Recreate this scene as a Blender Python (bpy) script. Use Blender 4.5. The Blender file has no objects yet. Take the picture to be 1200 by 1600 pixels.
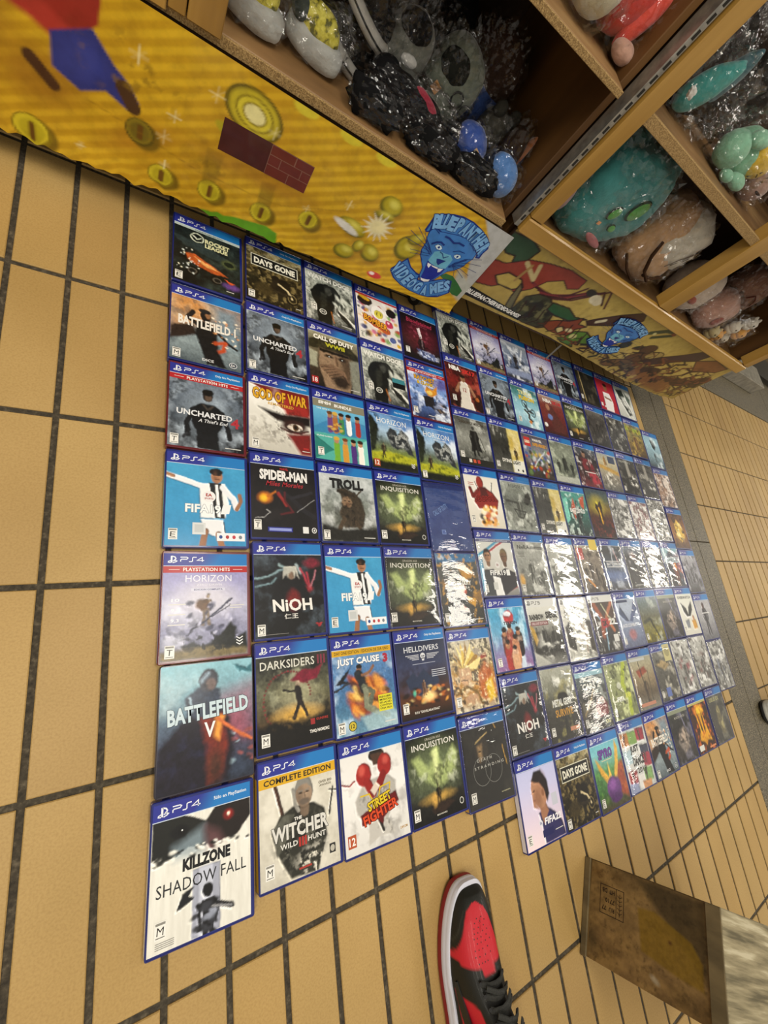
import bpy, bmesh, math, random
import numpy as np
from mathutils import Vector, Matrix, noise

# ------------------------------------------------------------------ camera, world, lights, exposure
SC = bpy.context.scene
COL = SC.collection
cam_d = bpy.data.cameras.new('camera'); cam = bpy.data.objects.new('camera', cam_d); COL.objects.link(cam)
cam_d.sensor_fit = 'HORIZONTAL'; cam_d.sensor_width = 36.0
cam_d.lens = 660.85 / 1200 * 36.0
cam_d.clip_start = 0.02; cam_d.clip_end = 60
Rm = Matrix(((0.83694, -0.073288, -0.542365), (-0.100941, 0.953322, -0.284584), (0.537905, 0.292927, 0.790476)))
cam.matrix_world = Matrix.Translation((-0.14147, -0.26116, 0.75304)) @ Rm.to_4x4()
SC.camera = cam

world = bpy.data.worlds.new('world'); SC.world = world; world.use_nodes = True
bg = world.node_tree.nodes['Background']
bg.inputs[0].default_value = (1.0, 0.90, 0.76, 1); bg.inputs[1].default_value = 0.50

def area(name, loc, target, sx, sy, power, color):
    d = bpy.data.lights.new(name, 'AREA'); d.shape = 'RECTANGLE'; d.size = sx; d.size_y = sy
    d.energy = power; d.color = color
    o = bpy.data.objects.new(name, d); COL.objects.link(o); o.location = loc
    o.rotation_euler = (Vector(target) - Vector(loc)).to_track_quat('-Z', 'Y').to_euler()
    return o
# fluorescent tube lamps of the shopping passage, all on the ceiling at 2.6 m and facing down; those at the left added to brighten the floor there
LC = (1.0, 0.94, 0.83)
for i, (lx, ly, ln, pw) in enumerate(((0.35, 0.0, 1.2, 26), (2.9, -0.2, 1.2, 18), (4.9, 0.1, 1.2, 28), (4.9, -1.6, 1.2, 12),
                                      (7.2, 0.3, 1.2, 36), (10.0, 0.4, 1.2, 26), (1.4, -2.9, 1.2, 14), (-1.3, -0.7, 1.2, 30), (-1.5, -3.2, 1.2, 14), (-3.4, -0.6, 1.2, 28))):
    area('ceiling_lamp', (lx, ly, 2.6), (lx, ly, 0), 0.30, ln, pw, LC)

SC.view_settings.view_transform = 'Standard'; SC.view_settings.look = 'None'
SC.view_settings.exposure = -0.07; SC.view_settings.gamma = 1.0
SC.view_settings.use_curve_mapping = False

# ------------------------------------------------------------------ helpers
def lin(h):
    if not isinstance(h, str): return tuple(h)
    h = h.lstrip('#')
    if len(h) == 3: h = ''.join(c * 2 for c in h)
    r = [int(h[i:i + 2], 16) / 255 for i in (0, 2, 4)]
    return tuple(c / 12.92 if c <= 0.04045 else ((c + 0.055) / 1.055) ** 2.4 for c in r)
def rgba(h): return lin(h) + (1.0,)

def nodemat(name):
    m = bpy.data.materials.new(name); m.use_nodes = True
    nt = m.node_tree; return m, nt, nt.nodes['Principled BSDF']
def add(nt, t, **kw):
    n = nt.nodes.new(t)
    for k, v in kw.items(): setattr(n, k, v)
    return n
def noise_tex(nt, scale, detail=4, rough=0.55, obj=True, vec_scale=None):
    tc = add(nt, 'ShaderNodeTexCoord'); mp = add(nt, 'ShaderNodeMapping'); n = add(nt, 'ShaderNodeTexNoise')
    nt.links.new(tc.outputs['Object'], mp.inputs['Vector']); nt.links.new(mp.outputs[0], n.inputs['Vector'])
    if vec_scale: mp.inputs['Scale'].default_value = vec_scale
    n.inputs['Scale'].default_value = scale; n.inputs['Detail'].default_value = detail; n.inputs['Roughness'].default_value = rough
    return n, mp
def ramp(nt, src, stops):
    r = add(nt, 'ShaderNodeValToRGB'); cr = r.color_ramp
    while len(cr.elements) < len(stops): cr.elements.new(0.5)
    for e, (p, c) in zip(cr.elements, stops): e.position = p; e.color = rgba(c)
    nt.links.new(src, r.inputs[0]); return r
def bump(nt, b, src, strength, dist=0.002):
    bp = add(nt, 'ShaderNodeBump'); bp.inputs['Strength'].default_value = strength; bp.inputs['Distance'].default_value = dist
    nt.links.new(src, bp.inputs['Height']); nt.links.new(bp.outputs[0], b.inputs['Normal'])
def mat_noise(name, stops, scale, rough=0.6, bs=0.2, detail=5, vec_scale=None, spec=0.5, sheen=0, coat=0, metal=0, dist=0.002, bscale=None):
    m, nt, b = nodemat(name)
    n, _ = noise_tex(nt, scale, detail, vec_scale=vec_scale)
    r = ramp(nt, n.outputs['Fac'], stops); nt.links.new(r.outputs[0], b.inputs['Base Color'])
    b.inputs['Roughness'].default_value = rough; b.inputs['Specular IOR Level'].default_value = spec
    b.inputs['Metallic'].default_value = metal
    if sheen: b.inputs['Sheen Weight'].default_value = sheen
    if coat: b.inputs['Coat Weight'].default_value = coat; b.inputs['Coat Roughness'].default_value = 0.08
    if bs:
        src = n
        if bscale: src, _ = noise_tex(nt, bscale, 4)
        bump(nt, b, src.outputs['Fac'], bs, dist)
    return m
def shade(c, f):
    c = lin(c); g = [min(1, x * f) for x in c]
    return '#' + ''.join('%02x' % int(round(255 * ((x * 12.92) if x <= 0.0031308 else 1.055 * x ** (1 / 2.4) - 0.055))) for x in g)
def mat_plain(name, c, rough=0.6, var=0.12, scale=40, **kw):
    return mat_noise(name, [(0.3, shade(c, 1 - var)), (0.7, shade(c, 1 + var))], scale, rough, **kw)

def obj(name, me, mat=None, parent=None, loc=None, rot=None):
    if isinstance(me, bmesh.types.BMesh):
        bm = me; me = bpy.data.meshes.new(name); bm.to_mesh(me); bm.free()
    o = bpy.data.objects.new(name, me); COL.objects.link(o)
    if mat is not None and not me.materials:
        for m in (mat if isinstance(mat, (list, tuple)) else [mat]): me.materials.append(m)
    if parent: o.parent = parent
    if loc is not None: o.location = loc
    if rot is not None: o.rotation_euler = rot
    return o
def thing(name, label, cat, loc=(0, 0, 0), rotz=0, group=None):
    o = bpy.data.objects.new(name, None); COL.objects.link(o); o.location = loc; o.rotation_euler = (0, 0, rotz)
    o.empty_display_size = 0.05
    return tag(o, label, cat, group)
def tag(o, label=None, cat=None, group=None, kind=None):
    if label: o['label'] = label
    if cat: o['category'] = cat
    if group: o['group'] = group
    if kind: o['kind'] = kind
    return o
def smooth(o, angle=None):
    me = o.data
    me.polygons.foreach_set('use_smooth', [True] * len(me.polygons))
    if angle is not None:
        me.set_sharp_from_angle(angle=math.radians(angle))
    return o
def bm_box(x0, y0, z0, x1, y1, z1, bev=0.0, seg=1, bm=None):
    own = bm is None
    if own: bm = bmesh.new()
    v = [bm.verts.new(p) for p in ((x0, y0, z0), (x1, y0, z0), (x1, y1, z0), (x0, y1, z0), (x0, y0, z1), (x1, y0, z1), (x1, y1, z1), (x0, y1, z1))]
    fs = [bm.faces.new([v[i] for i in f]) for f in ((3, 2, 1, 0), (4, 5, 6, 7), (0, 1, 5, 4), (1, 2, 6, 5), (2, 3, 7, 6), (3, 0, 4, 7))]
    if bev > 0:
        es = list({e for f in fs for e in f.edges})
        bmesh.ops.bevel(bm, geom=es, offset=bev, segments=seg, affect='EDGES', profile=0.5)
    return bm
def box(name, p0, p1, mat, parent=None, bev=0.0015, seg=1):
    cx = [(a + b) / 2 for a, b in zip(p0, p1)]
    bm = bm_box(*[a - c for a, c in zip(p0, cx)], *[b - c for b, c in zip(p1, cx)], bev, seg)
    return obj(name, bm, mat, parent, cx)
def bm_tube(pts, r, seg=8, bm=None, closed=False, flat=1.0):
    """tube along points; r a number or list; flat squashes it along its local normal"""
    if bm is None: bm = bmesh.new()
    pts = [Vector(p) for p in pts]; n = len(pts); rings = []
    up = Vector((0, 0, 1))
    for i, p in enumerate(pts):
        t = (pts[min(i + 1, n - 1)] - pts[max(i - 1, 0)])
        if t.length < 1e-9: t = Vector((0, 0, 1))
        t.normalize()
        a = t.cross(up)
        if a.length < 0.05: a = t.cross(Vector((1, 0, 0)))
        a.normalize(); b = a.cross(t).normalized()
        rr = r[i] if isinstance(r, (list, tuple)) else r
        rings.append([bm.verts.new(p + a * math.cos(k * 2 * math.pi / seg) * rr + b * math.sin(k * 2 * math.pi / seg) * rr * flat) for k in range(seg)])
    for A, B in zip(rings, rings[1:]):
        for k in range(seg): bm.faces.new((A[k], A[(k + 1) % seg], B[(k + 1) % seg], B[k]))
    bm.faces.new(list(reversed(rings[0]))); bm.faces.new(rings[-1])
    bmesh.ops.recalc_face_normals(bm, faces=bm.faces)
    return bm

# ------------------------------------------------------------------ print engine: flat print as vertex colour on thin sheets
_rs = np.random.RandomState(7)
_LAT = _rs.rand(96, 96)
def vnoise(x, y):
    xi = np.floor(x).astype(int); yi = np.floor(y).astype(int); fx = x - xi; fy = y - yi
    fx = fx * fx * (3 - 2 * fx); fy = fy * fy * (3 - 2 * fy)
    a = _LAT[yi % 96, xi % 96]; b = _LAT[yi % 96, (xi + 1) % 96]; c = _LAT[(yi + 1) % 96, xi % 96]; d = _LAT[(yi + 1) % 96, (xi + 1) % 96]
    return (a * (1 - fx) + b * fx) * (1 - fy) + (c * (1 - fx) + d * fx) * fy
def fbm(x, y, o=4):
    s = 0; a = 0.5; t = 0
    for i in range(o):
        s = s + a * vnoise(x + 13.7 * i, y + 7.3 * i); t += a; x = x * 2.03; y = y * 2.03; a *= 0.55
    return s / t
def sdpoly(X, Y, P):
    P = np.array(P, float).reshape(-1, 2); n = len(P)
    d = np.full(X.shape, 1e9); s = np.ones(X.shape); j = n - 1
    for i in range(n):
        ex, ey = P[j] - P[i]; wx = X - P[i][0]; wy = Y - P[i][1]
        t = np.clip((wx * ex + wy * ey) / max(ex * ex + ey * ey, 1e-12), 0, 1)
        d = np.minimum(d, (wx - ex * t) ** 2 + (wy - ey * t) ** 2)
        c1 = Y >= P[i][1]; c2 = Y < P[j][1]; c3 = ex * wy > ey * wx
        flip = (c1 & c2 & c3) | (~c1 & ~c2 & ~c3); s = np.where(flip, -s, s); j = i
    return s * np.sqrt(d)
def sdline(X, Y, P):
    P = np.array(P, float).reshape(-1, 2); d = np.full(X.shape, 1e9)
    for a, b in zip(P, P[1:]):
        e = b - a; wx = X - a[0]; wy = Y - a[1]
        t = np.clip((wx * e[0] + wy * e[1]) / max(e @ e, 1e-12), 0, 1)
        d = np.minimum(d, (wx - e[0] * t) ** 2 + (wy - e[1] * t) ** 2)
    return np.sqrt(d)

_TC = {}
def text_geo(s, off=0.02, shear=0.0):
    """outline of a string in Blender's built-in font, scaled to the unit square"""
    k = (s, off, shear)
    if k not in _TC:
        c = bpy.data.curves.new('t', 'FONT'); c.body = s; c.resolution_u = 2; c.offset = off; c.shear = shear
        c.space_character = 1.03
        o = bpy.data.objects.new('t', c); COL.objects.link(o)
        me = bpy.data.meshes.new_from_object(o.evaluated_get(bpy.context.evaluated_depsgraph_get()))
        v = np.array([p.co[:2] for p in me.vertices]); f = [list(p.vertices) for p in me.polygons]
        bpy.data.objects.remove(o); bpy.data.curves.remove(c); bpy.data.meshes.remove(me)
        mn = v.min(0); mxx = v.max(0); asp = (mxx[0] - mn[0]) / (mxx[1] - mn[1])
        v = (v - mn) / (mxx - mn); _TC[k] = (v, f, asp)
    return _TC[k]

class Sheet:
    """a printed sheet: (u, v) with u to the right, v down, both in units of the sheet's width"""
    def __init__(s, w, h, nx, x0=0, y0=0):
        s.w, s.h = w, h; s.A = h / w; s.nx = nx; s.ny = max(2, int(round(nx * s.A)))
        s.X, s.Y = np.meshgrid(np.linspace(0, 1, s.nx + 1), np.linspace(0, s.A, s.ny + 1))
        s.C = np.ones(s.X.shape + (3,)); s.px = 1.0 / nx
        s.ov = []; s.oc = []; s.of = []; s.nv = 0; s.layer = 0; s.spine = None
    def mix(s, m, c): 
        c = np.array(lin(c)); s.C += m[..., None] * (c - s.C)
    def cov(s, d, soft): return np.clip(0.5 - d / max(soft, s.px * 0.8), 0, 1)
    def grad(s, cols, y0=0.0, y1=None, horiz=False):
        y1 = s.A if y1 is None else y1
        t = np.clip(((s.X if horiz else s.Y) - y0) / (y1 - y0), 0, 1) * (len(cols) - 1)
        K = np.array([lin(c) for c in cols] + [lin(cols[-1])]); i = np.clip(t.astype(int), 0, len(cols) - 1); f = (t - i)[..., None]
        s.C[:] = K[i] * (1 - f) + K[i + 1] * f
    def noise(s, c, amp, sc, seed=0, lo=0.35, hi=0.7, sx=1.0, region=None):
        n = fbm(s.X * sc * sx + seed * 3.1, s.Y * sc + seed * 5.7)
        m = np.clip((n - lo) / (hi - lo), 0, 1) * amp
        if region is not None:
            cx, cy, rx, ry = region; r = np.sqrt(((s.X - cx) / rx) ** 2 + ((s.Y - cy) / ry) ** 2); m = m * np.clip(2 * (1 - r), 0, 1)
        s.mix(m, c)
    def e(s, cx, cy, rx, ry, c, rot=0, soft=0, a=1.0):
        ca, sa = math.cos(math.radians(rot)), math.sin(math.radians(rot)); x = s.X - cx; y = s.Y - cy
        u = (x * ca + y * sa) / rx; v = (-x * sa + y * ca) / ry; r = np.sqrt(u * u + v * v)
        s.mix(a * s.cov((r - 1) * min(rx, ry), soft), c)
    def p(s, P, c, soft=0, a=1.0): s.mix(a * s.cov(sdpoly(s.X, s.Y, P), soft), c)
    def l(s, P, w, c, soft=0, a=1.0): s.mix(a * s.cov(sdline(s.X, s.Y, P) - w / 2, soft), c)
    def bits(s, seed, n, x0, y0, x1, y1, size, cols, rot=0, el=2.0):
        r = random.Random(seed)
        for i in range(n):
            z = size * r.uniform(0.5, 1.4)
            s.e(r.uniform(x0, x1), r.uniform(y0, y1), z * el, z, r.choice(cols), rot + r.uniform(-30, 30), soft=z * 0.8, a=0.85)
    def fig(s, x, y, h, c, lit=None, lean=0.0, arms=1, cape=None):
        """a generic standing human figure, feet at y"""
        q = h
        L = lambda k: x + lean * k
        if cape: s.p([L(.78) - .10 * q, y - .80 * q, L(.78) + .10 * q, y - .80 * q, x + .26 * q, y - .12 * q, x + .05 * q, y - .2 * q, x - .2 * q, y - .1 * q], cape)
        s.p([x - .02 * q, y - .5 * q, x + .09 * q, y - .5 * q, x + .12 * q, y, x + .05 * q, y], c)
        s.p([x - .09 * q, y - .5 * q, x + .02 * q, y - .5 * q, x - .05 * q, y, x - .12 * q, y], c)
        s.p([L(.8) - .12 * q, y - .82 * q, L(.8) + .12 * q, y - .82 * q, x + .095 * q, y - .46 * q, x - .095 * q, y - .46 * q], c)
        if arms:
            s.l([L(.8) - .11 * q, y - .78 * q, x - .17 * q, y - .6 * q, x - .13 * q, y - .45 * q], .055 * q, c)
            s.l([L(.8) + .11 * q, y - .78 * q, x + .17 * q, y - .6 * q, x + .12 * q, y - .47 * q], .055 * q, c)
        s.e(L(.92), y - .91 * q, .05 * q, .07 * q, c)
        if lit:
            s.e(L(.9) + .015 * q, y - .9 * q, .03 * q, .045 * q, lit, soft=.03 * q, a=.8)
            s.l([L(.8) + .07 * q, y - .8 * q, x + .05 * q, y - .5 * q], .04 * q, lit, soft=.06 * q, a=.55)
            s.l([x + .07 * q, y - .45 * q, x + .09 * q, y - .1 * q], .03 * q, lit, soft=.05 * q, a=.4)
    def head(s, x, y, z, skin, hair, sh='#2a1c14', brow=1):
        """a generic face: skull, hair, eyes, nose, mouth"""
        s.l([x, y + z * .6, x, y + z * 1.3], z * .75, shade(skin, .6), soft=z * .1)
        s.e(x, y - z * .12, z * .78, z * 1.02, hair)
        s.e(x, y + z * .1, z * .68, z * .92, skin, soft=z * .06)
        s.e(x - z * .42, y + z * .25, z * .3, z * .7, sh, soft=z * .6, a=.45)
        s.p([x - z * .72, y - z * .2, x - z * .5, y - z * .95, x + z * .5, y - z * .95, x + z * .72, y - z * .2, x + z * .3, y - z * .55, x - z * .35, y - z * .5], hair, soft=z * .08)
        for k in (-1, 1):
            s.e(x + k * z * .28, y + z * .02, z * .15, z * .07, sh, soft=z * .06, a=.9)
            if brow: s.l([x + k * z * .12, y - z * .1, x + k * z * .45, y - z * .16], z * .07, hair, soft=z * .05)
        s.l([x + z * .04, y + z * .05, x + z * .09, y + z * .34], z * .08, sh, soft=z * .12, a=.5)
        s.l([x - z * .2, y + z * .58, x + z * .2, y + z * .57], z * .07, shade(skin, .35), soft=z * .05)
        s.e(x, y + z * .95, z * .3, z * .12, sh, soft=z * .2, a=.3)
    def finish(s, amp=.014, detail=.5, seed=0):
        """brushwork: uneven edges, fine light and dark marks, a touch more contrast"""
        wx = amp * (fbm(s.X * 11 + seed, s.Y * 11, 3) - .5) * 2.4 + amp * .5 * (fbm(s.X * 33, s.Y * 33 + seed, 2) - .5) * 2
        wy = amp * (fbm(s.X * 11 + 40, s.Y * 11 + seed, 3) - .5) * 2.4 + amp * .5 * (fbm(s.X * 33 + 9, s.Y * 33 + seed, 2) - .5) * 2
        gx = np.clip((s.X + wx) * s.nx, 0, s.nx - 1e-3); gy = np.clip((s.Y + wy) / s.A * s.ny, 0, s.ny - 1e-3)
        ix, iy = gx.astype(int), gy.astype(int); fx, fy = (gx - ix)[..., None], (gy - iy)[..., None]; C = s.C
        C = (C[iy, ix] * (1 - fx) + C[iy, ix + 1] * fx) * (1 - fy) + (C[iy + 1, ix] * (1 - fx) + C[iy + 1, ix + 1] * fx) * fy
        n1 = fbm(s.X * 20 + seed * 2, s.Y * 20, 3) - .5; n2 = fbm(s.X * 46, s.Y * 46 + seed, 2) - .5
        wt = np.clip(1.1 - 1.25 * C.mean(-1) ** .45, .06, 1); C = C * np.clip(1 + detail * wt * (n1 * 2.2 + n2 * 1.6), .25, 2.2)[..., None]
        L = C.mean(-1) ** .5; d = L - np.roll(np.roll(L, 1, 0), -1, 1); d[0] = 0; d[:, -1] = 0
        C = C * np.clip(1 + 1.6 * d, .5, 1.8)[..., None]
        s.C = np.clip(C * (.33 + .88 * (C.mean(-1, keepdims=True) ** .35)), 0, 1)
    # crisp overlays (their own faces, lying a hair above the sheet)
    def geo(s, v, f, c, lift=1):
        v = np.asarray(v, float); s.ov.append(np.column_stack([v, np.full(len(v), lift)])); s.oc.append(np.tile(lin(c), (len(v), 1)))
        s.of += [[i + s.nv for i in q] for q in f]; s.nv += len(v)
    def rect(s, x0, y0, x1, y1, c, lift=1): s.geo([(x0, y1), (x1, y1), (x1, y0), (x0, y0)], [[0, 1, 2, 3]], c, lift)
    def poly(s, P, c, lift=1):
        P = np.array(P, float).reshape(-1, 2); a = np.sum(P[:, 0] * np.roll(P[:, 1], -1) - P[:, 1] * np.roll(P[:, 0], -1))
        if a > 0: P = P[::-1]
        s.geo(P, [list(range(len(P)))], c, lift)
    def stroke(s, P, w, c, lift=1):
        P = [Vector(p) for p in np.array(P, float).reshape(-1, 2)]; n = len(P); L = []; Rr = []
        for i in range(n):
            t1 = (P[i] - P[i - 1]).normalized() if i else (P[1] - P[0]).normalized()
            t2 = (P[i + 1] - P[i]).normalized() if i < n - 1 else t1
            t = (t1 + t2)
            t = t.normalized() if t.length > 1e-6 else t1
            nn = Vector((-t.y, t.x)); k = w / 2 / max(0.45, nn.dot(Vector((-t1.y, t1.x))))
            ww = k
            L.append(P[i] + nn * ww); Rr.append(P[i] - nn * ww)
        v = [tuple(p) for p in L + Rr]
        s.geo(v, [[i, i + 1, n + i + 1, n + i] for i in range(n - 1)], c, lift)
    def disc(s, cx, cy, rx, ry, c, n=20, lift=1, rot=0):
        ca, sa = math.cos(math.radians(rot)), math.sin(math.radians(rot))
        s.poly([(cx + rx * math.cos(a) * ca - ry * math.sin(a) * sa, cy + rx * math.cos(a) * sa + ry * math.sin(a) * ca) for a in [2 * math.pi * k / n for k in range(n)]], c, lift)
    def t(s, txt, x0, y0, x1, y1, c, rot=0, off=0.02, shear=0.0, lift=2):
        if not txt: return
        v, f, asp = text_geo(txt, off, shear); cx, cy = (x0 + x1) / 2, (y0 + y1) / 2
        w, h = x1 - x0, y1 - y0; a = math.radians(rot)
        X = (v[:, 0] - .5) * w; Yy = -(v[:, 1] - .5) * h
        s.geo(np.column_stack([cx + X * math.cos(a) + Yy * math.sin(a), cy - X * math.sin(a) + Yy * math.cos(a)]), f, c, lift)
    def arc_text(s, txt, cx, cy, r, a0, a1, h, wd, c, inward=False, off=0.03, lift=2):
        """letters set one by one along an arc; angles in degrees, clockwise from the right"""
        n = len(txt)
        for i, ch in enumerate(txt):
            if ch == ' ': continue
            a = math.radians(a0 + (a1 - a0) * (i + .5) / n)
            px, py = cx + r * math.cos(a), cy + r * math.sin(a)
            v, f, asp = text_geo(ch, off)
            wch = wd * (0.45 if ch == 'I' else 1)
            ux, uy = (-math.sin(a), math.cos(a)) if not inward else (math.sin(a), -math.cos(a))
            ox, oy = (math.cos(a), math.sin(a)) if not inward else (-math.cos(a), -math.sin(a))
            X = (v[:, 0] - .5) * wch; Yy = (v[:, 1] - .5) * h
            s.geo(np.column_stack([px + X * ux + Yy * ox, py + X * uy + Yy * oy]), f, c, lift)
    def mesh(s, name, mat, lift=0.00012, place=None, wave=None):
        """sheet in its own plane: x right, y up, origin at its centre, facing +z; extra (spine) quads may follow"""
        nx, ny = s.nx + 1, s.ny + 1; n0 = nx * ny
        xy = np.column_stack([(s.X.ravel() - .5) * s.w, (s.A / 2 - s.Y.ravel()) * s.w, np.zeros(n0)])
        if wave is not None: xy[:, 2] += wave(s.X.ravel(), s.Y.ravel())
        idx = np.arange(n0).reshape(ny, nx)
        q = np.stack([idx[1:, :-1], idx[1:, 1:], idx[:-1, 1:], idx[:-1, :-1]], -1).reshape(-1, 4)
        V = [xy]; Cc = [s.C.reshape(-1, 3)]
        if s.ov:
            o = np.vstack(s.ov); z = o[:, 2] * lift
            if wave is not None: z = z + wave(o[:, 0], o[:, 1])
            V.append(np.column_stack([(o[:, 0] - .5) * s.w, (s.A / 2 - o[:, 1]) * s.w, z])); Cc.append(np.vstack(s.oc))
        faces_o = [[i + n0 for i in f] for f in s.of]
        nn = n0 + s.nv
        if s.spine:
            sv, sf, sc = s.spine; V.append(np.array(sv, float)); Cc.append(np.array(sc, float)); faces_o += [[i + nn for i in f] for f in sf]
        V = np.vstack(V); Cc = np.vstack(Cc)
        if place is not None: V = place(V)
        me = bpy.data.meshes.new(name)
        nl = q.size + sum(map(len, faces_o)); npz = len(q) + len(faces_o)
        me.vertices.add(len(V)); me.vertices.foreach_set('co', V.astype(np.float32).ravel())
        me.loops.add(nl); me.polygons.add(npz)
        lv = np.concatenate([q.ravel(), np.array([i for f in faces_o for i in f], dtype=np.int64)]) if faces_o else q.ravel()
        tot = np.concatenate([np.full(len(q), 4), np.array([len(f) for f in faces_o], dtype=int)]) if faces_o else np.full(len(q), 4)
        me.loops.foreach_set('vertex_index', lv.astype(np.int32))
        me.polygons.foreach_set('loop_start', (np.cumsum(tot) - tot).astype(np.int32))
        me.polygons.foreach_set('loop_total', tot.astype(np.int32))
        me.update(calc_edges=True); me.validate()
        at = me.color_attributes.new('Print', 'FLOAT_COLOR', 'POINT')
        buf = np.ones((len(V), 4), np.float32); buf[:, :3] = np.clip(Cc, 0, 1)
        at.data.foreach_set('color', buf.ravel())
        me.materials.append(mat); return me

def print_mat(name, rough=0.35, coat=0.5, bstr=0.05, bsc=60, grain=0.0, coat_rough=0.08):
    m, nt, b = nodemat(name)
    a = add(nt, 'ShaderNodeAttribute', attribute_name='Print')
    n, _ = noise_tex(nt, bsc, 3)
    if grain:
        mx = add(nt, 'ShaderNodeMix', data_type='RGBA', blend_type='MULTIPLY'); mx.inputs[0].default_value = grain
        r = ramp(nt, n.outputs['Fac'], [(0.3, '#8a8070'), (0.6, '#ffffff')])
        nt.links.new(a.outputs['Color'], mx.inputs[6]); nt.links.new(r.outputs[0], mx.inputs[7]); nt.links.new(mx.outputs[2], b.inputs['Base Color'])
    else: nt.links.new(a.outputs['Color'], b.inputs['Base Color'])
    b.inputs['Roughness'].default_value = rough; b.inputs['Coat Weight'].default_value = coat; b.inputs['Coat Roughness'].default_value = coat_rough; b.inputs['Specular IOR Level'].default_value = .3
    if bstr: bump(nt, b, n.outputs['Fac'], bstr, 0.001)
    return m
def film_mat(name, bstr=0.6, bsc=90, amount=0.16, vec_scale=(1, 1, 1), tint='#ffffff', rough=0.06):
    """clear plastic film: mostly see-through, glossy where it faces the lamps"""
    m = bpy.data.materials.new(name); m.use_nodes = True; nt = m.node_tree; nt.nodes.clear()
    out = add(nt, 'ShaderNodeOutputMaterial'); tr = add(nt, 'ShaderNodeBsdfTransparent'); gl = add(nt, 'ShaderNodeBsdfGlossy'); mx = add(nt, 'ShaderNodeMixShader')
    tr.inputs[0].default_value = rgba(tint); gl.inputs['Roughness'].default_value = rough
    lw = add(nt, 'ShaderNodeLayerWeight'); lw.inputs['Blend'].default_value = 0.35
    ma = add(nt, 'ShaderNodeMath', operation='MULTIPLY_ADD'); ma.inputs[1].default_value = 0.22; ma.inputs[2].default_value = amount * .5
    n, _ = noise_tex(nt, bsc, 3, vec_scale=vec_scale)
    bp = add(nt, 'ShaderNodeBump'); bp.inputs['Strength'].default_value = bstr; bp.inputs['Distance'].default_value = 0.004
    nt.links.new(n.outputs['Fac'], bp.inputs['Height']); nt.links.new(bp.outputs[0], gl.inputs['Normal']); nt.links.new(bp.outputs[0], lw.inputs['Normal'])
    nt.links.new(lw.outputs['Facing'], ma.inputs[0]); nt.links.new(ma.outputs[0], mx.inputs[0])
    nt.links.new(tr.outputs[0], mx.inputs[1]); nt.links.new(gl.outputs[0], mx.inputs[2]); nt.links.new(mx.outputs[0], out.inputs[0])
    return m

# ------------------------------------------------------------------ floor
def tile_material():
    m, nt, b = nodemat('glazed_tan_tile')
    g = add(nt, 'ShaderNodeNewGeometry'); oi = add(nt, 'ShaderNodeObjectInfo')
    mp = add(nt, 'ShaderNodeMapping'); nt.links.new(g.outputs['Position'], mp.inputs['Vector'])
    n1 = add(nt, 'ShaderNodeTexNoise'); n1.inputs['Scale'].default_value = 4; n1.inputs['Detail'].default_value = 6
    n2 = add(nt, 'ShaderNodeTexNoise'); n2.inputs['Scale'].default_value = 350; n2.inputs['Detail'].default_value = 2
    n3 = add(nt, 'ShaderNodeTexNoise'); n3.inputs['Scale'].default_value = 1.6; n3.inputs['Detail'].default_value = 3
    for n in (n1, n2, n3): nt.links.new(mp.outputs[0], n.inputs['Vector'])
    r1 = ramp(nt, n1.outputs['Fac'], [(0.25, '#b0955c'), (0.5, '#ba9e65'), (0.75, '#c3a76e')])
    r3 = ramp(nt, n3.outputs['Fac'], [(0.35, '#ece4d4'), (0.65, '#ffffff')])
    mx = add(nt, 'ShaderNodeMix', data_type='RGBA', blend_type='MULTIPLY'); mx.inputs[0].default_value = 0.6
    nt.links.new(r1.outputs[0], mx.inputs[6]); nt.links.new(r3.outputs[0], mx.inputs[7])
    r2 = ramp(nt, n2.outputs['Fac'], [(0.3, '#d0c2aa'), (0.6, '#ffffff')])
    mx2 = add(nt, 'ShaderNodeMix', data_type='RGBA', blend_type='MULTIPLY'); mx2.inputs[0].default_value = 0.35
    nt.links.new(mx.outputs[2], mx2.inputs[6]); nt.links.new(r2.outputs[0], mx2.inputs[7])
    # each tile a slightly different firing
    r4 = ramp(nt, oi.outputs['Random'], [(0.0, '#f2eae0'), (0.5, '#fffaf2'), (1.0, '#fbf2e0')])
    mx3 = add(nt, 'ShaderNodeMix', data_type='RGBA', blend_type='MULTIPLY'); mx3.inputs[0].default_value = 1.0
    nt.links.new(mx2.outputs[2], mx3.inputs[6]); nt.links.new(r4.outputs[0], mx3.inputs[7])
    nt.links.new(mx3.outputs[2], b.inputs['Base Color'])
    b.inputs['Roughness'].default_value = 0.55
    bump(nt, b, n2.outputs['Fac'], 0.12, 0.001)
    return m
M_TILE = tile_material()
M_GROUT = mat_noise('dark_grout', [(0.3, '#2c261c'), (0.55, '#453d2f'), (0.75, '#675d4b')], 160, 0.9, 0.6, dist=0.003)
M_GRAN = mat_noise('speckled_granite', [(0.36, '#2e291c'), (0.47, '#544c3a'), (0.56, '#6f654e'), (0.68, '#94896c')], 230, 0.5, 0.08, detail=8)

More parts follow.
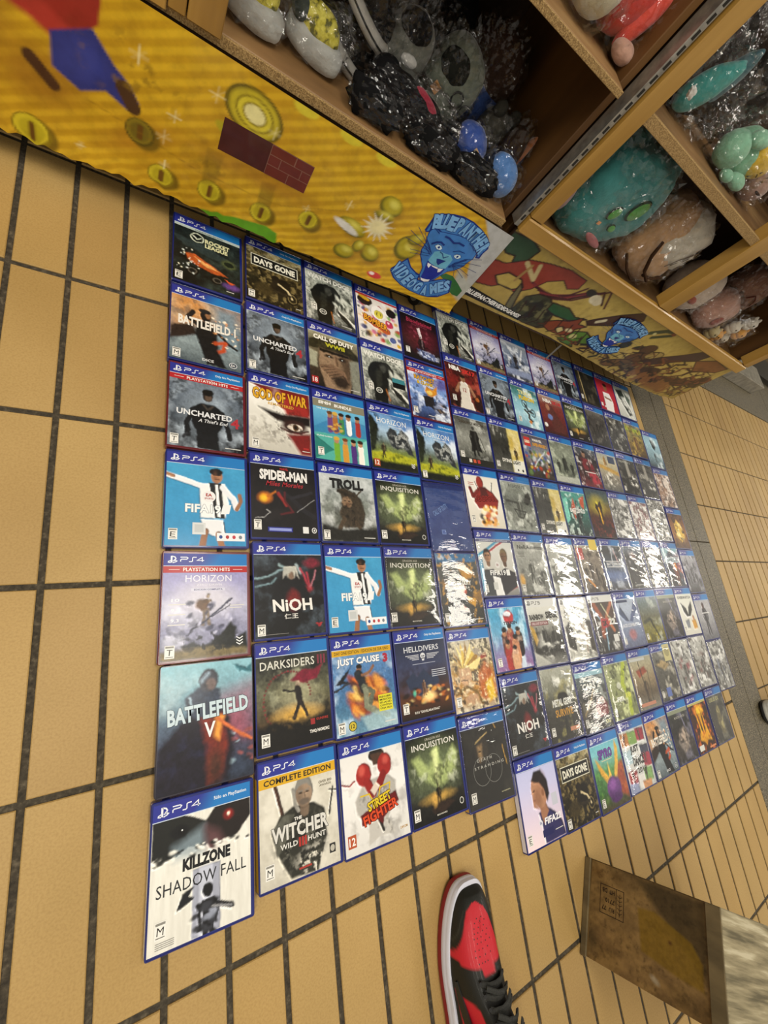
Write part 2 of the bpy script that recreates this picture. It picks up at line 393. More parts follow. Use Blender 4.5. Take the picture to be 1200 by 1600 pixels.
floor = obj('floor', bm_box(-2.2, -2.6, -0.05, 6.0, 2.6, -0.0028), M_GROUT); tag(floor, kind='structure')
TA = 0.031; GX, GY, PX, PY = -0.3109, 0.3869, 0.07969, 0.26701; JW = 0.0085
def bm_tile(w, h):
    bm = bmesh.new(); zb, zt, bv = -0.006, 0.0, 0.0012
    def ring(i, z): return [bm.verts.new(p) for p in ((i, i, z), (w - i, i, z), (w - i, h - i, z), (i, h - i, z))]
    A, B, Cc = ring(0, zb), ring(0, zt - bv), ring(bv, zt)
    for P, Q in ((A, B), (B, Cc)):
        for k in range(4): bm.faces.new((P[k], P[(k + 1) % 4], Q[(k + 1) % 4], Q[k]))
    bm.faces.new(Cc); return bm
def me_of(bm, name, mat):
    me = bpy.data.meshes.new(name); bm.to_mesh(me); bm.free(); me.materials.append(mat); return me
tile_me = me_of(bm_tile(PX - JW, PY - JW), 'tile', M_TILE)
Vc = cam.matrix_world.inverted()
def proj(p):
    q = Vc @ Vector(p)
    if q.z > -0.05: return None
    return (600 - 660.85 * q.x / q.z, 800 + 660.85 * q.y / q.z)
tiles = []
ca, sa = math.cos(TA), math.sin(TA)
def lw(lx, ly): return (GX + lx * ca - ly * sa, GY + lx * sa + ly * ca)
STRIP_L = 2.128
for i in range(-22, 27):
    for j in range(-3, 10):
        lx, ly = i * PX + JW / 2, -(j + 1) * PY + JW / 2
        w = min(PX - JW, STRIP_L - 0.002 - lx)
        if w < 0.01: continue
        me = tile_me if w > PX - JW - 1e-6 else ('cut', w)
        x, y = lw(lx, ly)
        if y > 0.72 and i > 30: continue
        tiles.append((x, y, TA, me, lw(lx + w / 2, ly + PY / 2)))
RX, RY, RP = 2.116, 0.443, 0.264
for i in range(0, 44):
    for j in range(-2, 10):
        x, y = RX + i * PX + JW / 2, RY - (j + 1) * RP + JW / 2
        if y + RP > 1.0: continue
        tiles.append((x, y, 0.0, tile_me, (x + PX / 2, y + RP / 2)))
def hidden(cx, cy):
    return (-0.06 < cx < 0.62 and -0.58 < cy < 0.58) or (0.62 < cx < 1.73 and -0.62 < cy < 0.58) or (1.7 < cx < 1.86 and -.5 < cy < .4)
rank = []
for t in tiles:
    p = proj((t[4][0], t[4][1], 0)); s = 0
    if p and -60 < p[0] < 1260 and -80 < p[1] < 1680 and not hidden(*t[4]):
        q = Vc @ Vector((t[4][0], t[4][1], 0)); s = 1 / abs(q.z)
        if p[1] < 0.48 * p[0] + 130: s *= 0.05
    rank.append(s)
order = sorted(range(len(tiles)), key=lambda k: -rank[k])
cut_cache = {}
rest = bmesh.new()
for n, k in enumerate(order):
    x, y, a, me, _ = tiles[k]
    if isinstance(me, tuple):
        key = round(me[1], 4)
        if key not in cut_cache: cut_cache[key] = me_of(bm_tile(key, PY - JW), 'tile', M_TILE)
        me = cut_cache[key]
    if n < 290 and rank[k] > 0:
        o = obj('tile', me, None, floor, (x, y, 0), (0, 0, a))
    else:
        v0 = len(rest.verts); rest.from_mesh(me); rest.verts.ensure_lookup_table()
        M = Matrix.Translation((x, y, 0)) @ Matrix.Rotation(a, 4, 'Z')
        for v in rest.verts[v0:]: v.co = M @ v.co
ro = obj('tile_field', rest, M_TILE, floor); tag(ro, kind='stuff')
# granite strips crossing the passage, and the granite kerb under the shop front
def slab(name, P, z0, z1, mat=M_GRAN):
    bm = bmesh.new(); A = [bm.verts.new((p[0], p[1], z0)) for p in P]; B = [bm.verts.new((p[0], p[1], z1)) for p in P]; n = len(P)
    for k in range(n): bm.faces.new((A[k], A[(k + 1) % n], B[(k + 1) % n], B[k]))
    bm.faces.new(B); bm.faces.new(list(reversed(A)))
    bmesh.ops.bevel(bm, geom=[e for e in bm.edges if abs(e.verts[0].co.z - z1) < 1e-6 and abs(e.verts[1].co.z - z1) < 1e-6], offset=0.001, segments=1, affect='EDGES')
    return obj(name, bm, mat, floor)
def sx(y): return 1.829 - 0.030 * y
for y0, y1 in ((-2.4, -1.2), (-1.2, 0.0), (0.0, 0.95)):
    slab('granite_slab', [(sx(y0), y0 + .002), (1.985 - .02 * y0 * .5, y0 + .002), (1.985 - .02 * y1 * .5, y1 - .002), (sx(y1), y1 - .002)], -0.006, 0.001)
    slab('granite_slab', [(1.989 - .02 * y0 * .5, y0 + .002), (2.113, y0 + .002), (2.113, y1 - .002), (1.989 - .02 * y1 * .5, y1 - .002)], -0.006, 0.001)
for x0 in (-2.0, -0.8, 0.4, 1.6, 2.8, 4.0):
    slab('granite_slab', [(x0, .974), (x0 + 1.197, .974), (x0 + 1.197, 1.7), (x0, 1.7)], -0.006, 0.003)
# concrete sill and the dark glazed shop front behind the cabinets
M_CONC = mat_noise('grey_concrete', [(0.3, '#6f6a5e'), (0.7, '#8f897a')], 30, 0.85, 0.15)
M_DARK = mat_noise('dark_metal', [(0.3, '#1b1a18'), (0.7, '#2c2a26')], 20, 0.45, 0.05)
sill = tag(box('trim_1', (2.3, 1.17, 0.003), (3.72, 1.34, 0.085), M_CONC, None, 0.004), kind='structure')
wall = tag(box('wall_back', (-2.2, 1.7, -0.05), (6.0, 1.8, 2.7), mat_noise('shop_front_wall', [(0.3, '#2f2b25'), (0.7, '#45403a')], 8, 0.8, 0.05)), kind='structure')
win = tag(box('window_1', (2.35, 1.36, 0.05), (4.9, 1.37, 1.9), mat_plain('dark_shop_glass', '#161614', 0.08, 0.05, coat=0.5, bs=0)), kind='structure')
for x in (2.33, 3.6, 4.9): obj('window_frame', bm_box(-.02, -.02, -.97, .02, .02, .945, .002), M_DARK, win, (x - win.location.x, 0, 0))
# shop logo outline, in metres on the banner (x, height)
LOGO_P = {'cap': [(0.4014, 0.2415), (0.4012, 0.259), (0.3995, 0.2796), (0.4152, 0.2896), (0.4349, 0.2986), (0.4578, 0.3045), (0.4858, 0.3056), (0.5153, 0.3011), (0.5436, 0.2936), (0.5623, 0.2848), (0.5715, 0.2737), (0.5685, 0.259), (0.5702, 0.2465), (0.5631, 0.2445), (0.5559, 0.259), (0.5446, 0.2596), (0.524, 0.2663), (0.5038, 0.2695), (0.4793, 0.2672), (0.4528, 0.2605), (0.4371, 0.2566), (0.418, 0.2609), (0.4078, 0.2583), (0.4105, 0.2454)], 'head': [(0.4117, 0.244), (0.4145, 0.2576), (0.4327, 0.2543), (0.4506, 0.2594), (0.4765, 0.2666), (0.5038, 0.2695), (0.5262, 0.2658), (0.5423, 0.2583), (0.5543, 0.2516), (0.5569, 0.2362), (0.5514, 0.2231), (0.5481, 0.2075), (0.5352, 0.1902), (0.5203, 0.179), (0.5117, 0.1601), (0.5057, 0.146), (0.5, 0.1357), (0.4887, 0.128), (0.4724, 0.1289), (0.4632, 0.1388), (0.4568, 0.1603), (0.4431, 0.1737), (0.4299, 0.1866), (0.4234, 0.1992), (0.422, 0.2172), (0.4158, 0.2291)], 'mouth': [(0.4551, 0.1826), (0.4656, 0.1786), (0.48, 0.1775), (0.4974, 0.1771), (0.5101, 0.1826), (0.5099, 0.1664), (0.505, 0.1512), (0.4976, 0.1344), (0.4864, 0.1287), (0.4715, 0.1314), (0.4688, 0.1381), (0.465, 0.154), (0.4581, 0.1713)], 'muzzle': [(0.4552, 0.1833), (0.4547, 0.1963), (0.4542, 0.209), (0.4647, 0.2161), (0.481, 0.2165), (0.4955, 0.2192), (0.5093, 0.2114), (0.5104, 0.1984), (0.5101, 0.1826), (0.496, 0.1788), (0.4766, 0.1775), (0.4614, 0.1798)], 'nose': [(0.4711, 0.1966), (0.479, 0.199), (0.4959, 0.2011), (0.4893, 0.1909), (0.4858, 0.1829), (0.4771, 0.188)], 'fang1': [(0.4582, 0.1775), (0.4703, 0.1769), (0.4695, 0.1662), (0.4624, 0.1701)], 'fang2': [(0.4918, 0.1756), (0.5053, 0.1801), (0.5032, 0.1702), (0.4982, 0.1658)], 'teeth': [(0.4709, 0.1762), (0.4902, 0.1775), (0.492, 0.1732), (0.475, 0.1732)], 'lower': [(0.4691, 0.1346), (0.4757, 0.1336), (0.4888, 0.1366), (0.495, 0.1398), (0.4951, 0.1331), (0.4856, 0.1275), (0.4746, 0.1282)], 'eye1': [(0.4454, 0.2218), (0.4487, 0.2275), (0.4578, 0.2283), (0.4646, 0.224), (0.4629, 0.2183), (0.4542, 0.217)], 'eye2': [(0.5035, 0.2218), (0.5081, 0.2281), (0.5187, 0.2297), (0.5241, 0.2258), (0.5195, 0.2194), (0.5099, 0.2185)], 'vid': [(0.3891, 0.1201), (0.4091, 0.161), (0.4283, 0.1456), (0.4506, 0.1377), (0.4622, 0.1365), (0.4658, 0.1219), (0.4897, 0.1266), (0.51, 0.1408), (0.5303, 0.1549), (0.5519, 0.1584), (0.5697, 0.1284), (0.5506, 0.1047), (0.5261, 0.0894), (0.5026, 0.0825), (0.4709, 0.0824), (0.4377, 0.0907), (0.409, 0.1038)], 'green': [(0.5117, 0.1601), (0.5226, 0.1722), (0.5461, 0.1741), (0.5749, 0.1625), (0.6026, 0.1491), (0.6021, 0.1285), (0.5838, 0.1275), (0.5686, 0.1319), (0.5524, 0.1587), (0.5303, 0.1549)]}
LOGO_L = {'brow1': [(0.4506, 0.252), (0.463, 0.2525), (0.4802, 0.2479), (0.4915, 0.2538), (0.5087, 0.2535)], 'brow2': [(0.434, 0.222), (0.4425, 0.2311), (0.4515, 0.2358), (0.4636, 0.2329)], 'n1': [(0.4657, 0.215), (0.4752, 0.2135), (0.4841, 0.205), (0.4928, 0.2145)], 'n2': [(0.4933, 0.2294), (0.5061, 0.2378), (0.5252, 0.2396)], 'ear1': [(0.4153, 0.2566), (0.4229, 0.2549), (0.4342, 0.2507)], 'ear2': [(0.5152, 0.2647), (0.5302, 0.2616), (0.542, 0.255)], 'jaw': [(0.5142, 0.19), (0.5202, 0.2069), (0.5449, 0.23)], 'w1': [(0.4433, 0.2065), (0.381, 0.2426)], 'w2': [(0.4433, 0.2065), (0.3697, 0.2281)], 'w3': [(0.4451, 0.2042), (0.3707, 0.2082)], 'w4': [(0.4464, 0.1985), (0.397, 0.1885)], 'w5': [(0.4501, 0.1939), (0.4029, 0.1805)], 'w6': [(0.4397, 0.2109), (0.4033, 0.2372)], 'w7': [(0.5175, 0.2021), (0.5378, 0.2262), (0.582, 0.2458)], 'w8': [(0.5186, 0.2009), (0.5501, 0.2207), (0.5934, 0.2309)], 'w9': [(0.5196, 0.1997), (0.553, 0.21), (0.5965, 0.211)], 'w10': [(0.5207, 0.1985), (0.5477, 0.2002), (0.5824, 0.1946)], 'w11': [(0.5218, 0.1974), (0.5426, 0.194), (0.5733, 0.1825)], 'w12': [(0.5218, 0.1974), (0.5352, 0.1902), (0.5461, 0.1741)], 'ch1': [(0.4192, 0.2248), (0.4339, 0.2142), (0.451, 0.2009)], 'ch2': [(0.4176, 0.2149), (0.4347, 0.2052), (0.4506, 0.1974)], 'ch3': [(0.5121, 0.1924), (0.5298, 0.2119), (0.5447, 0.2265)], 'ch4': [(0.5142, 0.19), (0.5328, 0.2048), (0.5508, 0.2124)]}
LETT_UP, LETT_DN = [('B', 0.4099, 0.2706), ('L', 0.4204, 0.2763), ('U', 0.4318, 0.281), ('E', 0.4459, 0.2828), ('P', 0.4624, 0.2874), ('A', 0.4797, 0.288), ('N', 0.4971, 0.287), ('T', 0.5117, 0.2858), ('H', 0.5286, 0.2826), ('E', 0.5447, 0.2771), ('R', 0.5611, 0.2698)], [('V', 0.3981, 0.1316), ('I', 0.4116, 0.1282), ('D', 0.4248, 0.1209), ('E', 0.443, 0.1139), ('O', 0.4607, 0.1081), ('G', 0.4806, 0.1068), ('A', 0.5033, 0.1047), ('M', 0.5229, 0.1206), ('E', 0.5374, 0.1337), ('S', 0.5504, 0.1442)]

# ------------------------------------------------------------------ display cabinets
M_OAK = mat_noise('varnished_oak', [(0.3, '#7c5a22'), (0.5, '#9a7430'), (0.7, '#b08a44')], 14, 0.4, 0.12, vec_scale=(1, 1, .12), coat=.2)
M_OAKX = mat_noise('varnished_lath', [(0.3, '#8c6826'), (0.5, '#a88038'), (0.7, '#bc9650')], 14, 0.4, 0.12, vec_scale=(.12, 1, 1), coat=.2)
M_BOARD = mat_noise('worn_shelf_board', [(0.3, '#5f4426'), (0.55, '#8a6840'), (0.75, '#a98a5c')], 10, 0.55, 0.1, vec_scale=(.3, 1, 1))
M_CHIP = mat_noise('raw_particleboard_edge', [(0.34, '#6a5230'), (0.5, '#967848'), (0.66, '#b89a66')], 620, 0.9, 0.5)
M_DKW = mat_noise('dark_brown_board', [(0.3, '#2b1c10'), (0.7, '#4a3019')], 8, 0.6, 0.1, vec_scale=(1, 1, .2))
M_INN = mat_noise('shaded_inner_board', [(0.3, '#4a3014'), (0.7, '#7a5426')], 8, 0.55, 0.1, vec_scale=(1, 1, .2))  # darker than the oak: shade inside the bays put into the wood colour
M_STEEL = mat_noise('galvanised_rail', [(0.3, '#8b8a85'), (0.7, '#b8b6ae')], 60, 0.35, 0.1, metal=0.8)
M_BLK = mat_plain('black_rubber', '#111110', 0.5, 0.2)
M_HOLE = mat_plain('dark_slot', '#1c1a16', 0.8, 0.1, bs=0)

def cabinet(name, label, x0, x1, zb, shelf_z, posts, dividers, lath, post_mat=M_OAK):
    root = thing(name, label, 'cabinet', ((x0 + x1) / 2, .83, 0), group='wooden display cabinets full of wrapped plush toys')
    cx = (x0 + x1) / 2
    def B(n, p0, p1, m, bev=.0015): return box(n, (p0[0] - cx, p0[1] - .83, p0[2]), (p1[0] - cx, p1[1] - .83, p1[2]), m, root, bev)
    B('bottom_panel', (x0 + .002, .625, zb + .02), (x1 - .002, 1.05, zb + .038), M_DKW)
    B('back_panel', (x0 + .002, 1.052, .002), (x1 - .002, 1.064, 1.30), M_DKW)  # carried down to the floor only to keep light out from under the cabinet
    B('top_panel', (x0 + .001, .61, 1.30), (x1 - .001, 1.064, 1.32), M_DKW)
    B('side_panel', (x0, .636, zb), (x0 + .016, 1.05, 1.298), M_INN)
    B('side_panel', (x1 - .016, .636, zb), (x1, 1.05, 1.298), M_INN)
    for z0, z1 in shelf_z:
        s = B('shelf_board', (x0 + .018, .6115, z0), (x1 - .018, 1.05, z1), M_BOARD)
        e = box('board_edge', (x0 + .018 - cx, -.2235, z0 + .0005), (x1 - .018 - cx, -.2188, z1 - .0005), M_CHIP, root, .0008)
    return root, B
left_cab, LB = cabinet('display_cabinet', 'wooden display cabinet with raw particleboard shelf edges above the yellow banner', -1.5, .576, .085,
                       [(.323, .340), (.597, .609)], None, None, None)
LB('front_panel', (-1.49, .614, .087), (.570, .622, .321), M_DKW)
for a, b in ((-.126, -.104), (-.102, -.056)):
    LB('post', (a, .598, .336), (b, .634, 1.298), M_OAK)
LB('post', (-1.5, .600, .336), (-1.44, .634, 1.298), M_OAK)
LB('lath', (-1.43, .598, .330), (-.128, .612, .372), M_OAKX)
LB('lath', (-1.43, .614, .372), (-.128, .634, .380), M_DKW)
# slotted steel rail down the right front edge
rail = LB('slotted_rail', (.5775, .604, .345), (.5895, .634, 1.298), M_STEEL, .0006)
slots = bmesh.new()
for k in range(44):
    z = .36 + k * .0215
    bm_box(-.0026, -.0154, z - rail.location.z, .0026, -.0150, z + .013 - rail.location.z, 0, 1, slots)
obj('slot', slots, M_HOLE, rail)['kind'] = 'stuff'
for cxw, cyw in ((.548, .665), (-.45, .665), (-1.3, .665), (.548, 1.0), (-1.3, 1.0)):
    w = obj('caster', bm_tube([(-.011, 0, 0), (.011, 0, 0)], .024, 18), M_BLK, left_cab, (cxw + .462, cyw - .83, .0262), (0, 0, .5))
    obj('wheel_cap', bm_tube([(-.013, 0, 0), (-.0112, 0, 0)], .012, 14), M_STEEL, w)
    obj('wheel_cap', bm_tube([(.0112, 0, 0), (.013, 0, 0)], .012, 14), M_STEEL, w)
    b = bmesh.new(); bm_box(-.016, -.02, .026, .016, .02, .0788, .002, 1, b); obj('caster_bracket', b, M_DARK, w)
right_cab, RB = cabinet('display_cabinet', 'wooden display cabinet with varnished lath frame above the tan printed panel', .598, 1.884, .115,
                        [(.340, .352), (.606, .619)], None, None, None)
RB('front_panel', (.600, .614, .117), (1.882, .622, .338), M_DKW)
for a, b in ((.5935, .632), (1.180, 1.238), (1.848, 1.886)):
    RB('post', (a, .596, .378), (b, .634, 1.298), M_OAK)
RB('lath', (.5935, .594, .340), (1.886, .613, .376), M_OAKX, .003)
RB('lath', (.633, .600, .601), (1.847, .6105, .621), M_CHIP, .001)
for x in (.62, 1.24, 1.86):
    for y in (.99,):
        foot = bmesh.new(); bm_box(-.02, -.02, 0.001, .02, .02, .1345, .002, 1, foot)
        obj('foot', foot, M_DARK, right_cab, (x - 1.241 - (.02 if x > 1.8 else 0) + (.02 if x < .7 else 0), y - .83, 0))

tp = obj('paper_strip', bm_box(-.006, -.0004, -.0, .006, .0004, .112, 0), mat_plain('greyed_paper', '#8d8a80', .8, .1), right_cab, (1.155 - 1.241, .655 - .83, .004), (math.radians(-8), 0, .2))
# ------------------------------------------------------------------ shop logo: snarling panther head between two lettered arcs
def draw_logo(S, T, k=1.0, lift=1):
    """S the sheet, T maps (x, z) of the logo to the sheet's (u, v)"""
    P = lambda key: [T(*q) for q in LOGO_P[key]]
    NV, MB, LB_, WH = '#16307e', '#3f7cc4', '#6aa9dc', '#f2f2f0'
    def grow(pts, g):
        c = np.mean(pts, 0); return [tuple(c + (np.array(p) - c) * g) for p in pts]
    for key in ('cap', 'vid'):
        S.stroke(P(key) + P(key)[:1], .0062 * k, NV, lift); S.poly(P(key), MB, lift)
    S.stroke(P('head') + P('head')[:1], .0032 * k, NV, lift + 1); S.poly(P('head'), MB, lift + 1)
    S.poly(P('muzzle'), '#6cb3cf', lift + 2); S.poly(P('mouth'), '#1b2f96', lift + 3)
    for key in ('fang1', 'fang2', 'teeth', 'lower'): S.poly(P(key), WH, lift + 4)
    S.poly(P('nose'), NV, lift + 4)
    for key in ('eye1', 'eye2'):
        S.stroke(P(key) + P(key)[:1], .002 * k, NV, lift + 3); S.poly(P(key), '#d6ecf4', lift + 4)
        c = np.mean(P(key), 0); S.disc(c[0], c[1], .0028 * k, .0032 * k, NV, 10, lift + 5)
    for key, pts in LOGO_L.items():
        S.stroke([T(*q) for q in pts], (.0042 if key.startswith('brow') else .0018 if key[0] != 'w' else .0011) * k, NV if key[0] != 'w' else '#1d2c6a', lift + 5)
    for L, h, w in ((LETT_UP, .034, .0155), (LETT_DN, .034, .0165)):
        for i, (ch, x, z) in enumerate(L):
            a = L[max(0, i - 1)]; b = L[min(len(L) - 1, i + 1)]
            ang = math.atan2(b[2] - a[2], b[1] - a[1])
            v, f, asp = text_geo(ch, .06)
            ww = w * (.42 if ch == 'I' else 1.15 if ch == 'M' else 1)
            def put(g):
                q = []
                for p in v:
                    X = (p[0] - .5) * ww * g; Z = (p[1] - .5) * h * (g if g < 1.2 else 1.08)
                    q.append(T(x + X * math.cos(ang) - Z * math.sin(ang), z + X * math.sin(ang) + Z * math.cos(ang)))
                return q
            # dark outline strokes, then the pale letter
            q = put(1.0); qq = np.array(q)
            for dx, dy in ((.0016, 0), (-.0016, 0), (0, .0016), (0, -.0016)): S.geo(qq + np.array([dx, dy]) * k, f, NV, lift + 2)
            S.geo(q, f, '#7db4e6', lift + 4)

# ------------------------------------------------------------------ yellow banner hanging over the left cabinet's foot
BW = 1.236; bu = lambda x: (x + .62) / BW; bvv = lambda z: (.325 - z) / BW
def T1(x, z): return (bu(x), bvv(z))
S = Sheet(BW, .27, 420)
X = S.X * BW - .62; Z = .325 - S.Y * BW
S.grad(['#dcb220', '#e0b424', '#dcb028'])
ph = (-(X) * math.sin(math.radians(30)) + Z * math.cos(math.radians(30))) / .0185
ph = ph + .12 * fbm(X * 6, Z * 6)
S.mix(np.clip(.5 + .9 * np.sin(ph * 2 * np.pi), 0, 1) * .62, '#bd9016')
S.mix(np.clip(.1 - .9 * np.sin(ph * 2 * np.pi), 0, 1) * .35, '#e9c030')
S.noise('#b07c12', .35, 14, 3); S.noise('#8d6a1a', .25, 60, 5, lo=.62, hi=.8)
def E(x, z, rx, rz, c, rot=0, soft=0, a=1): S.e(*T1(x, z), rx / BW, rz / BW, c, -rot, soft / BW, a)
def Pp(P, c, soft=0, a=1): S.p([T1(*q) for q in P], c, soft / BW, a)
def Ll(P, w, c, soft=0, a=1): S.l([T1(*q) for q in P], w / BW, c, soft / BW, a)
# painted soft shadow and plain shapes of red, blue and brown at the left end
E(-.275, .165, .05, .035, '#a5741c', 20, .03, .8); E(-.15, .14, .06, .018, '#b57c1e', 35, .02, .6)
E(-.36, .22, .05, .04, '#9a6b22', 0, .03, .6)
Pp([(-.40, .30), (-.33, .325), (-.20, .325), (-.205, .27), (-.235, .235), (-.30, .245), (-.36, .27)], '#9a2a22', .004)
Ll([(-.34, .262), (-.28, .25), (-.245, .235)], .03, '#b0352c', .01)
E(-.385, .262, .035, .03, '#d9d4cc', 20, .006)
Pp([(-.262, .232), (-.212, .262), (-.186, .232), (-.163, .215), (-.15, .195), (-.165, .178), (-.195, .19), (-.228, .172), (-.262, .188)], '#2b3584', .004)
E(-.225, .215, .03, .02, '#38449c', 30, .02, .7)
Ll([(-.172, .207), (-.158, .186)], .022, '#4a2f1c', .003)
Ll([(-.288, .186), (-.262, .162)], .018, '#4a2c1a', .004)

# gold coins
for (x, z, r, rot, dk) in ((-.295, .074, .026, 15, 1), (-.146, .153, .022, 0, 2), (-.108, .093, .022, 0, 0), (-.026, .107, .022, 0, 0), (.072, .112, .022, 0, 3), (.163, .143, .021, 0, 0)):
    E(x + .009, z - .004, r, r * 1.02, '#6b560f', rot, .006, .85)
    E(x, z, r, r, '#8f7a14' if dk != 2 else '#5f5012', rot, .001); E(x - .001, z + .001, r * .86, r * .86, '#d6c42c' if dk != 2 else '#8d7a1e', rot, .002)
    E(x, z, r * .66, r * .66, '#bfae22' if dk != 2 else '#76661c', rot, .004)
    Ll([(x, z - r * .4), (x, z + r * .4)], .008, '#6e4a14', .001)
# gold ring rosette on a stalk
Ll([(.01, .245), (.004, .215), (-.002, .20)], .007, '#8a7a10', .002)
Pp([(-.045, .185), (-.015, .185), (-.02, .125), (-.042, .115)], '#8c7418', .004, .55); Pp([(.055, .175), (.082, .18), (.085, .13), (.06, .125)], '#7c6614', .004, .6)
for sx_ in (-1, 1): E(.004 + sx_ * .026, .222 - sx_ * .004, .02, .009, '#b5a61c', 30 * sx_ + 10, .002)
for r, c in ((1.12, '#6d5c0c'), (1.0, '#a8961c'), (.92, '#c8b528'), (.74, '#8c7a12'), (.66, '#dccb36'), (.48, '#94821a'), (.4, '#efe6a0')):
    E(.013, .272, .044 * r, .032 * r, c, -12, .001)
# brown blocks: one plain, one of bricks with pale joints
def RR(x0, z0, x1, z1, c, lift=1): S.rect(*T1(x0, z1), *T1(x1, z0), c, lift)
E(.05, .18, .1, .018, '#a8741a', 0, .02, .7)
RR(-.029, .1905, .133, .2455, '#4a1f18'); RR(.053, .1905, .133, .2455, '#8a6152', 2)
for (a, b, c_, d) in ((.054, .2285, .098, .2445), (.1, .2285, .1325, .2445), (.054, .2105, .074, .227), (.0755, .2105, .114, .227), (.1155, .2105, .1325, .227), (.054, .191, .094, .209), (.0955, .191, .1325, .209)):
    RR(a, b, c_, d, '#6a2c20', 3)
# plain olive-gold pebbles and a white burst
for (x, z, rx, rz, rot) in ((.303, .250, .026, .021, -10), (.30, .225, .022, .008, 0), (.252, .172, .034, .017, -12), (.318, .134, .026, .020, -25), (.285, .138, .012, .016, 0), (.262, .112, .024, .018, 0), (.39, .185, .03, .032, 0), (.395, .212, .018, .014, 20)):
    E(x + .006, z - .006, rx, rz, '#9a7012', rot, .012, .8)
    E(x, z, rx, rz, '#6d6412', rot, .001); E(x + .002, z + .003, rx * .86, rz * .8, '#b9a822', rot, .006); E(x + .004, z + .007, rx * .4, rz * .35, '#e2d75e', rot, .008)
E(.24, .168, .032, .008, '#e8e4da', -14, .001)
for k in range(14):
    a = k * 2 * math.pi / 14; Pp([(.302 + .012 * math.cos(a + .3), .198 + .012 * math.sin(a + .3)), (.302 + .038 * math.cos(a), .198 + .034 * math.sin(a)), (.302 + .012 * math.cos(a - .3), .198 + .012 * math.sin(a - .3))], '#f0ead2', .003)
E(.302, .198, .02, .018, '#efe2a8', 0, .012)
for x in (.085, .17, .245): E(x, .322, .022, .010, '#ddcb35', 0, .002)
# sparkles
for (x, z, r) in ((-.155, .262, .012), (-.10, .205, .01), (-.112, .165, .012), (-.045, .27, .012), (.05, .262, .01), (-.105, .118, .008), (.15, .165, .008), (.225, .212, .010), (-.23, .085, .006)):
    for a in (0, 90, 45): Ll([(x - r * math.cos(math.radians(a)), z - r * math.sin(math.radians(a))), (x + r * math.cos(math.radians(a)), z + r * math.sin(math.radians(a)))], .0015, '#f4e9b0', .002, .8 if a != 45 else .3)
# green ground strip, red spot, white corner
Pp([(-.06, .04), (-.02, .065), (.03, .075), (.09, .088), (.115, .082), (.12, .06), (.12, .03)], '#5f9a1e', .003)
E(.36, .083, .02, .012, '#c83c36', 0, .002); E(.352, .086, .007, .006, '#eeddd8', 0, .002)
Pp([(.50, .33), (.63, .33), (.63, .14), (.60, .17), (.575, .2), (.55, .24), (.56, .29)], '#b4b5b3', .004)
Pp([(.545, .20), (.60, .18), (.64, .16), (.64, .11), (.57, .135)], '#b6b8ae', .012)
# wear: scuffs, tape and creases
S.noise('#7a5c14', .7, 40, 9, lo=.6, hi=.72, region=(bu(-.03), bvv(.15), .03, .02)); S.noise('#7a5c14', .7, 50, 4, lo=.58, hi=.7, region=(bu(.06), bvv(.14), .03, .03))
S.noise('#8a6a18', .6, 60, 8, lo=.6, hi=.72, region=(bu(-.16), bvv(.24), .07, .05))
Ll([(-.22, .165), (-.05, .135), (.1, .145), (.23, .2)], .0014, '#8a6510', .001, .6)
# logo
S.poly([T1(*q) for q in LOGO_P['green']], '#2e6a35', 1)
draw_logo(S, lambda x, z: T1(x, z), 1 / BW, 2)
rgn = random.Random(4)
rag = {}
def ragged(x):
    k = int((x + .7) / .012); f = (x + .7) / .012 - k
    for q in (k, k + 1): rag.setdefault(q, rgn.uniform(-.0045, .0045) + (.006 if rgn.random() < .12 else 0))
    return rag[k] * (1 - f) + rag[k + 1] * f
def place_banner(V):
    V = V.copy(); x = V[:, 0] + BW / 2 - .62; z = V[:, 1] + (.325 + .055) / 2
    rg = np.array([ragged(a) for a in x]); bot = .0545 + np.clip((x + .34) / .95, -.2, 1) * .020 + rg * np.clip((.3 - x) * 4, 0, 1)
    t = np.clip((.325 - z) / .27, 0, 1)
    # only the lowest strip is stretched to the torn edge so the print stays true
    k = np.clip((t - .85) / .15, 0, 1); z2 = z + k * (bot - .055)
    xr = x - np.clip((x - .5) / .116, 0, 1) * (1 - t) * .017
    y = -.0015 * np.sin(x * 9) - .0025 * k * (1 + np.sin(x * 23)) - V[:, 2]
    return np.column_stack([xr, y, z2])
M_BAN = print_mat('worn_vinyl_print', .38, .25, .12, 40, grain=.25)
banner = obj('banner', S.mesh('banner', M_BAN, lift=.00025, place=place_banner), None, None, (0, .5955, 0))
banner.modifiers.new('thickness', 'SOLIDIFY').thickness = .0008; banner.modifiers['thickness'].offset = -1
banner.modifiers.clear()
tag(banner, 'yellow striped vinyl banner with torn lower edge and blue panther logo', 'banner')

rgn = random.Random(11)
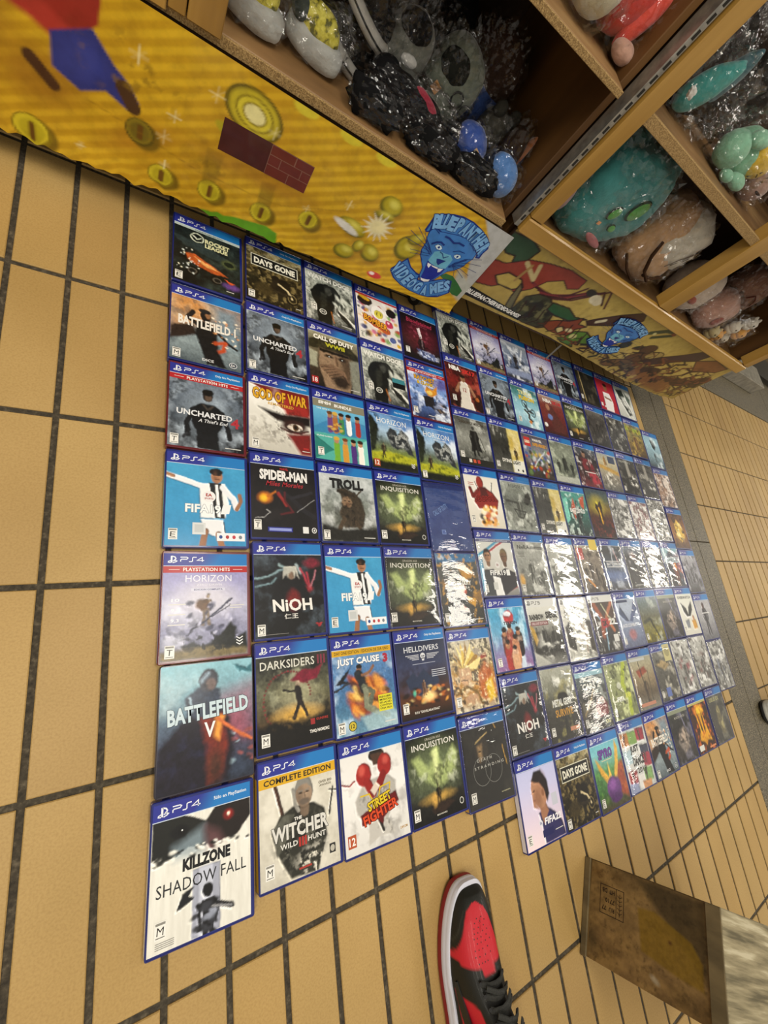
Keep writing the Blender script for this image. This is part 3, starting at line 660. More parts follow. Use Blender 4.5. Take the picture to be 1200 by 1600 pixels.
# ------------------------------------------------------------------ tan printed sheet on the right cabinet's front panel
CW = 1.284; cu = lambda x: (x - .600) / CW; cv_ = lambda z: (.346 - z) / CW
def T2(x, z): return (cu(x), cv_(z))
S = Sheet(CW, .236, 420)
S.grad(['#b39c4c', '#b8a054', '#a98f45']); S.noise('#8e7430', .5, 9, 2); S.noise('#c4ad62', .4, 16, 6); S.noise('#6e5a26', .3, 70, 1, lo=.6, hi=.8)
OUT = '#2a1512'
def Pp(P, c, soft=0, a=1, out=OUT, w=.006):
    q = [T2(*k) for k in P]
    if out: S.l([c_ for p in q + q[:1] for c_ in p], w / CW, out)
    S.p(q, c, soft / CW, a)
    if out: S.l([c_ for p in q + q[:1] for c_ in p], w * .6 / CW, out)
def Ll(P, w, c, soft=0, a=1): S.l([T2(*q) for q in P], w / CW, c, soft / CW, a)
def E(x, z, rx, rz, c, rot=0, soft=0, a=1): S.e(*T2(x, z), rx / CW, rz / CW, c, -rot, soft / CW, a)
# abstract swirls and blobs of brick red, dark green, olive and brown with dark outlines
Pp([(.60, .335), (.66, .343), (.70, .33), (.69, .275), (.665, .265), (.655, .29), (.625, .285), (.60, .30)], '#2f4a34')
Pp([(.60, .21), (.60, .255), (.65, .262), (.70, .30), (.76, .318), (.83, .332), (.90, .33), (.905, .30), (.875, .285), (.84, .30), (.80, .275), (.78, .235), (.745, .205), (.70, .215), (.67, .19), (.62, .18)], '#8a3528', w=.004)
Pp([(.655, .222), (.68, .205), (.73, .208), (.755, .228), (.73, .245), (.68, .245)], '#b39c50')
for k in range(7): Ll([(.76 + .014 * k, .255 - .004 * k), (.83 + .016 * k, .24 + .004 * k), (.90 + .018 * k, .27 + .012 * k), (.93 + .02 * k, .315 - .004 * k)], .007, ('#4a1a20', '#7a2c30', '#3a1418')[k % 3], .001)
Ll([(.70, .29), (.76, .26), (.74, .30)], .012, '#b8a878'); Ll([(.715, .235), (.72, .29)], .008, '#9a7c48')
Pp([(.74, .235), (.755, .225), (.79, .15), (.77, .14), (.75, .19)], '#6d6648')
Pp([(.79, .21), (.82, .235), (.86, .24), (.90, .22), (.93, .19), (.95, .15), (.93, .128), (.86, .122), (.81, .135), (.79, .16)], '#3c3f2c')
S.noise('#6e6c48', .8, 40, 3, lo=.5, hi=.6, region=(cu(.86), cv_(.18), .07, .05))
S.noise('#1e1c16', .9, 46, 8, lo=.5, hi=.58, region=(cu(.86), cv_(.18), .08, .055))
Pp([(.885, .232), (.95, .24), (1.0, .225), (1.045, .235), (.99, .205), (.93, .20), (.89, .205)], '#24502e')
Pp([(.93, .17), (.96, .19), (1.0, .205), (1.03, .235), (1.04, .21), (1.075, .215), (1.05, .19), (1.06, .165), (1.02, .145), (.97, .14), (.94, .15)], '#7e3a22')
Pp([(.985, .165), (1.0, .18), (1.02, .17), (1.01, .15)], '#c9b67c'); E(1.035, .178, .014, .008, '#d8c89a')
Pp([(1.05, .15), (1.06, .185), (1.10, .20), (1.14, .19), (1.16, .165), (1.12, .15), (1.09, .135)], '#557a2c'); E(1.075, .165, .014, .012, '#c6bf80'); Pp([(1.03, .128), (1.05, .145), (1.10, .14), (1.12, .122), (1.06, .118)], '#4c7034')
Pp([(1.05, .232), (1.075, .255), (1.13, .30), (1.20, .345), (1.225, .32), (1.20, .285), (1.13, .25), (1.07, .222)], '#3f231a'); E(1.155, .288, .013, .012, '#8c9a50'); E(1.178, .272, .012, .011, '#8c9a50'); Ll([(1.085, .245), (1.105, .262)], .012, '#c9bfa0')
E(.955, .31, .02, .012, '#1e1a16'); [Ll([(x, .128), (x + .02, .16), (x + .005, .20)], .005, '#2a1512', .0005) for x in (.80, .84, .88, .92, .97, 1.02, 1.06, 1.10)]; E(.99, .30, .022, .016, '#d8ceb0'); E(1.005, .295, .016, .012, '#cfc4a4')
Ll([(1.31, .30), (1.36, .335), (1.40, .345)], .018, '#33422c'); Ll([(1.34, .29), (1.40, .33)], .014, '#2b3a26'); E(1.33, .305, .007, .006, '#cfc88c'); E(1.40, .335, .012, .006, '#7a3a26')
Ll([(1.29, .27), (1.28, .24)], .022, '#4d5232'); E(1.29, .225, .024, .018, '#20251a', 30); E(1.36, .24, .03, .011, '#20251a', 25)
Ll([(1.14, .150), (1.19, .175), (1.24, .18), (1.30, .215)], .009, '#20251a'); Ll([(1.24, .18), (1.25, .14), (1.23, .12)], .010, '#20251a'); Ll([(1.2, .2), (1.28, .215), (1.29, .17), (1.34, .17)], .004, '#1d1a16')
for k, (x, z, rx, rz, c) in enumerate(((1.42, .21, .06, .025, '#5a3a22'), (1.40, .25, .03, .02, '#4c3222'), (1.46, .24, .035, .018, '#a08a50'), (1.36, .15, .06, .018, '#6a4a2a'), (1.45, .17, .05, .015, '#7c6238'), (1.52, .17, .07, .018, '#3c2620'), (1.62, .16, .07, .016, '#5c2c22'), (1.70, .18, .06, .018, '#7a4a2c'), (1.78, .2, .06, .02, '#5a3022'), (1.84, .24, .05, .02, '#6a3c2a'))):
    E(x, z, rx + .004, rz + .004, OUT, 25); E(x, z, rx, rz, c, 25)
Pp([(1.44, .20), (1.50, .25), (1.56, .29), (1.62, .34), (1.68, .342), (1.66, .30), (1.60, .27), (1.55, .235), (1.50, .20)], '#33202a')
for k in range(6): Ll([(1.52 + .05 * k, .20 - .002 * k), (1.56 + .05 * k, .225), (1.55 + .055 * k, .25), (1.60 + .05 * k, .27)], .009, ('#4a2218', '#33161a', '#6a3422')[k % 3], .001)
Pp([(1.66, .30), (1.72, .26), (1.83, .30), (1.85, .335), (1.74, .34)], '#7c4c2a')
S.noise('#2a1512', .95, 26, 12, lo=.5, hi=.56, region=(cu(1.62), cv_(.16), .22, .04)); S.noise('#2a1512', .95, 34, 22, lo=.52, hi=.58, region=(cu(1.80), cv_(.22), .1, .07))
for k in range(190):
    rr = rgn.random; x = .9 + .97 * rr() ** .7; z0_ = .118 if x > 1.3 else .125; z = z0_ + (.10 + .10 * max(0, (x - 1.25))) * rr() ** 1.4; a = rr() * 3.1; L_ = .012 + .03 * rr()
    if x < 1.32 and z > .16: continue
    Ll([(x, z), (x + L_ * math.cos(a), z + L_ * .7 * math.sin(a)), (x + L_ * 1.5 * math.cos(a + .9), z + L_ * math.sin(a + .9))], .003 + .007 * rr() ** 2, ('#2a1512', '#241a14', '#4a2a1c', '#6a3a24')[k % 4], .0005)
S.noise('#8a5a30', .8, 30, 32, lo=.55, hi=.62, region=(cu(1.64), cv_(.15), .22, .04))
# black lettered strip
S.poly([T2(.601, .1665), T2(.842, .150), T2(.845, .121), T2(.601, .128)], '#14110f', 1)
tv, tf, _ = text_geo('@BLUEPANTHERVIDEOGAMES', .05, 0.25)
q = [T2(.603 + p[0] * .232, (.134 + p[1] * .026) - p[0] * .0075) for p in tv]; S.geo(q, tf, '#f1efe9', 2)
def T3(x, z): return T2(1.13 + (x - .3895) * .96, .157 + (z - .085) * .70)
draw_logo(S, T3, .62 / CW, 2)
rag2 = [rgn.uniform(-.003, .003) for _ in range(400)]
def place_panel(V):
    V = V.copy(); x = V[:, 0] + CW / 2 + .600; z = V[:, 1] + (.346 + .110) / 2
    i = np.clip((x - .59) / .012, 0, 398); k = i.astype(int); rg = np.array(rag2)
    r = rg[k] * (1 - (i - k)) + rg[k + 1] * (i - k)
    t = np.clip((.346 - z) / .236, 0, 1); kk = np.clip((t - .8) / .2, 0, 1)
    bot = np.interp(x, [.6, 1.0, 1.5, 1.76, 1.884], [.120, .127, .098, .097, .113]) + r * np.clip((x - 1.2) * 3, .15, 1)
    # upper edge tucks behind the lath
    return np.column_stack([x, -V[:, 2] * 2.5, z + kk * (bot - .110) - (1 - t) * .007])
panel_o = obj('banner', S.mesh('panel_print', M_BAN, lift=.00025, place=place_panel), None, None, (0, .6115, 0))
tag(panel_o, 'tan printed sheet with dark outlined shapes and small blue panther logo', 'banner')
# ------------------------------------------------------------------ plush toys, slippers and caps in clear bags
M_BAG = film_mat('crinkled_bag', .6, 60, 0.07, rough=0.07)
def bm_blob(r, amp=.06, seed=0, sup=2.0, seg=28, freq=2.2, taper=0.0, pinch=0.0):
    """soft stuffed body; sup > 2 gives a fuller cushion shape"""
    bm = bmesh.new(); bmesh.ops.create_uvsphere(bm, u_segments=seg, v_segments=max(8, seg * 2 // 3), radius=1)
    off = Vector((seed * 3.7, seed * 1.3, seed * 2.9))
    for v in bm.verts:
        c = v.co.copy(); k = (abs(c.x) ** sup + abs(c.y) ** sup + abs(c.z) ** sup) ** (-1 / sup)
        c = c * k * (1 + amp * noise.noise(c * freq + off) + amp * .4 * noise.noise(c * freq * 3 + off))
        if taper: c.x *= 1 - taper * c.z; c.y *= 1 - taper * c.z * .5
        v.co = (c.x * r[0], c.y * r[1], c.z * r[2])
    return bm
_fab = {}
def fabric(c, patt=None):
    if c not in _fab:
        _fab[c] = mat_plain('plush_fabric', c, 0.9, .14, 60, sheen=.3 if sum(lin(c)) > .25 else 0, spec=.15, bs=.35, dist=.003, bscale=260)
    return _fab[c]
def part(root, name, c, r, col, rot=(0, 0, 0), **kw):
    o = obj(name, bm_blob(r, **kw), fabric(col) if isinstance(col, str) else col, root, c, [math.radians(a) for a in rot])
    return smooth(o)
def bag(root, c, r, seed, rot=(0, 0, 0), mat=None, sup=2.4, amp=.22):
    """crinkled clear bag: a faceted, creased hull a little larger than what it holds"""
    bm = bmesh.new(); bmesh.ops.create_icosphere(bm, subdivisions=5 if max(r) > .07 else 4, radius=1); off = Vector((seed * 2.3, seed * 1.1, seed * .7))
    for v in bm.verts:
        q = v.co.copy(); k = (abs(q.x) ** sup + abs(q.y) ** sup + abs(q.z) ** sup) ** (-1 / sup)
        n1 = abs(noise.noise(q * 3.1 + off)); n2 = abs(noise.noise(q * 7.5 + off * 2)); n3 = noise.noise(q * 16 + off)
        q = q * k * (1.09 - .34 * (.35 - n1) * amp / .22 - .22 * (.3 - n2) + .07 * n3)
        v.co = (q.x * (r[0] + .002), q.y * (r[1] + .002), q.z * (r[2] + .002))
    return obj('plastic_bag', bm, mat or M_BAG, root, c, [math.radians(a) for a in rot])
def plush(name, label, cat, loc, group): return thing(name, label, cat, loc, 0, group)
G1 = 'wrapped slippers and caps on the dark shelf'; G2 = 'wrapped plush toys in the cabinets'

for i, (x, y, z, lab) in enumerate(((-.018, .675, .342, 'white and yellow slipper in a clear bag, nearer the oak post'), (.085, .690, .342, 'white and yellow slipper in a clear bag, beside the dark shoe'))):
    t = plush('slipper', lab, 'slipper', (x, y, z), G1)
    part(t, 'sole', (0, 0, .022), (.050, .030, .021), '#a3a49f', (0, 6, -12), sup=3, seed=i)
    part(t, 'upper', (-.004, .004, .045), (.040, .027, .026), mat_noise('yellow_printed_cloth', [(.42, '#5c5a1e'), (.5, '#b5ab36'), (.62, '#cfc650')], 90, .8, .2, bscale=200), (0, 8, -12), seed=i + 3)
    part(t, 'cuff', (-.034, .006, .052), (.014, .026, .018), '#3d4340', seed=i + 5)
    bag(t, (0, 0, .038), (.056, .036, .038), i + 1)
t = plush('canvas_shoe', 'black canvas shoe with thick white sole wrapped in clear plastic', 'shoe', (.150, .765, .342), G1)
def bm_sole(L, W, H, n=20):
    bm = bmesh.new(); A = []; B = []
    for k in range(n):
        a = 2 * math.pi * k / n; x, y = math.cos(a) * L * (1 + .0 * math.cos(a)), math.sin(a) * W * (1 + .15 * math.cos(a))
        A.append(bm.verts.new((x, y, 0))); B.append(bm.verts.new((x * 1.02, y * 1.02, H)))
    for k in range(n): bm.faces.new((A[k], A[(k + 1) % n], B[(k + 1) % n], B[k]))
    bm.faces.new(B); bm.faces.new(list(reversed(A))); return bm
for k, (dx, dz, ry) in enumerate(((0.0, .032, 20), (.004, .098, 26))):
    u = part(t, 'shoe_upper', (dx, 0, dz), (.070, .044, .030), '#191817', (8, ry, -18), seed=k)
    R_ = Matrix.Rotation(math.radians(-18), 3, 'Z') @ Matrix.Rotation(math.radians(ry), 3, 'Y')
    P_ = [Vector((dx, 0, dz)) + R_ @ Vector((.073 * math.cos(a), .047 * math.sin(a), -.012)) for a in [2 * math.pi * q / 30 for q in range(31)]]
    smooth(obj('shoe_sole', bm_tube(P_, .011, 10), mat_plain('white_rubber', '#b9b7b0', .5, .05), t))
    P_ = [Vector((dx, 0, dz)) + R_ @ Vector((.0835 * math.cos(a), .0575 * math.sin(a), -.010)) for a in [2 * math.pi * q / 30 for q in range(31)]]
    obj('sole_line', bm_tube(P_, .0016, 5), M_BLK, t)
bag(t, (0, -.01, .065), (.09, .06, .075), 7)
t = plush('bucket_cap', 'grey cloth cap with black top bagged behind the black shoe', 'cap', (.245, .76, .342), G1)
part(t, 'crown', (0, 0, .065), (.042, .045, .060), '#6d7068', (0, 15, 0), seed=2, sup=2.6); part(t, 'brim', (.008, -.012, .03), (.05, .045, .02), '#8f9288', (0, 20, 0), seed=4)
part(t, 'badge', (.0, -.046, .075), (.016, .006, .009), '#c9c9c6', seed=1); part(t, 'lining', (-.004, -.02, .11), (.03, .03, .02), '#161616', seed=1)
bag(t, (0, -.005, .068), (.052, .052, .075), 3)
t = plush('plush_cushion', 'grey-green rounded plush cushion with dark ring glasses in clear bag', 'cushion', (.350, .765, .342), G1)
part(t, 'body', (0, 0, .066), (.058, .04, .075), '#747b6e', (0, 18, 0), seed=6, sup=2.6); part(t, 'dark_patch', (-.012, -.026, .102), (.034, .018, .026), '#242622', (0, 18, 0), seed=2)
for k, (dx, dz) in enumerate(((.014, .072), (.040, .062))):
    obj('ring', bm_tube([(.0125 * math.cos(a), 0, .0125 * math.sin(a)) for a in [2 * math.pi * q / 18 for q in range(19)]], .0016, 6), M_BLK, t, (dx, -.044, dz), (0, 0, math.radians(12 * k)))
lb = obj('price_sticker', bm_box(-.008, -.0006, -.008, .008, .0006, .008, .0004), mat_plain('orange_sticker', '#c98f52', .6, .05), t, (-.034, -.041, .066), (0, math.radians(20), math.radians(-12)))
bag(t, (0, 0, .066), (.062, .046, .078), 9)
t = plush('plush_cushion', 'dark blue and brown plush cushion deep inside the shelf, orange sticker', 'cushion', (.445, .84, .342), G1)
part(t, 'body', (0, 0, .085), (.066, .045, .09), '#3b2b22', (0, 10, 0), seed=8, sup=2.6); part(t, 'blue_hem', (0, -.012, .055), (.064, .042, .045), '#38518c', (0, 10, 0), seed=3, sup=2.6)
obj('price_sticker', bm_box(-.009, -.0006, -.006, .009, .0006, .006, .0004), mat_plain('brown_sticker', '#a87a50', .6, .05), t, (.03, -.057, .062), (0, math.radians(20), 0))
bag(t, (0, 0, .08), (.07, .05, .095), 12)
t = plush('plush_toy', 'black plush toy with dark red stripe lying along the shelf front', 'plush toy', (.285, .685, .342), G1)
part(t, 'body', (0, 0, .032), (.085, .04, .032), '#0e0e10', (0, 8, -6), seed=3, amp=.2); part(t, 'stripe', (.012, -.014, .047), (.040, .012, .018), '#8c2438', (0, 25, -10), seed=4)
part(t, 'head', (-.07, .01, .04), (.032, .032, .032), '#101012', seed=6); bag(t, (0, 0, .036), (.098, .046, .040), 5)
for i, (x, y, z, c, lab) in enumerate(((.425, .69, .342, '#33509a', 'deep blue plush roll with orange sticker near the shelf front'), (.512, .665, .342, '#4c78b4', 'lighter blue plush roll against the steel rail post'))):
    t = plush('plush_toy', lab, 'plush toy', (x, y, z), G1)
    part(t, 'body', (0, 0, .038), (.044, .03, .034), c, (0, 35, 0), seed=i + 11); part(t, 'dark_end', (-.036, .008, .03), (.022, .024, .026), '#1a1c22', seed=i)
    if not i: obj('price_sticker', bm_box(-.006, -.0006, -.008, .006, .0006, .008, .0004), mat_plain('tan_sticker', '#c9a878', .6, .05), t, (0, -.031, .044), (math.radians(-12), math.radians(25), 0))
    bag(t, (0, 0, .036), (.05, .034, .04), i + 15)
t = plush('plush_toy', 'small grey plush ball in a bag between the blue rolls and cap', 'plush toy', (.492, .765, .342), G1)
part(t, 'body', (0, 0, .05), (.040, .036, .045), '#4e4c44', seed=13); part(t, 'ear', (.02, -.01, .095), (.014, .01, .016), '#3b3a34', seed=1); part(t, 'ear', (-.02, -.01, .095), (.014, .01, .016), '#3b3a34', seed=2); bag(t, (0, 0, .05), (.046, .042, .05), 17)
t = plush('plush_toy', 'dark brown plush in shiny clear bag beside the steel rail', 'plush toy', (.520, .71, .342), G1)
part(t, 'body', (0, 0, .06), (.026, .03, .055), '#2e2118', seed=14); part(t, 'trim', (.022, -.006, .07), (.007, .014, .045), '#8a5430', (0, 8, 0), seed=3); bag(t, (0, 0, .062), (.034, .038, .062), 19)
for i, (x, y, sx_, lab) in enumerate(((.20, .640, .05, 'black bagged goods at the shelf edge below the red-striped plush'), (.330, .640, .055, 'black bagged goods at the shelf edge, middle of three'), (.445, .642, .055, 'black bagged goods at the shelf edge below the blue rolls'), (.12, .86, .08, 'black bagged goods at the back behind the canvas shoe'), (.30, .88, .08, 'black bagged goods stacked at the back behind the green cushion'))):
    t = plush('wrapped_parcel', lab, 'parcel', (x, y, .342), G1)
    H = .024 if i < 3 else .08
    part(t, 'cloth', (0, 0, H), (sx_, .02 if i < 3 else .06, H), '#0b0b0c', (0, 0, 0), seed=20 + i, sup=3.5, amp=.3, freq=3); bag(t, (0, 0, H), (sx_, .021 if i < 3 else .062, H), 21 + i)

# upper shelf of the left cabinet
t = plush('plush_toy', 'cream plush head at the upper shelf edge, top of the photo', 'plush toy', (.440, .69, .611), G2)
part(t, 'head', (0, 0, .048), (.046, .042, .044), '#b5ae94', seed=31); part(t, 'ear', (-.03, 0, .09), (.016, .012, .018), '#a59d84', seed=1); part(t, 'ear', (.03, 0, .09), (.016, .012, .018), '#a59d84', seed=2); bag(t, (0, 0, .05), (.052, .05, .05), 31)
t = plush('plush_toy', 'bright red long plush with pink feet on the upper shelf', 'plush toy', (.525, .715, .611), G2)
part(t, 'body', (-.005, 0, .065), (.040, .042, .060), '#b8352c', (0, 14, 0), seed=33); part(t, 'arm', (.022, -.03, .06), (.016, .018, .05), '#c5463a', (0, 18, 0), seed=34)
part(t, 'foot', (.022, -.045, .018), (.024, .018, .015), '#b08a78', seed=35); bag(t, (0, -.005, .06), (.052, .056, .064), 33)
t = plush('plush_toy', 'dusty pink plush leaning by the steel rail on the upper shelf', 'plush toy', (.556, .80, .611), G2)
part(t, 'body', (-.03, 0, .09), (.042, .05, .085), '#a07560', (0, 14, 0), seed=36); part(t, 'patch', (-.02, -.04, .12), (.026, .018, .03), '#b06a38', seed=37); bag(t, (-.03, 0, .088), (.046, .056, .09), 36)
# upper bay of the right cabinet
t = plush('plush_toy', 'teal fin-shaped plush with small white tag in dark shiny bag', 'plush toy', (.80, .73, .621), G2)
part(t, 'fin', (0, 0, .062), (.028, .02, .062), '#3f8d88', (0, 28, 0), seed=41, taper=.3); part(t, 'fin', (.05, .03, .085), (.024, .018, .06), '#3e5f66', (0, 14, 0), seed=42, taper=.3)
part(t, 'tag', (-.045, -.03, .042), (.011, .004, .008), '#dcdcd8', (0, 30, 0), seed=43, amp=.4); part(t, 'dark_body', (.01, .05, .05), (.085, .04, .05), '#2b2825', seed=44); bag(t, (.01, .02, .065), (.095, .065, .068), 41)
t = plush('plush_toy', 'mauve plush in a grey bag beside the post in upper bay', 'plush toy', (.71, .77, .621), G2)
part(t, 'body', (0, 0, .12), (.04, .05, .09), '#7a6068', (0, 14, 0), seed=45); part(t, 'base', (0, .02, .04), (.045, .05, .04), '#3a3634', seed=46); bag(t, (0, 0, .1), (.052, .06, .11), 45)
t = plush('plush_toy', 'mint green plush with yellow patched back in the upper bay', 'plush toy', (1.03, .73, .621), G2)
part(t, 'head', (-.058, -.02, .04), (.036, .034, .036), '#7fb094', seed=51); part(t, 'body', (0, 0, .05), (.055, .045, .045), '#7aab8e', seed=52)
sh = part(t, 'yellow_back', (.022, -.018, .062), (.048, .034, .036), '#c9a838', (0, 10, 0), seed=53)
for k, P in enumerate((((-.04, -.014, .012), (-.01, -.03, .006), (.02, -.03, -.012)), ((-.01, -.03, .006), (-.004, -.022, .030)), ((.012, -.0335, -.004), (.03, -.022, .016)), ((-.02, -.028, -.004), (-.03, -.02, -.02)), ((.012, -.032, -.008), (.006, -.024, -.026)))):
    obj('seam', bm_tube(P, .0013, 5), M_BLK, sh)
part(t, 'arm', (-.035, -.03, .082), (.026, .02, .016), '#86b69a', (0, -20, 0), seed=54); part(t, 'leg', (.01, -.045, .018), (.026, .02, .015), '#86b69a', seed=55); part(t, 'leg', (-.03, -.045, .012), (.02, .016, .012), '#7fb094', seed=56)
bag(t, (-.01, -.005, .05), (.09, .062, .058), 51)
t = plush('plush_toy', 'pale pink round plush right of the mint one in upper bay', 'plush toy', (1.128, .72, .621), G2)
part(t, 'body', (0, 0, .035), (.040, .04, .035), '#9a7d70', seed=57); part(t, 'smile', (-.004, -.0385, .034), (.012, .004, .003), '#2a1c18', seed=1); bag(t, (0, 0, .036), (.044, .044, .038), 57)
for i, (x, y) in enumerate(((.90, .90), (1.08, .92), (.72, .93))):
    t = plush('wrapped_parcel', ('grey bagged bundle at the back behind the teal fin plush', 'grey bagged bundle at the back behind the mint plush', 'grey bagged bundle at the back behind the mauve plush')[i], 'parcel', (x, y, .621), G2)
    part(t, 'cloth', (0, 0, .08), (.075, .06, .08), '#2c2926', seed=60 + i); bag(t, (0, 0, .08), (.08, .065, .085), 60 + i)
# lower bay: big teal cushion and pale cushion
t = plush('plush_cushion', 'large teal plush cushion with green drop-shaped patches in clear bag', 'cushion', (.822, .725, .354), G2)
b_ = part(t, 'body', (0, 0, .116), (.132, .070, .115), '#3c7f7d', (0, -8, 8), seed=71, sup=3.4, seg=48, amp=.12)
def patch(root, name, c, r, col, rot): 
    o = part(root, name, c, r, col, rot, seed=5, amp=.02); return o
for k, (x, z, rx, rz, a) in enumerate(((.048, .135, .020, .028, 25), (-.005, .105, .013, .018, 30), (.028, .078, .012, .009, 0))):
    patch(t, 'patch', (x, -.073 + abs(x) * .1, z), (rx * 1.1, .0035, rz * 1.1), '#1d3326', (0, a, 8)); patch(t, 'patch', (x, -.0765 + abs(x) * .1, z), (rx * .92, .0035, rz * .92), '#4d8a40', (0, a, 8))
patch(t, 'patch', (-.075, -.0665, .125), (.036, .004, .022), '#8c4a5c', (0, 35, 4)); patch(t, 'patch', (.015, -.073, .035), (.040, .004, .010), '#9a5a5c', (0, 12, 8)); part(t, 'side_panel', (-.128, -.03, .06), (.020, .03, .045), '#9a8080', seed=72)
obj('price_sticker', bm_box(-.006, -.0005, -.004, .006, .0005, .004, .0003), mat_plain('orange_sticker', '#c98f62', .6, .05), t, (-.02, -.0765, .073), (0, 0, math.radians(8)))
bag(t, (0, 0, .115), (.134, .075, .116), 71, sup=3.0, amp=.12, mat=film_mat('tight_bag', .6, 50, .07, rough=.08))
t = plush('plush_cushion', 'pale cushion, white above and tan below with brown bands', 'cushion', (1.072, .708, .354), G2)
part(t, 'body', (-.004, 0, .106), (.098, .058, .104), '#a98763', (0, 6, -4), seed=75, sup=3.0, seg=40, amp=.08); part(t, 'white_top', (.022, -.006, .140), (.072, .058, .078), '#b3ac9c', (0, 16, -4), seed=76, sup=2.8, amp=.14, freq=3)
for k, (P, r) in enumerate(((((-.06, -.060, .125), (-.050, -.067, .09), (-.020, -.071, .055), (.02, -.070, .04)), .007), (((-.01, -.070, .045), (.03, -.068, .05), (.06, -.060, .062)), .005), (((-.085, -.035, .05), (-.06, -.058, .03), (-.02, -.062, .018)), .006))):
    obj('brown_band', bm_tube(P, r, 8, flat=.6), fabric('#3a2718'), t)
for k in range(4): obj('fold_line', bm_tube([(.02 + .016 * k, -.0675 + .003 * k, .09 + .008 * k), (.035 + .014 * k, -.068 + .003 * k, .12 + .006 * k), (.06 + .008 * k, -.064 + .004 * k, .15)], .0012, 5), fabric('#5b5146'), t)
bag(t, (0, 0, .108), (.098, .064, .106), 75, sup=2.9, amp=.12)
t = plush('wrapped_parcel', 'dark bagged bundle behind the large teal cushion', 'parcel', (.90, .93, .354), G2)
part(t, 'cloth', (0, 0, .1), (.17, .08, .1), '#2b2a28', seed=78); bag(t, (0, 0, .1), (.175, .085, .105), 78)
# last bay
t = plush('plush_cushion', 'white and rose cushion nearest the middle post of last bay', 'cushion', (1.37, .715, .354), G2)
part(t, 'body', (0, 0, .075), (.085, .05, .075), '#b0a090', (0, -14, 0), seed=81, sup=2.7); part(t, 'rose_patch', (-.01, -.050, .06), (.022, .006, .011), '#8c4434', (0, 10, 0), seed=2); bag(t, (0, 0, .064), (.08, .056, .066), 81)
t = plush('plush_cushion', 'dusty pink cushion with one dark red diamond in last bay', 'cushion', (1.54, .70, .354), G2)
part(t, 'body', (0, 0, .068), (.07, .045, .068), '#a88272', (0, 10, 0), seed=82, sup=2.7); part(t, 'diamond', (.0, -.047, .06), (.014, .005, .02), '#7c3a2e', (0, 20, 0), seed=2); bag(t, (0, 0, .07), (.075, .05, .072), 82)
t = plush('plush_cushion', 'faded rose cushion with thin drawn line, behind the orange-white plushes', 'cushion', (1.70, .80, .354), G2)
part(t, 'body', (0, 0, .11), (.085, .05, .11), '#96705e', (0, 8, 0), seed=83, sup=2.7); obj('drawn_line', bm_tube([(-.03, -.053, .13), (-.01, -.055, .15), (.015, -.055, .14), (.03, -.053, .12)], .002, 5), fabric('#6c3428'), t); bag(t, (0, 0, .11), (.09, .056, .112), 83)
for i, (x, y, z, c) in enumerate(((1.63, .655, .354, '#c08f4c'), (1.69, .665, .354, '#b4ac9c'), (1.655, .66, .400, '#bfb7a6'), (1.715, .66, .398, '#c48c3e'), (1.60, .655, .354, '#a89a72'), (1.69, .66, .440, '#b9b2a4'))):
    t = plush('plush_toy', ('orange small plush at the front edge of last bay, left', 'white small plush at the front edge, right of an orange one', 'white small plush sitting on the front row of last bay', 'orange small plush on top of the front row, right', 'yellowish small plush at far left of the small ones', 'white small plush topmost of the small pile in last bay')[i], 'plush toy', (x, y, z), 'small orange and white plushes in the last bay')
    part(t, 'head', (0, 0, .030), (.022, .02, .018), c, seed=90 + i); part(t, 'body', (0, .004, .014), (.019, .018, .014), c, seed=91 + i)
    for s_ in (-1, 1):
        part(t, 'ear', (s_ * .014, 0, .046), (.006, .005, .008), c, seed=3); part(t, 'eye', (s_ * .008, -.0185, .032), (.0022, .002, .0026), '#14110f', seed=1, seg=8)
t = plush('plastic_wrap_sheet', 'crumpled clear plastic wrapping the small plushes of last bay', 'plastic wrap', (1.665, .662, .354), None)
smooth(obj('film', bm_blob((.10, .034, .062), .3, 99, 2.4, 40, 4.5), M_BAG, t, (0, 0, .062)))
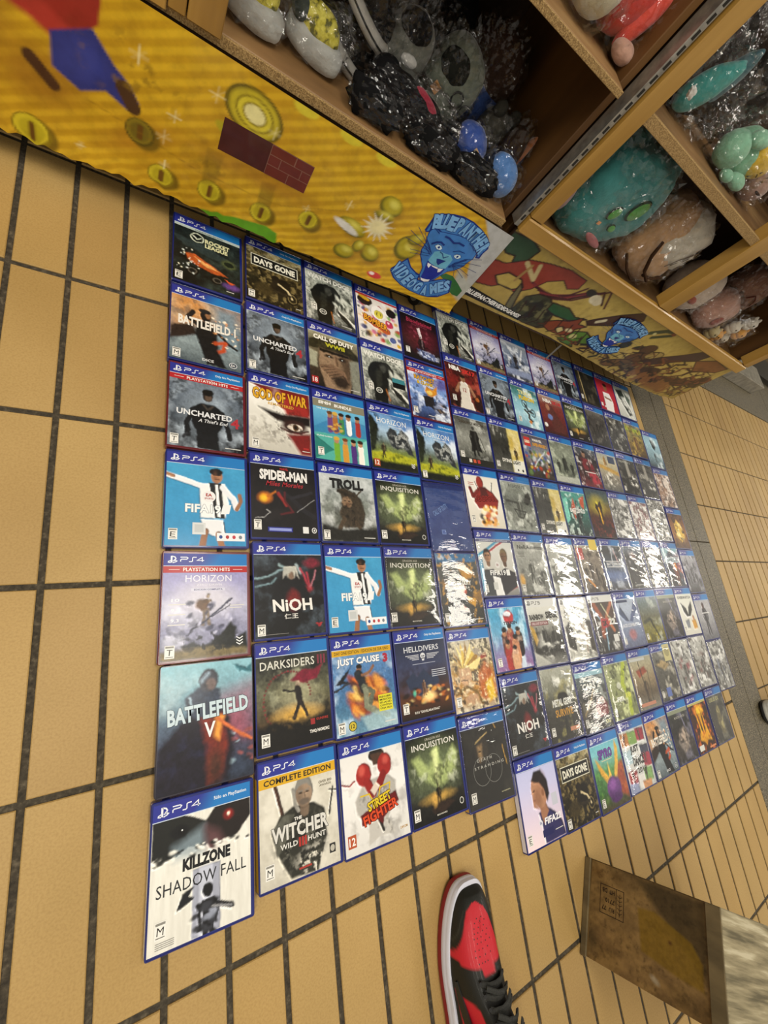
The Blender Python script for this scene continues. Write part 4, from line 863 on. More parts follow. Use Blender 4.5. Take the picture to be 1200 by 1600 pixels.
# ------------------------------------------------------------------ game cases
CWD, CHT, CTH = .1369, .1735, .014
PW, PH = .1296, .1655
PA = PH / PW; BB = .158
def band(S, kind):
    if kind == 'none': return
    if kind == 'ps5':
        S.rect(0, 0, 1, BB, '#dfe0dc'); c = '#2a2a2c'
    else:
        dim = .8 if kind == 'hits' else 1
        n = 10; s = S.Y < BB
        t = np.clip((S.X - .42 + (S.Y - .08) * .6) / .22, 0, 1)[..., None]
        a, b = np.array(lin('#2b3390')), np.array(lin('#1f78be')); g = a * (1 - t) + b * t
        S.C[s] = g[s]; S.rect(0, BB - .004, 1, BB + .004, '#c9d6e6'); c = '#e6eaf2'
    S.stroke([(.086, .118), (.086, .032)], .020, c, 2); S.stroke([(.09, .036), (.122, .046), (.134, .066), (.126, .084), (.112, .082)], .014, c, 2)
    S.stroke([(.078, .092), (.052, .102), (.050, .113), (.070, .117), (.080, .112)], .011, c, 2)
    S.stroke([(.100, .097), (.126, .090), (.146, .097), (.134, .108), (.100, .120)], .011, c, 2)
    S.stroke([(.185, .048), (.258, .048), (.272, .058), (.258, .074), (.200, .074), (.188, .082), (.188, .104)], .011, c, 2)
    S.stroke([(.372, .048), (.336, .048), (.325, .056), (.325, .096), (.314, .104), (.283, .104)], .011, c, 2)
    if kind == 'ps5': S.stroke([(.455, .048), (.395, .048), (.395, .074), (.45, .074), (.458, .085), (.45, .104), (.39, .104)], .011, c, 2)
    else: S.stroke([(.440, .104), (.440, .048), (.378, .088), (.462, .088)], .011, c, 2)
    if kind == 'hits':
        S.rect(0, BB + .004, 1, BB + .085, '#b3262a', 1); S.t('PLAYSTATION HITS', .22, BB + .022, .78, BB + .068, '#f2efe8', lift=2)
        for x0 in (.06, .82): S.rect(x0, BB + .042, x0 + .12, BB + .048, '#f2efe8', 2)
def only(S, txt='Only On PlayStation'): S.t(txt, .60, .055, .955, .098, '#e6eef6')
def rating(S, ch, x=.03, y=None, old=False):
    y = PA - .175 if y is None else y
    if ch in '1218':
        S.rect(x, y, x + .12, y + .14, '#b5532e' if ch == '12' else '#a8262a', 3); S.t(ch, x + .015, y + .025, x + .105, y + .115, '#f4f1ea', lift=4); return
    S.rect(x, y, x + .105, y + .145, '#eceae2', 3); S.rect(x + .008, y + .008, x + .097, y + .028, '#8a8880', 4)
    S.t(ch, x + .022, y + .045, x + .083, y + .112, '#141414', rot=-4, off=.0, lift=4); S.rect(x + .012, y + .125, x + .093, y + .132, '#55534e', 4)
def small(S, x0, x1, y, c='#d8d6d0', h=.012): S.rect(x0, y, x1, y + h, c, 2)
def outl(S, txt, x0, y0, x1, y1, c, o, rot=0, d=.006, off=.04, shear=0.0):
    for dx, dy in ((d, 0), (-d, 0), (0, d), (0, -d), (d, d)): S.t(txt, x0 + dx, y0 + dy, x1 + dx, y1 + dy, o, rot, off, shear, 2)
    S.t(txt, x0, y0, x1, y1, c, rot, off, shear, 3)

def k_rocket(S):
    S.grad(['#141a1a', '#2b3532', '#1a1d1c', '#0e0f10']); S.noise('#4e5f58', .6, 5, 3); S.noise('#0a0b0c', .7, 9, 5)
    S.p([.0, .40, .5, .46, .95, .62, .8, .70, .4, .62, .05, .5], '#3c4a4a', .03, .8)
    S.p([.17, .70, .3, .68, .55, .80, .80, .93, .62, .95, .35, .90, .2, .83], '#c25a26', .02); S.p([.3, .74, .5, .80, .66, .88, .45, .86], '#e8a860', .02)
    for x, y in ((.27, 1.02), (.64, 1.06)): S.e(x, y, .10, .085, '#0c0c0c'); S.e(x, y, .07, .055, '#6a6256'); S.e(x, y, .05, .04, '#18181a')
    S.e(.82, .66, .12, .09, '#57603c', soft=.04); S.e(.82, .66, .08, .05, '#1c2418'); S.e(.86, 1.10, .13, .06, '#6b4692', soft=.05); S.p([.76, .98, .92, 1.02, .84, 1.06], '#d85a2a', .01)
    S.bits(3, 26, .05, .6, .4, 1.1, .012, ['#e8e2c0', '#cfd6d0'], el=1)
    S.rect(0, BB + .004, 1, BB + .05, '#b8c4bc', 1); S.t('COLLECTOR\'S EDITION', .3, BB + .014, .72, BB + .042, '#33403a')
    S.e(.33, .34, .10, .10, '#c9d0b8'); S.e(.33, .34, .085, .085, '#161c1c'); S.l([.27, .32, .33, .37, .39, .32], .02, '#c9d0b8')
    S.t('ROCKET', .45, .30, .83, .39, '#d9d7a8', off=.05); S.t('LEAGUE', .45, .40, .80, .48, '#d9d7a8', off=.05); rating(S, 'E'); small(S, .78, .9, 1.2)
def k_daysgone(S):
    S.grad(['#b8ad7c', '#7d7046', '#4b3f22', '#3a3220', '#2c2718']); S.noise('#d8cfa6', .8, 9, 2, region=(.5, .22, .8, .14)); S.noise('#221b0e', .8, 11, 4, lo=.45, hi=.6); S.noise('#a08c58', .6, 20, 8, lo=.5, hi=.66)
    S.e(.62, .84, .16, .20, '#221c12', soft=.04, rot=20); S.e(.80, 1.02, .115, .13, '#191510'); S.e(.80, 1.02, .085, .10, '#85754c'); S.e(.80, 1.02, .07, .08, '#2e2818')
    S.l([.55, .78, .7, .86, .80, 1.02], .035, '#c0b088'); S.l([.40, .95, .62, .98, .76, .98], .05, '#3a3020'); S.e(.5, .70, .07, .08, '#2a2114'); S.l([.5, .76, .42, .95], .1, '#2c2418', .02); S.e(.3, 1.0, .16, .13, '#4c4024', soft=.06)
    S.rect(.075, .305, .925, .555, '#d9d6c0', 1); S.rect(.09, .32, .91, .54, '#1c1b18', 2); S.t('DAYS GONE', .13, .365, .87, .50, '#e6e3d2', off=.05, lift=3)
    only(S); rating(S, 'M'); small(S, .86, .95, 1.19)
def k_watch(S, sticker=False):
    S.grad(['#8f968e', '#b9beb2', '#9aa096', '#5b605a', '#40433e']); S.noise('#e2e4da', .7, 5, 2); S.noise('#4a4e48', .7, 7, 6, lo=.45); S.noise('#2a2c2a', .5, 26, 3, lo=.55)
    S.p([.10, .62, .22, .42, .45, .36, .62, .40, .72, .50, .70, .62, .60, .60, .55, .9, .50, PA, .22, PA, .20, .9, .10, .75], '#1c1e1c', .02)
    S.e(.50, .45, .13, .08, '#2c2e2c', rot=-15); S.e(.46, .52, .07, .09, '#4c4e48', soft=.03); S.p([.30, .6, .44, .56, .40, .9, .28, 1.0], '#34362f', .04)
    S.p([.58, .80, .80, .95, 1, 1.10, 1, 1.18, .78, 1.1, .58, .94], '#d6d6cc', .02); S.p([.60, .85, .84, 1.02, .98, 1.18, .9, 1.2, .7, 1.05], '#2b2c29', .02); S.l([.5, .98, .55, 1.2], .03, '#b06a2a', .02)
    S.bits(5, 22, .6, .5, 1, .9, .03, ['#3a3e3a', '#d0d4ca', '#70746c'], rot=70)
    S.t('WATCH DOGS', .05, .20, .93, .31, '#ebebe2', off=.05); rating(S, 'M', .10, .90)
    S.disc(.33, 1.03, .075, .06, '#e2e2d8', lift=2); S.disc(.33, 1.03, .06, .047, '#1c1e1c', lift=3); S.t('DED SEC', .285, 1.01, .375, 1.05, '#e2e2d8', lift=4)
    if sticker: S.rect(.66, .66, .96, .76, '#39818c', 2); S.rect(.66, .76, .96, .88, '#15191a', 2); [small(S, .69, .93, .78 + .03 * k, '#c8c8c0', .01) for k in range(3)]
    else: small(S, .7, .92, 1.2)
def k_bf1(S):
    S.grad(['#d68a46', '#b98a62', '#7d8c92', '#93a2a6', '#5d6a70']); 
    S.p([0, .15, .62, .15, .42, .55, 0, .8], '#dd9a52', .25, .8); S.p([.5, .15, 1, .15, 1, .9, .7, .8], '#7f97a6', .25, .9); S.noise('#f0d8b0', .6, 5, 3, region=(.2, .35, .5, .4)); S.noise('#46525a', .5, 6, 9, lo=.5)
    S.p([0, .72, .3, .62, .36, .78, .1, .92, 0, .95], '#3b2c26', .04); S.p([.36, .52, .58, .50, .64, .72, .66, 1.0, .78, 1.26, .5, 1.26, .40, .95, .33, .78], '#1f1e20', .03)
    S.e(.47, .42, .075, .09, '#241f20'); S.e(.51, .40, .04, .05, '#a3744e', soft=.02); S.e(.46, .34, .085, .045, '#2b2a2c'); S.l([.36, .60, .22, .52, .30, .40], .07, '#2b2527', .01); S.l([.60, .62, .78, .80, .94, .88], .045, '#2a2626', .01)
    S.l([.62, .86, .76, .82, .74, .96, .68, 1.0], .06, '#d2552a', .03); S.bits(8, 30, .55, .4, 1, .9, .012, ['#f0e0c8', '#e8a060'], el=1.5)
    S.t('BATTLEFIELD 1', .10, .50, .92, .66, '#efe9de', rot=0, off=.04); rating(S, 'M', .04); S.t('DICE', .44, 1.17, .60, 1.215, '#e6e6e6'); S.disc(.88, 1.18, .06, .05, '#d8dce0', lift=2); S.disc(.88, 1.18, .05, .04, '#3a4550', lift=3); S.t('EA', .85, 1.16, .91, 1.20, '#e8e8e8', lift=4)
def k_unch(S, hits=False):
    o = .07 if hits else 0
    S.grad(['#3b4350', '#5c6878', '#46505e', '#20242c', '#121419']); S.noise('#b9c6d2', .8, 4.5, 2, lo=.45, hi=.75); S.noise('#11151b', .8, 12, 7, lo=.5, hi=.66, region=(.1, .6, .35, .7)); S.noise('#11151b', .8, 12, 3, lo=.5, hi=.66, region=(.95, .7, .3, .7))
    S.e(.5, .62 + o, .36, .42, '#a7b6c4', soft=.4, a=.6)
    S.p([.28, .60 + o, .40, .50 + o, .60, .50 + o, .72, .60 + o, .70, .85 + o, .64, 1.0, .66, PA, .36, PA, .36, 1.0, .30, .85 + o], '#16181c', .02)
    S.l([.30, .62 + o, .23, .85 + o, .25, 1.02 + o], .075, '#1d1f24', .01); S.l([.70, .62 + o, .78, .85 + o, .80, 1.0 + o], .075, '#1d1f24', .01); S.l([.24, 1.0 + o, .20, 1.06 + o], .04, '#3a3c42')
    S.e(.50, .36 + o, .075, .095, '#2a2422'); S.e(.51, .39 + o, .05, .06, '#76604f', soft=.03, a=.8); S.e(.50, .31 + o, .08, .055, '#17140f'); S.l([.44, .52 + o, .5, .58 + o, .57, .52 + o], .03, '#5b5148', .02, .7)
    S.t('UNCHARTED', .10, .63 + o, .84, .72 + o, '#e4e6e8', off=.03); S.t("A Thief's End", .38, .745 + o, .78, .80 + o, '#e4e6e8', off=.01, shear=.3); S.t('4', .82, .66 + o, .94, .82 + o, '#b0303a', off=.03)
    only(S); rating(S, 'T'); small(S, .74, .96, 1.215)
def k_gow(S):
    S.grad(['#d9d6cc', '#e4e2da', '#d2cfc4', '#c4c0b4']); S.p([0, .16, 1, .16, 1, .55, .72, .55, .5, .50, .35, .30], '#8c1f1f', .03); S.p([.45, .30, .9, .25, 1, .6, .6, .62], '#b0302a', .06); S.noise('#f0eee8', .6, 6, 3, region=(.2, .5, .4, .5))
    S.p([.15, .56, .5, .62, 1, .58, 1, .75, .62, .78, .4, .72], '#231817', .05); S.e(.72, .80, .20, .11, '#4a2a24', soft=.05); S.e(.73, .81, .13, .06, '#d8cabb', soft=.01); S.e(.74, .81, .05, .055, '#6b4a22'); S.e(.74, .81, .025, .03, '#0c0a0a')
    S.l([.5, .86, .62, .90, .82, .90, .95, .84], .03, '#5a1f1c', .02); S.p([.6, .95, 1, .88, 1, PA, .82, PA], '#8f2522', .06); S.noise('#3a2420', .6, 16, 8, lo=.55, region=(.6, .8, .5, .4)); S.noise('#a7a296', .6, 12, 1, lo=.5, region=(.25, 1.0, .4, .4))
    outl(S, 'GOD OF WAR', .06, .22, .95, .42, '#e0a82c', '#6c1a12', rot=0, d=.008); S.t('REMASTERED', .30, .44, .72, .49, '#d8a83c'); only(S); rating(S, 'M', .05); small(S, .86, .95, 1.14, '#a82c28', .03); small(S, .84, .97, 1.2)
def footballer(S, x, sky, arm=1):
    S.p([x - .18, .42, x + .14, .40, x + .20, .72, x + .14, .90, x - .16, .90], '#e6e6e4', .015); S.p([x - .06, .40, x + .10, .40, x + .14, .90, x + .02, .90], '#26282c', .01); S.p([x + .02, .42, x + .055, .42, x + .09, .88, x + .05, .88], '#e8e8e6', .008)
    S.l([x - .14, .46, x - .40, .38, x - .62, .32], .075, '#e2e4e6', .01); S.l([x - .50, .345, x - .66, .30], .05, '#b98560', .01)
    S.l([x + .12, .46, x + .26, .62, x + .30, .74], .085, '#dfe1e4', .01); S.l([x + .30, .76, x + .36, .64, x + .34, .55], .055, '#a87550', .01)
    S.e(x + .04, .30, .075, .10, '#b88461'); S.e(x + .03, .235, .085, .05, '#1c1512'); S.e(x + .02, .31, .03, .07, '#8c5d40', soft=.04, a=.6); S.l([x + .02, .345, x + .07, .345], .012, '#5e3322'); S.l([x, .285, x + .09, .28], .014, '#1c1512')
    S.p([x - .16, .92, x + .12, .92, x + .16, 1.16, x - .02, 1.14, x - .12, 1.08], '#dfe0e2', .01); S.l([x - .10, 1.08, x - .14, PA], .08, '#a5714e', .01); S.l([x + .06, 1.12, x + .10, PA], .08, '#b07c58', .01); S.l([x + .13, .95, x + .15, 1.14], .012, '#30343a')
def k_fifa19(S, sky='#4aa9d6'):
    S.grad([sky, '#3f9fd2', '#3a98cc']); S.noise('#2f88bb', .4, 5, 3); footballer(S, .58, sky)
    S.disc(.52, .60, .085, .08, '#ecebea', lift=1); S.t('EA', .48, .555, .56, .60, '#a8322e', off=.04); S.t('SPORTS', .465, .615, .575, .642, '#a8322e')
    outl(S, 'FIFA19', .23, .715, .67, .835, '#f4f4f2', '#7f8c98', off=.03, d=.005); S.poly([(.70, .71), (.81, .70), (.78, .83), (.67, .84)], '#eef0f0', 2); S.rect(.32, .97, .48, 1.13, '#d7d9d8', 2); S.rect(.345, .995, .455, 1.10, '#c2c6c6', 3)
    S.rect(.62, 1.10, .985, 1.21, '#eceef0', 2); [S.disc(.67 + .085 * k, 1.155, .022, .025, ('#2c4a8c', '#b03a3a', '#c03a48', '#7a8088')[k], lift=3) for k in range(4)]; rating(S, 'E', .04, PA - .22)
def k_miles(S):
    S.grad(['#161416', '#1f1c1e', '#171517']); S.noise('#332c2e', .5, 6, 2); S.t('MARVEL', .44, .19, .57, .225, '#c23030'); S.t('SPIDER-MAN', .13, .235, .87, .40, '#eae8e4', off=.05); S.t('Miles Morales', .22, .415, .80, .49, '#b02a34', off=.01, shear=.35)
    S.e(.20, .68, .10, .08, '#d87a1e', soft=.06); S.e(.18, .69, .05, .05, '#f2c22c', soft=.05); S.l([.24, .66, .38, .56], .03, '#c8701e', .02)
    # abstract arcs in place of the figure
    S.l([.40, .56, .60, .66, .78, .84, .95, .94], .07, '#2c2a30', .01); S.l([.40, .60, .52, .78], .05, '#a0302c', .02); S.l([.6, .66, .8, .60, .93, .55], .045, '#34323a', .01); S.l([.50, .58, .5, .72, .62, .88, .44, .92], .03, '#6a2228', .02); S.l([.05, 1.0, .18, .98, .27, .90, .22, .86], .008, '#b9b8b6'); S.l([.68, .88, .97, .66], .007, '#b0b0b0')
    rating(S, 'T', .035, 1.02); S.rect(.23, 1.12, .60, 1.19, '#2b3184', 2); S.rect(.25, 1.135, .58, 1.175, '#8f9ad8', 3); S.rect(.76, 1.10, .85, 1.20, '#e4e4e2', 2); S.disc(.94, 1.15, .04, .045, '#e4e4e2', lift=2); S.disc(.94, 1.15, .028, .032, '#1a181a', lift=3); S.disc(.94, 1.15, .012, .018, '#e4e4e2', lift=4)
def k_hzhits(S, edicion=True):
    S.grad(['#8b86c0', '#a29fcb', '#b7b6cf', '#9a9bb8', '#85869e']); S.noise('#dfe0ee', .8, 4, 5, lo=.5, region=(.5, .85, .9, .4)); S.noise('#4c4f66', .6, 8, 3, lo=.5, region=(.5, 1.0, .9, .3)); S.e(.5, .55, .3, .2, '#dcd8dc', soft=.2, a=.6)
    S.p([.55, 1.1, .70, .98, .78, .86, .86, .95, .85, 1.08, .98, 1.0, 1, PA - .06, .3, PA - .08], '#262a26', .03); S.p([.2, 1.13, .35, 1.08, .5, 1.16, .3, 1.2], '#2e3234', .02); S.p([.0, 1.18, .5, 1.14, 1, 1.2, 1, PA, 0, PA], '#8a7a52', .05); S.noise('#2b2e30', .9, 22, 6, lo=.52, hi=.6, region=(.6, 1.1, .5, .16))
    S.fig(.50, .90, .40, '#8a7868', '#d0b898', lean=.02); S.e(.46, .64, .09, .07, '#7a5a40', soft=.03); S.l([.28, 1.0, .52, .82, .80, .58], .022, '#4a4c66'); S.l([.3, .97, .78, .66], .012, '#30324a'); S.bits(6, 16, .25, .6, .85, 1.0, .02, ['#4b4d6a', '#c6c6dc'], rot=-35)
    S.t('HORIZON', .25, .275, .80, .36, '#eceaf4', off=.0); S.t('ZERO DAWN', .38, .385, .68, .41, '#e2e0ec')
    if edicion: S.rect(.32, .44, .72, .475, '#d6d6e6', 1); S.t('EDICION COMPLETA', .35, .447, .69, .468, '#5c5a86', lift=2)
    for k, s in enumerate(('10', '9.5', '9.3')): S.t(s, .10, .56 + .12 * k, .19, .60 + .12 * k, '#eeeef4'); small(S, .07, .26, .625 + .12 * k)
    small(S, .78, .96, .66); small(S, .78, .93, .69); rating(S, 'T', .05); 
    for k in range(3): S.stroke([(.86, 1.06 + .035 * k), (.90, 1.085 + .035 * k), (.94, 1.06 + .035 * k)], .012, '#ececec', 2)
def k_nioh(S):
    S.grad(['#2c3038', '#20232a', '#17181c', '#121316']); S.noise('#5c6a76', .6, 5, 4, lo=.5); S.noise('#0e0e10', .7, 8, 6)
    S.l([.0, .50, .2, .46, .35, .38, .5, .36], .015, '#9fc0c8', .03); S.l([.35, .30, .45, .36, .52, .42], .02, '#a8c4c8', .04); S.l([.60, .30, .66, .42, .60, .5], .02, '#b8ccd0', .04); S.l([.02, .6, .22, .56, .30, .48], .012, '#8fb2bc', .03)
    S.e(.84, .28, .12, .07, '#8c2438', soft=.05); S.l([.66, .36, .74, .52, .80, .66, .76, .42], .025, '#c23648', .03); S.l([.76, .68, .86, .52, .9, .4], .014, '#d88894', .03); S.e(.72, .66, .1, .05, '#a82a34', soft=.05)
    S.p([.30, .55, .42, .40, .55, .34, .66, .44, .72, .6, .82, .78, .70, .95, .3, .98, .2, .8], '#15151a', .03); S.e(.52, .42, .07, .08, '#c0bdb0', soft=.03); S.e(.52, .46, .045, .05, '#8a705c', soft=.02); S.p([.42, .34, .6, .32, .64, .5, .58, .40, .46, .42, .40, .5], '#b7b6ac', .02); S.e(.54, .80, .09, .13, '#8c2222', soft=.08)
    S.t('NiOH', .24, .78, .82, .95, '#ece9e2', off=.03, shear=-.05); S.t('仁王', .40, .98, .60, 1.05, '#dedbd4'); rating(S, 'M'); S.p([.84, 1.13, .96, 1.13, .90, 1.2], '#b02a30', .005); small(S, .05, .45, 1.235, '#8a8884', .006)
def k_bfv(S):
    S.grad(['#8ec2cf', '#7fa9b8', '#5c6f86', '#3b3852', '#1c1824']); S.p([.55, .45, 1, .30, 1, .95, .6, .9], '#b8586a', .3, .7); S.p([.6, .8, 1, .9, 1, PA, .65, PA], '#3f4e66', .15, .8); S.noise('#cfe2e4', .5, 5, 2, region=(.2, .3, .5, .3)); S.bits(4, 24, .6, .75, 1, 1.15, .02, ['#a85a56', '#9ab4c0', '#27303e'])
    S.p([0, .85, .2, .62, .34, .50, .62, .46, .74, .62, .78, 1.0, .72, PA, 0, PA], '#201a2c', .05); S.p([.25, .36, .40, .26, .62, .30, .66, .52, .4, .60, .28, .52], '#3e4a60', .03); S.e(.50, .20, .11, .13, '#4a4c58', soft=.02); S.e(.53, .24, .06, .07, '#7c6a66', soft=.03); S.l([.30, .36, .34, .5], .02, '#9fb6c4', .02); S.l([.5, .12, .42, .2], .03, '#9fb6c8', .04)
    S.p([.42, .60, .66, .56, .72, .9, .66, PA - .1, .5, PA, .48, .9], '#8c2f1e', .06); S.p([.58, .58, .68, .60, .62, .85, .56, .8], '#f0a040', .05); S.l([.60, .62, .78, .76, .98, .90], .035, '#d8703a', .02); S.e(.58, 1.1, .09, .16, '#5c3020', soft=.1); S.p([.78, .05, .95, .10, 1, .06, 1, .16, .86, .14], '#3d7f8e', .02)
    S.noise('#2c2f52', .6, 9, 8, lo=.5, region=(.2, 1.0, .4, .4))
    outl(S, 'BATTLEFIELD', .08, .43, .95, .60, '#c9dbe2', '#2c3c50', rot=3, d=.005); S.t('V', .46, .64, .58, .80, '#f0f0f0', off=.02)
def k_killzone(S):
    S.grad(['#e6e4da', '#e2e0d6', '#dcdad0']); S.noise('#cfccc0', .5, 3, 2, sx=8)
    S.p([0, .155, .30, .155, .48, .24, .62, .35, .52, .50, .35, .46, .2, .54, .0, .50], '#262824', .01); S.p([.48, .30, .62, .155, 1, .155, 1, .33, .86, .48, .70, .52, .58, .55, .50, .45], '#2c2320', .01)
    S.p([.2, .42, .5, .3, .52, .56, .22, .55], '#8fa2ac', .10, .7); S.p([.52, .32, .66, .40, .72, .52, .54, .56], '#8a5c60', .10, .6); S.e(.26, .30, .09, .06, '#16181a', soft=.02); S.e(.28, .30, .035, .03, '#0b0c0d'); S.disc(.285, .29, .008, .008, '#e8ecec')
    S.e(.76, .27, .05, .045, '#a8201c', soft=.04); S.e(.76, .265, .018, .018, '#ffe0c8', soft=.012); S.bits(11, 40, .0, .47, 1, .56, .014, ['#262824', '#e2e0d6'])
    S.rect(.40, .70, .68, PA, '#9fa6bc', 0) if False else None; S.p([.40, .68, .68, .68, .68, PA, .40, PA], '#8d94b0', .005, .75); S.p([.46, .68, .60, .68, .60, PA, .46, PA], '#c8ccda', .02, .7)
    S.fig(.56, PA + .16, .56, '#17181c', '#6a6e78'); S.l([.46, 1.02, .66, 1.06, .80, 1.12], .05, '#2a2b30', .004); S.l([.6, 1.06, .80, 1.12], .018, '#8a8a8c', .004); S.e(.55, .90, .055, .06, '#15161a'); S.p([.25, 1.0, .30, .86, .42, .83, .36, .9, .42, .93, .34, .97], '#22242a', .004)
    S.bits(2, 22, .42, 1.0, .62, PA, .02, ['#17181c', '#44464e', '#9aa0b0'])
    S.t('KILLZONE', .30, .555, .78, .67, '#17181a', off=.06); S.t('SHADOW FALL', .06, .72, .95, .83, '#26282a', off=-.0); only(S, 'Sólo en PlayStation'); rating(S, 'M', .06, 1.02); [small(S, .07, .24, 1.19 + .016 * k, '#8c8a84', .006) for k in range(4)]
def k_dark3(S):
    S.grad(['#2b2c2a', '#45463c', '#6c6c50', '#57442a', '#15130f']); S.noise('#a7a98e', .7, 6, 4, lo=.5, region=(.5, .55, .6, .4)); S.noise('#131311', .8, 9, 6, lo=.5); S.e(.55, .72, .28, .24, '#b9b590', soft=.25, a=.6); S.e(.52, .90, .26, .1, '#d9a848', soft=.12)
    for k in range(40):
        a = k / 40 * 5.2 + 1.2; r = .36 - k * .0016; S.e(.42 + r * math.cos(a), .70 + r * 1.05 * math.sin(a), .015, .012, '#8e2c34', soft=.004)
    S.p([.45, .48, .62, .36, .80, .38, .92, .32, .82, .50, .62, .54], '#8c2038', .02); S.e(.55, .55, .035, .045, '#b09c84'); S.l([.54, .60, .57, .76], .09, '#2a2422', .02); S.l([.55, .76, .48, .94], .05, '#2a2422'); S.l([.58, .76, .66, .94], .05, '#352b28'); S.l([.5, .62, .36, .6], .03, '#2c2624'); S.p([0, .98, .3, .94, .6, 1.0, 1, .92, 1, PA, 0, PA], '#16130e', .06); S.noise('#6a5430', .6, 14, 2, lo=.55, region=(.5, .98, .5, .1))
    S.t('DARKSIDERS', .05, .215, .80, .32, '#d9d8cc', off=.01); S.t('III', .84, .20, .96, .32, '#7c3040', off=.03); rating(S, 'M', .05, 1.06); S.rect(.70, .99, .76, 1.06, '#9c2c2c', 2); S.t('GUNFIRE', .78, .99, .95, 1.02, '#b0342c'); S.t('THQ NORDIC', .68, 1.12, .96, 1.165, '#e4e0d8', off=.05)
def k_witcher(S):
    S.grad(['#d8d3c4', '#dcd8ca', '#cfcabb']); S.noise('#b6b09e', .5, 6, 2); S.rect(0, BB + .004, 1, BB + .115, '#d9a81e', 1); S.t('COMPLETE EDITION', .06, BB + .028, .94, BB + .092, '#2a2418', off=.03)
    S.l([.20, .28, .28, .60], .045, '#5c3a2c', .008); S.l([.95, .46, .88, .74], .022, '#222020', .004); S.l([.90, .48, 1.0, .50], .016, '#222020', .004)
    S.p([.14, .75, .25, .60, .42, .54, .68, .56, .82, .66, .84, .95, .70, PA, .36, PA - .02, .22, 1.0], '#3a3a30', .02); S.p([.14, .74, .3, .6, .42, .62, .3, .9, .2, 1.0], '#66665a', .02); S.noise('#1e1e18', .8, 14, 5, lo=.5, hi=.62, region=(.5, .92, .4, .36)); S.noise('#8a887a', .6, 22, 3, lo=.56, region=(.5, .9, .4, .4)); S.noise('#d8d3c4', .8, 20, 7, lo=.55, hi=.62, region=(.7, 1.15, .35, .2))
    S.head(.56, .42, .155, '#a98f76', '#8f8c84', '#3a2c22'); S.l([.42, .36, .44, .52, .48, .60], .04, '#9a978e', .01); S.e(.56, .52, .07, .035, '#77695c', soft=.02)
    outl(S, 'THE', .42, .655, .52, .69, '#e8e6de', '#2c2c28', d=.004); outl(S, 'WITCHER', .14, .70, .86, .86, '#d8d6ce', '#2a2a26', d=.006); S.t('WILD     HUNT', .24, .89, .82, .945, '#e0ded6', off=.02); S.t('III', .47, .875, .57, .97, '#b03028', off=.04)
    rating(S, 'M', .06, 1.04); S.rect(.86, 1.06, .94, 1.16, '#2a2a28', 2); S.disc(.90, 1.11, .03, .035, '#b8b4a6', lift=3); S.t('OVER 800', .76, .35, .94, .38, '#6c6450'); S.t('AWARDS', .77, .39, .93, .415, '#6c6450'); small(S, .46, .62, 1.18, '#a83a30', .02)
def k_cod(S):
    S.grad(['#b9b59c', '#8a8468', '#6a5c46', '#4a3c2e', '#2c241c']); S.p([.0, .35, .25, .25, .75, .25, 1, .45, 1, .6, .72, .52, .28, .50, 0, .52], '#33301f', .03); S.noise('#5c5636', .6, 12, 2, region=(.5, .4, .5, .15))
    S.p([.2, .48, .8, .50, .86, .85, .76, PA, .28, PA, .18, .85], '#a08468', .03); S.p([.6, .5, .84, .55, .84, 1.0, .66, 1.2], '#4a3828', .12, .8); S.p([.2, .48, .8, .50, .8, .56, .2, .55], '#1e1812', .03)
    for x in (.38, .64): S.e(x, .62, .08, .032, '#2a1d14', soft=.03); S.disc(x + .01, .622, .016, .012, '#b8c0c0')
    S.l([.52, .6, .54, .76], .05, '#6c503a', .05)
    for k in range(5): S.l([.22 + .05 * k, .86 + .05 * k, .45 + .05 * k, .80 + .03 * k, .66 + .02 * k, .88 + .05 * k], .055, '#8a6c54', .01); S.l([.22 + .05 * k, .885 + .05 * k, .45 + .05 * k, .825 + .03 * k, .66 + .02 * k, .905 + .05 * k], .012, '#33261c', .01)
    S.e(.6, 1.1, .16, .12, '#3b2e24', soft=.08); S.p([.8, .6, 1, .55, 1, PA, .82, PA], '#8c8e80', .05); S.p([0, .55, .16, .6, .14, .9, 0, .9], '#a7a790', .04)
    S.t('CALL OF DUTY', .10, .21, .92, .31, '#efece0', off=.06); S.t('WWII', .32, .335, .72, .42, '#b7b42c', off=.06); rating(S, '18', .03); small(S, .78, .96, 1.2)
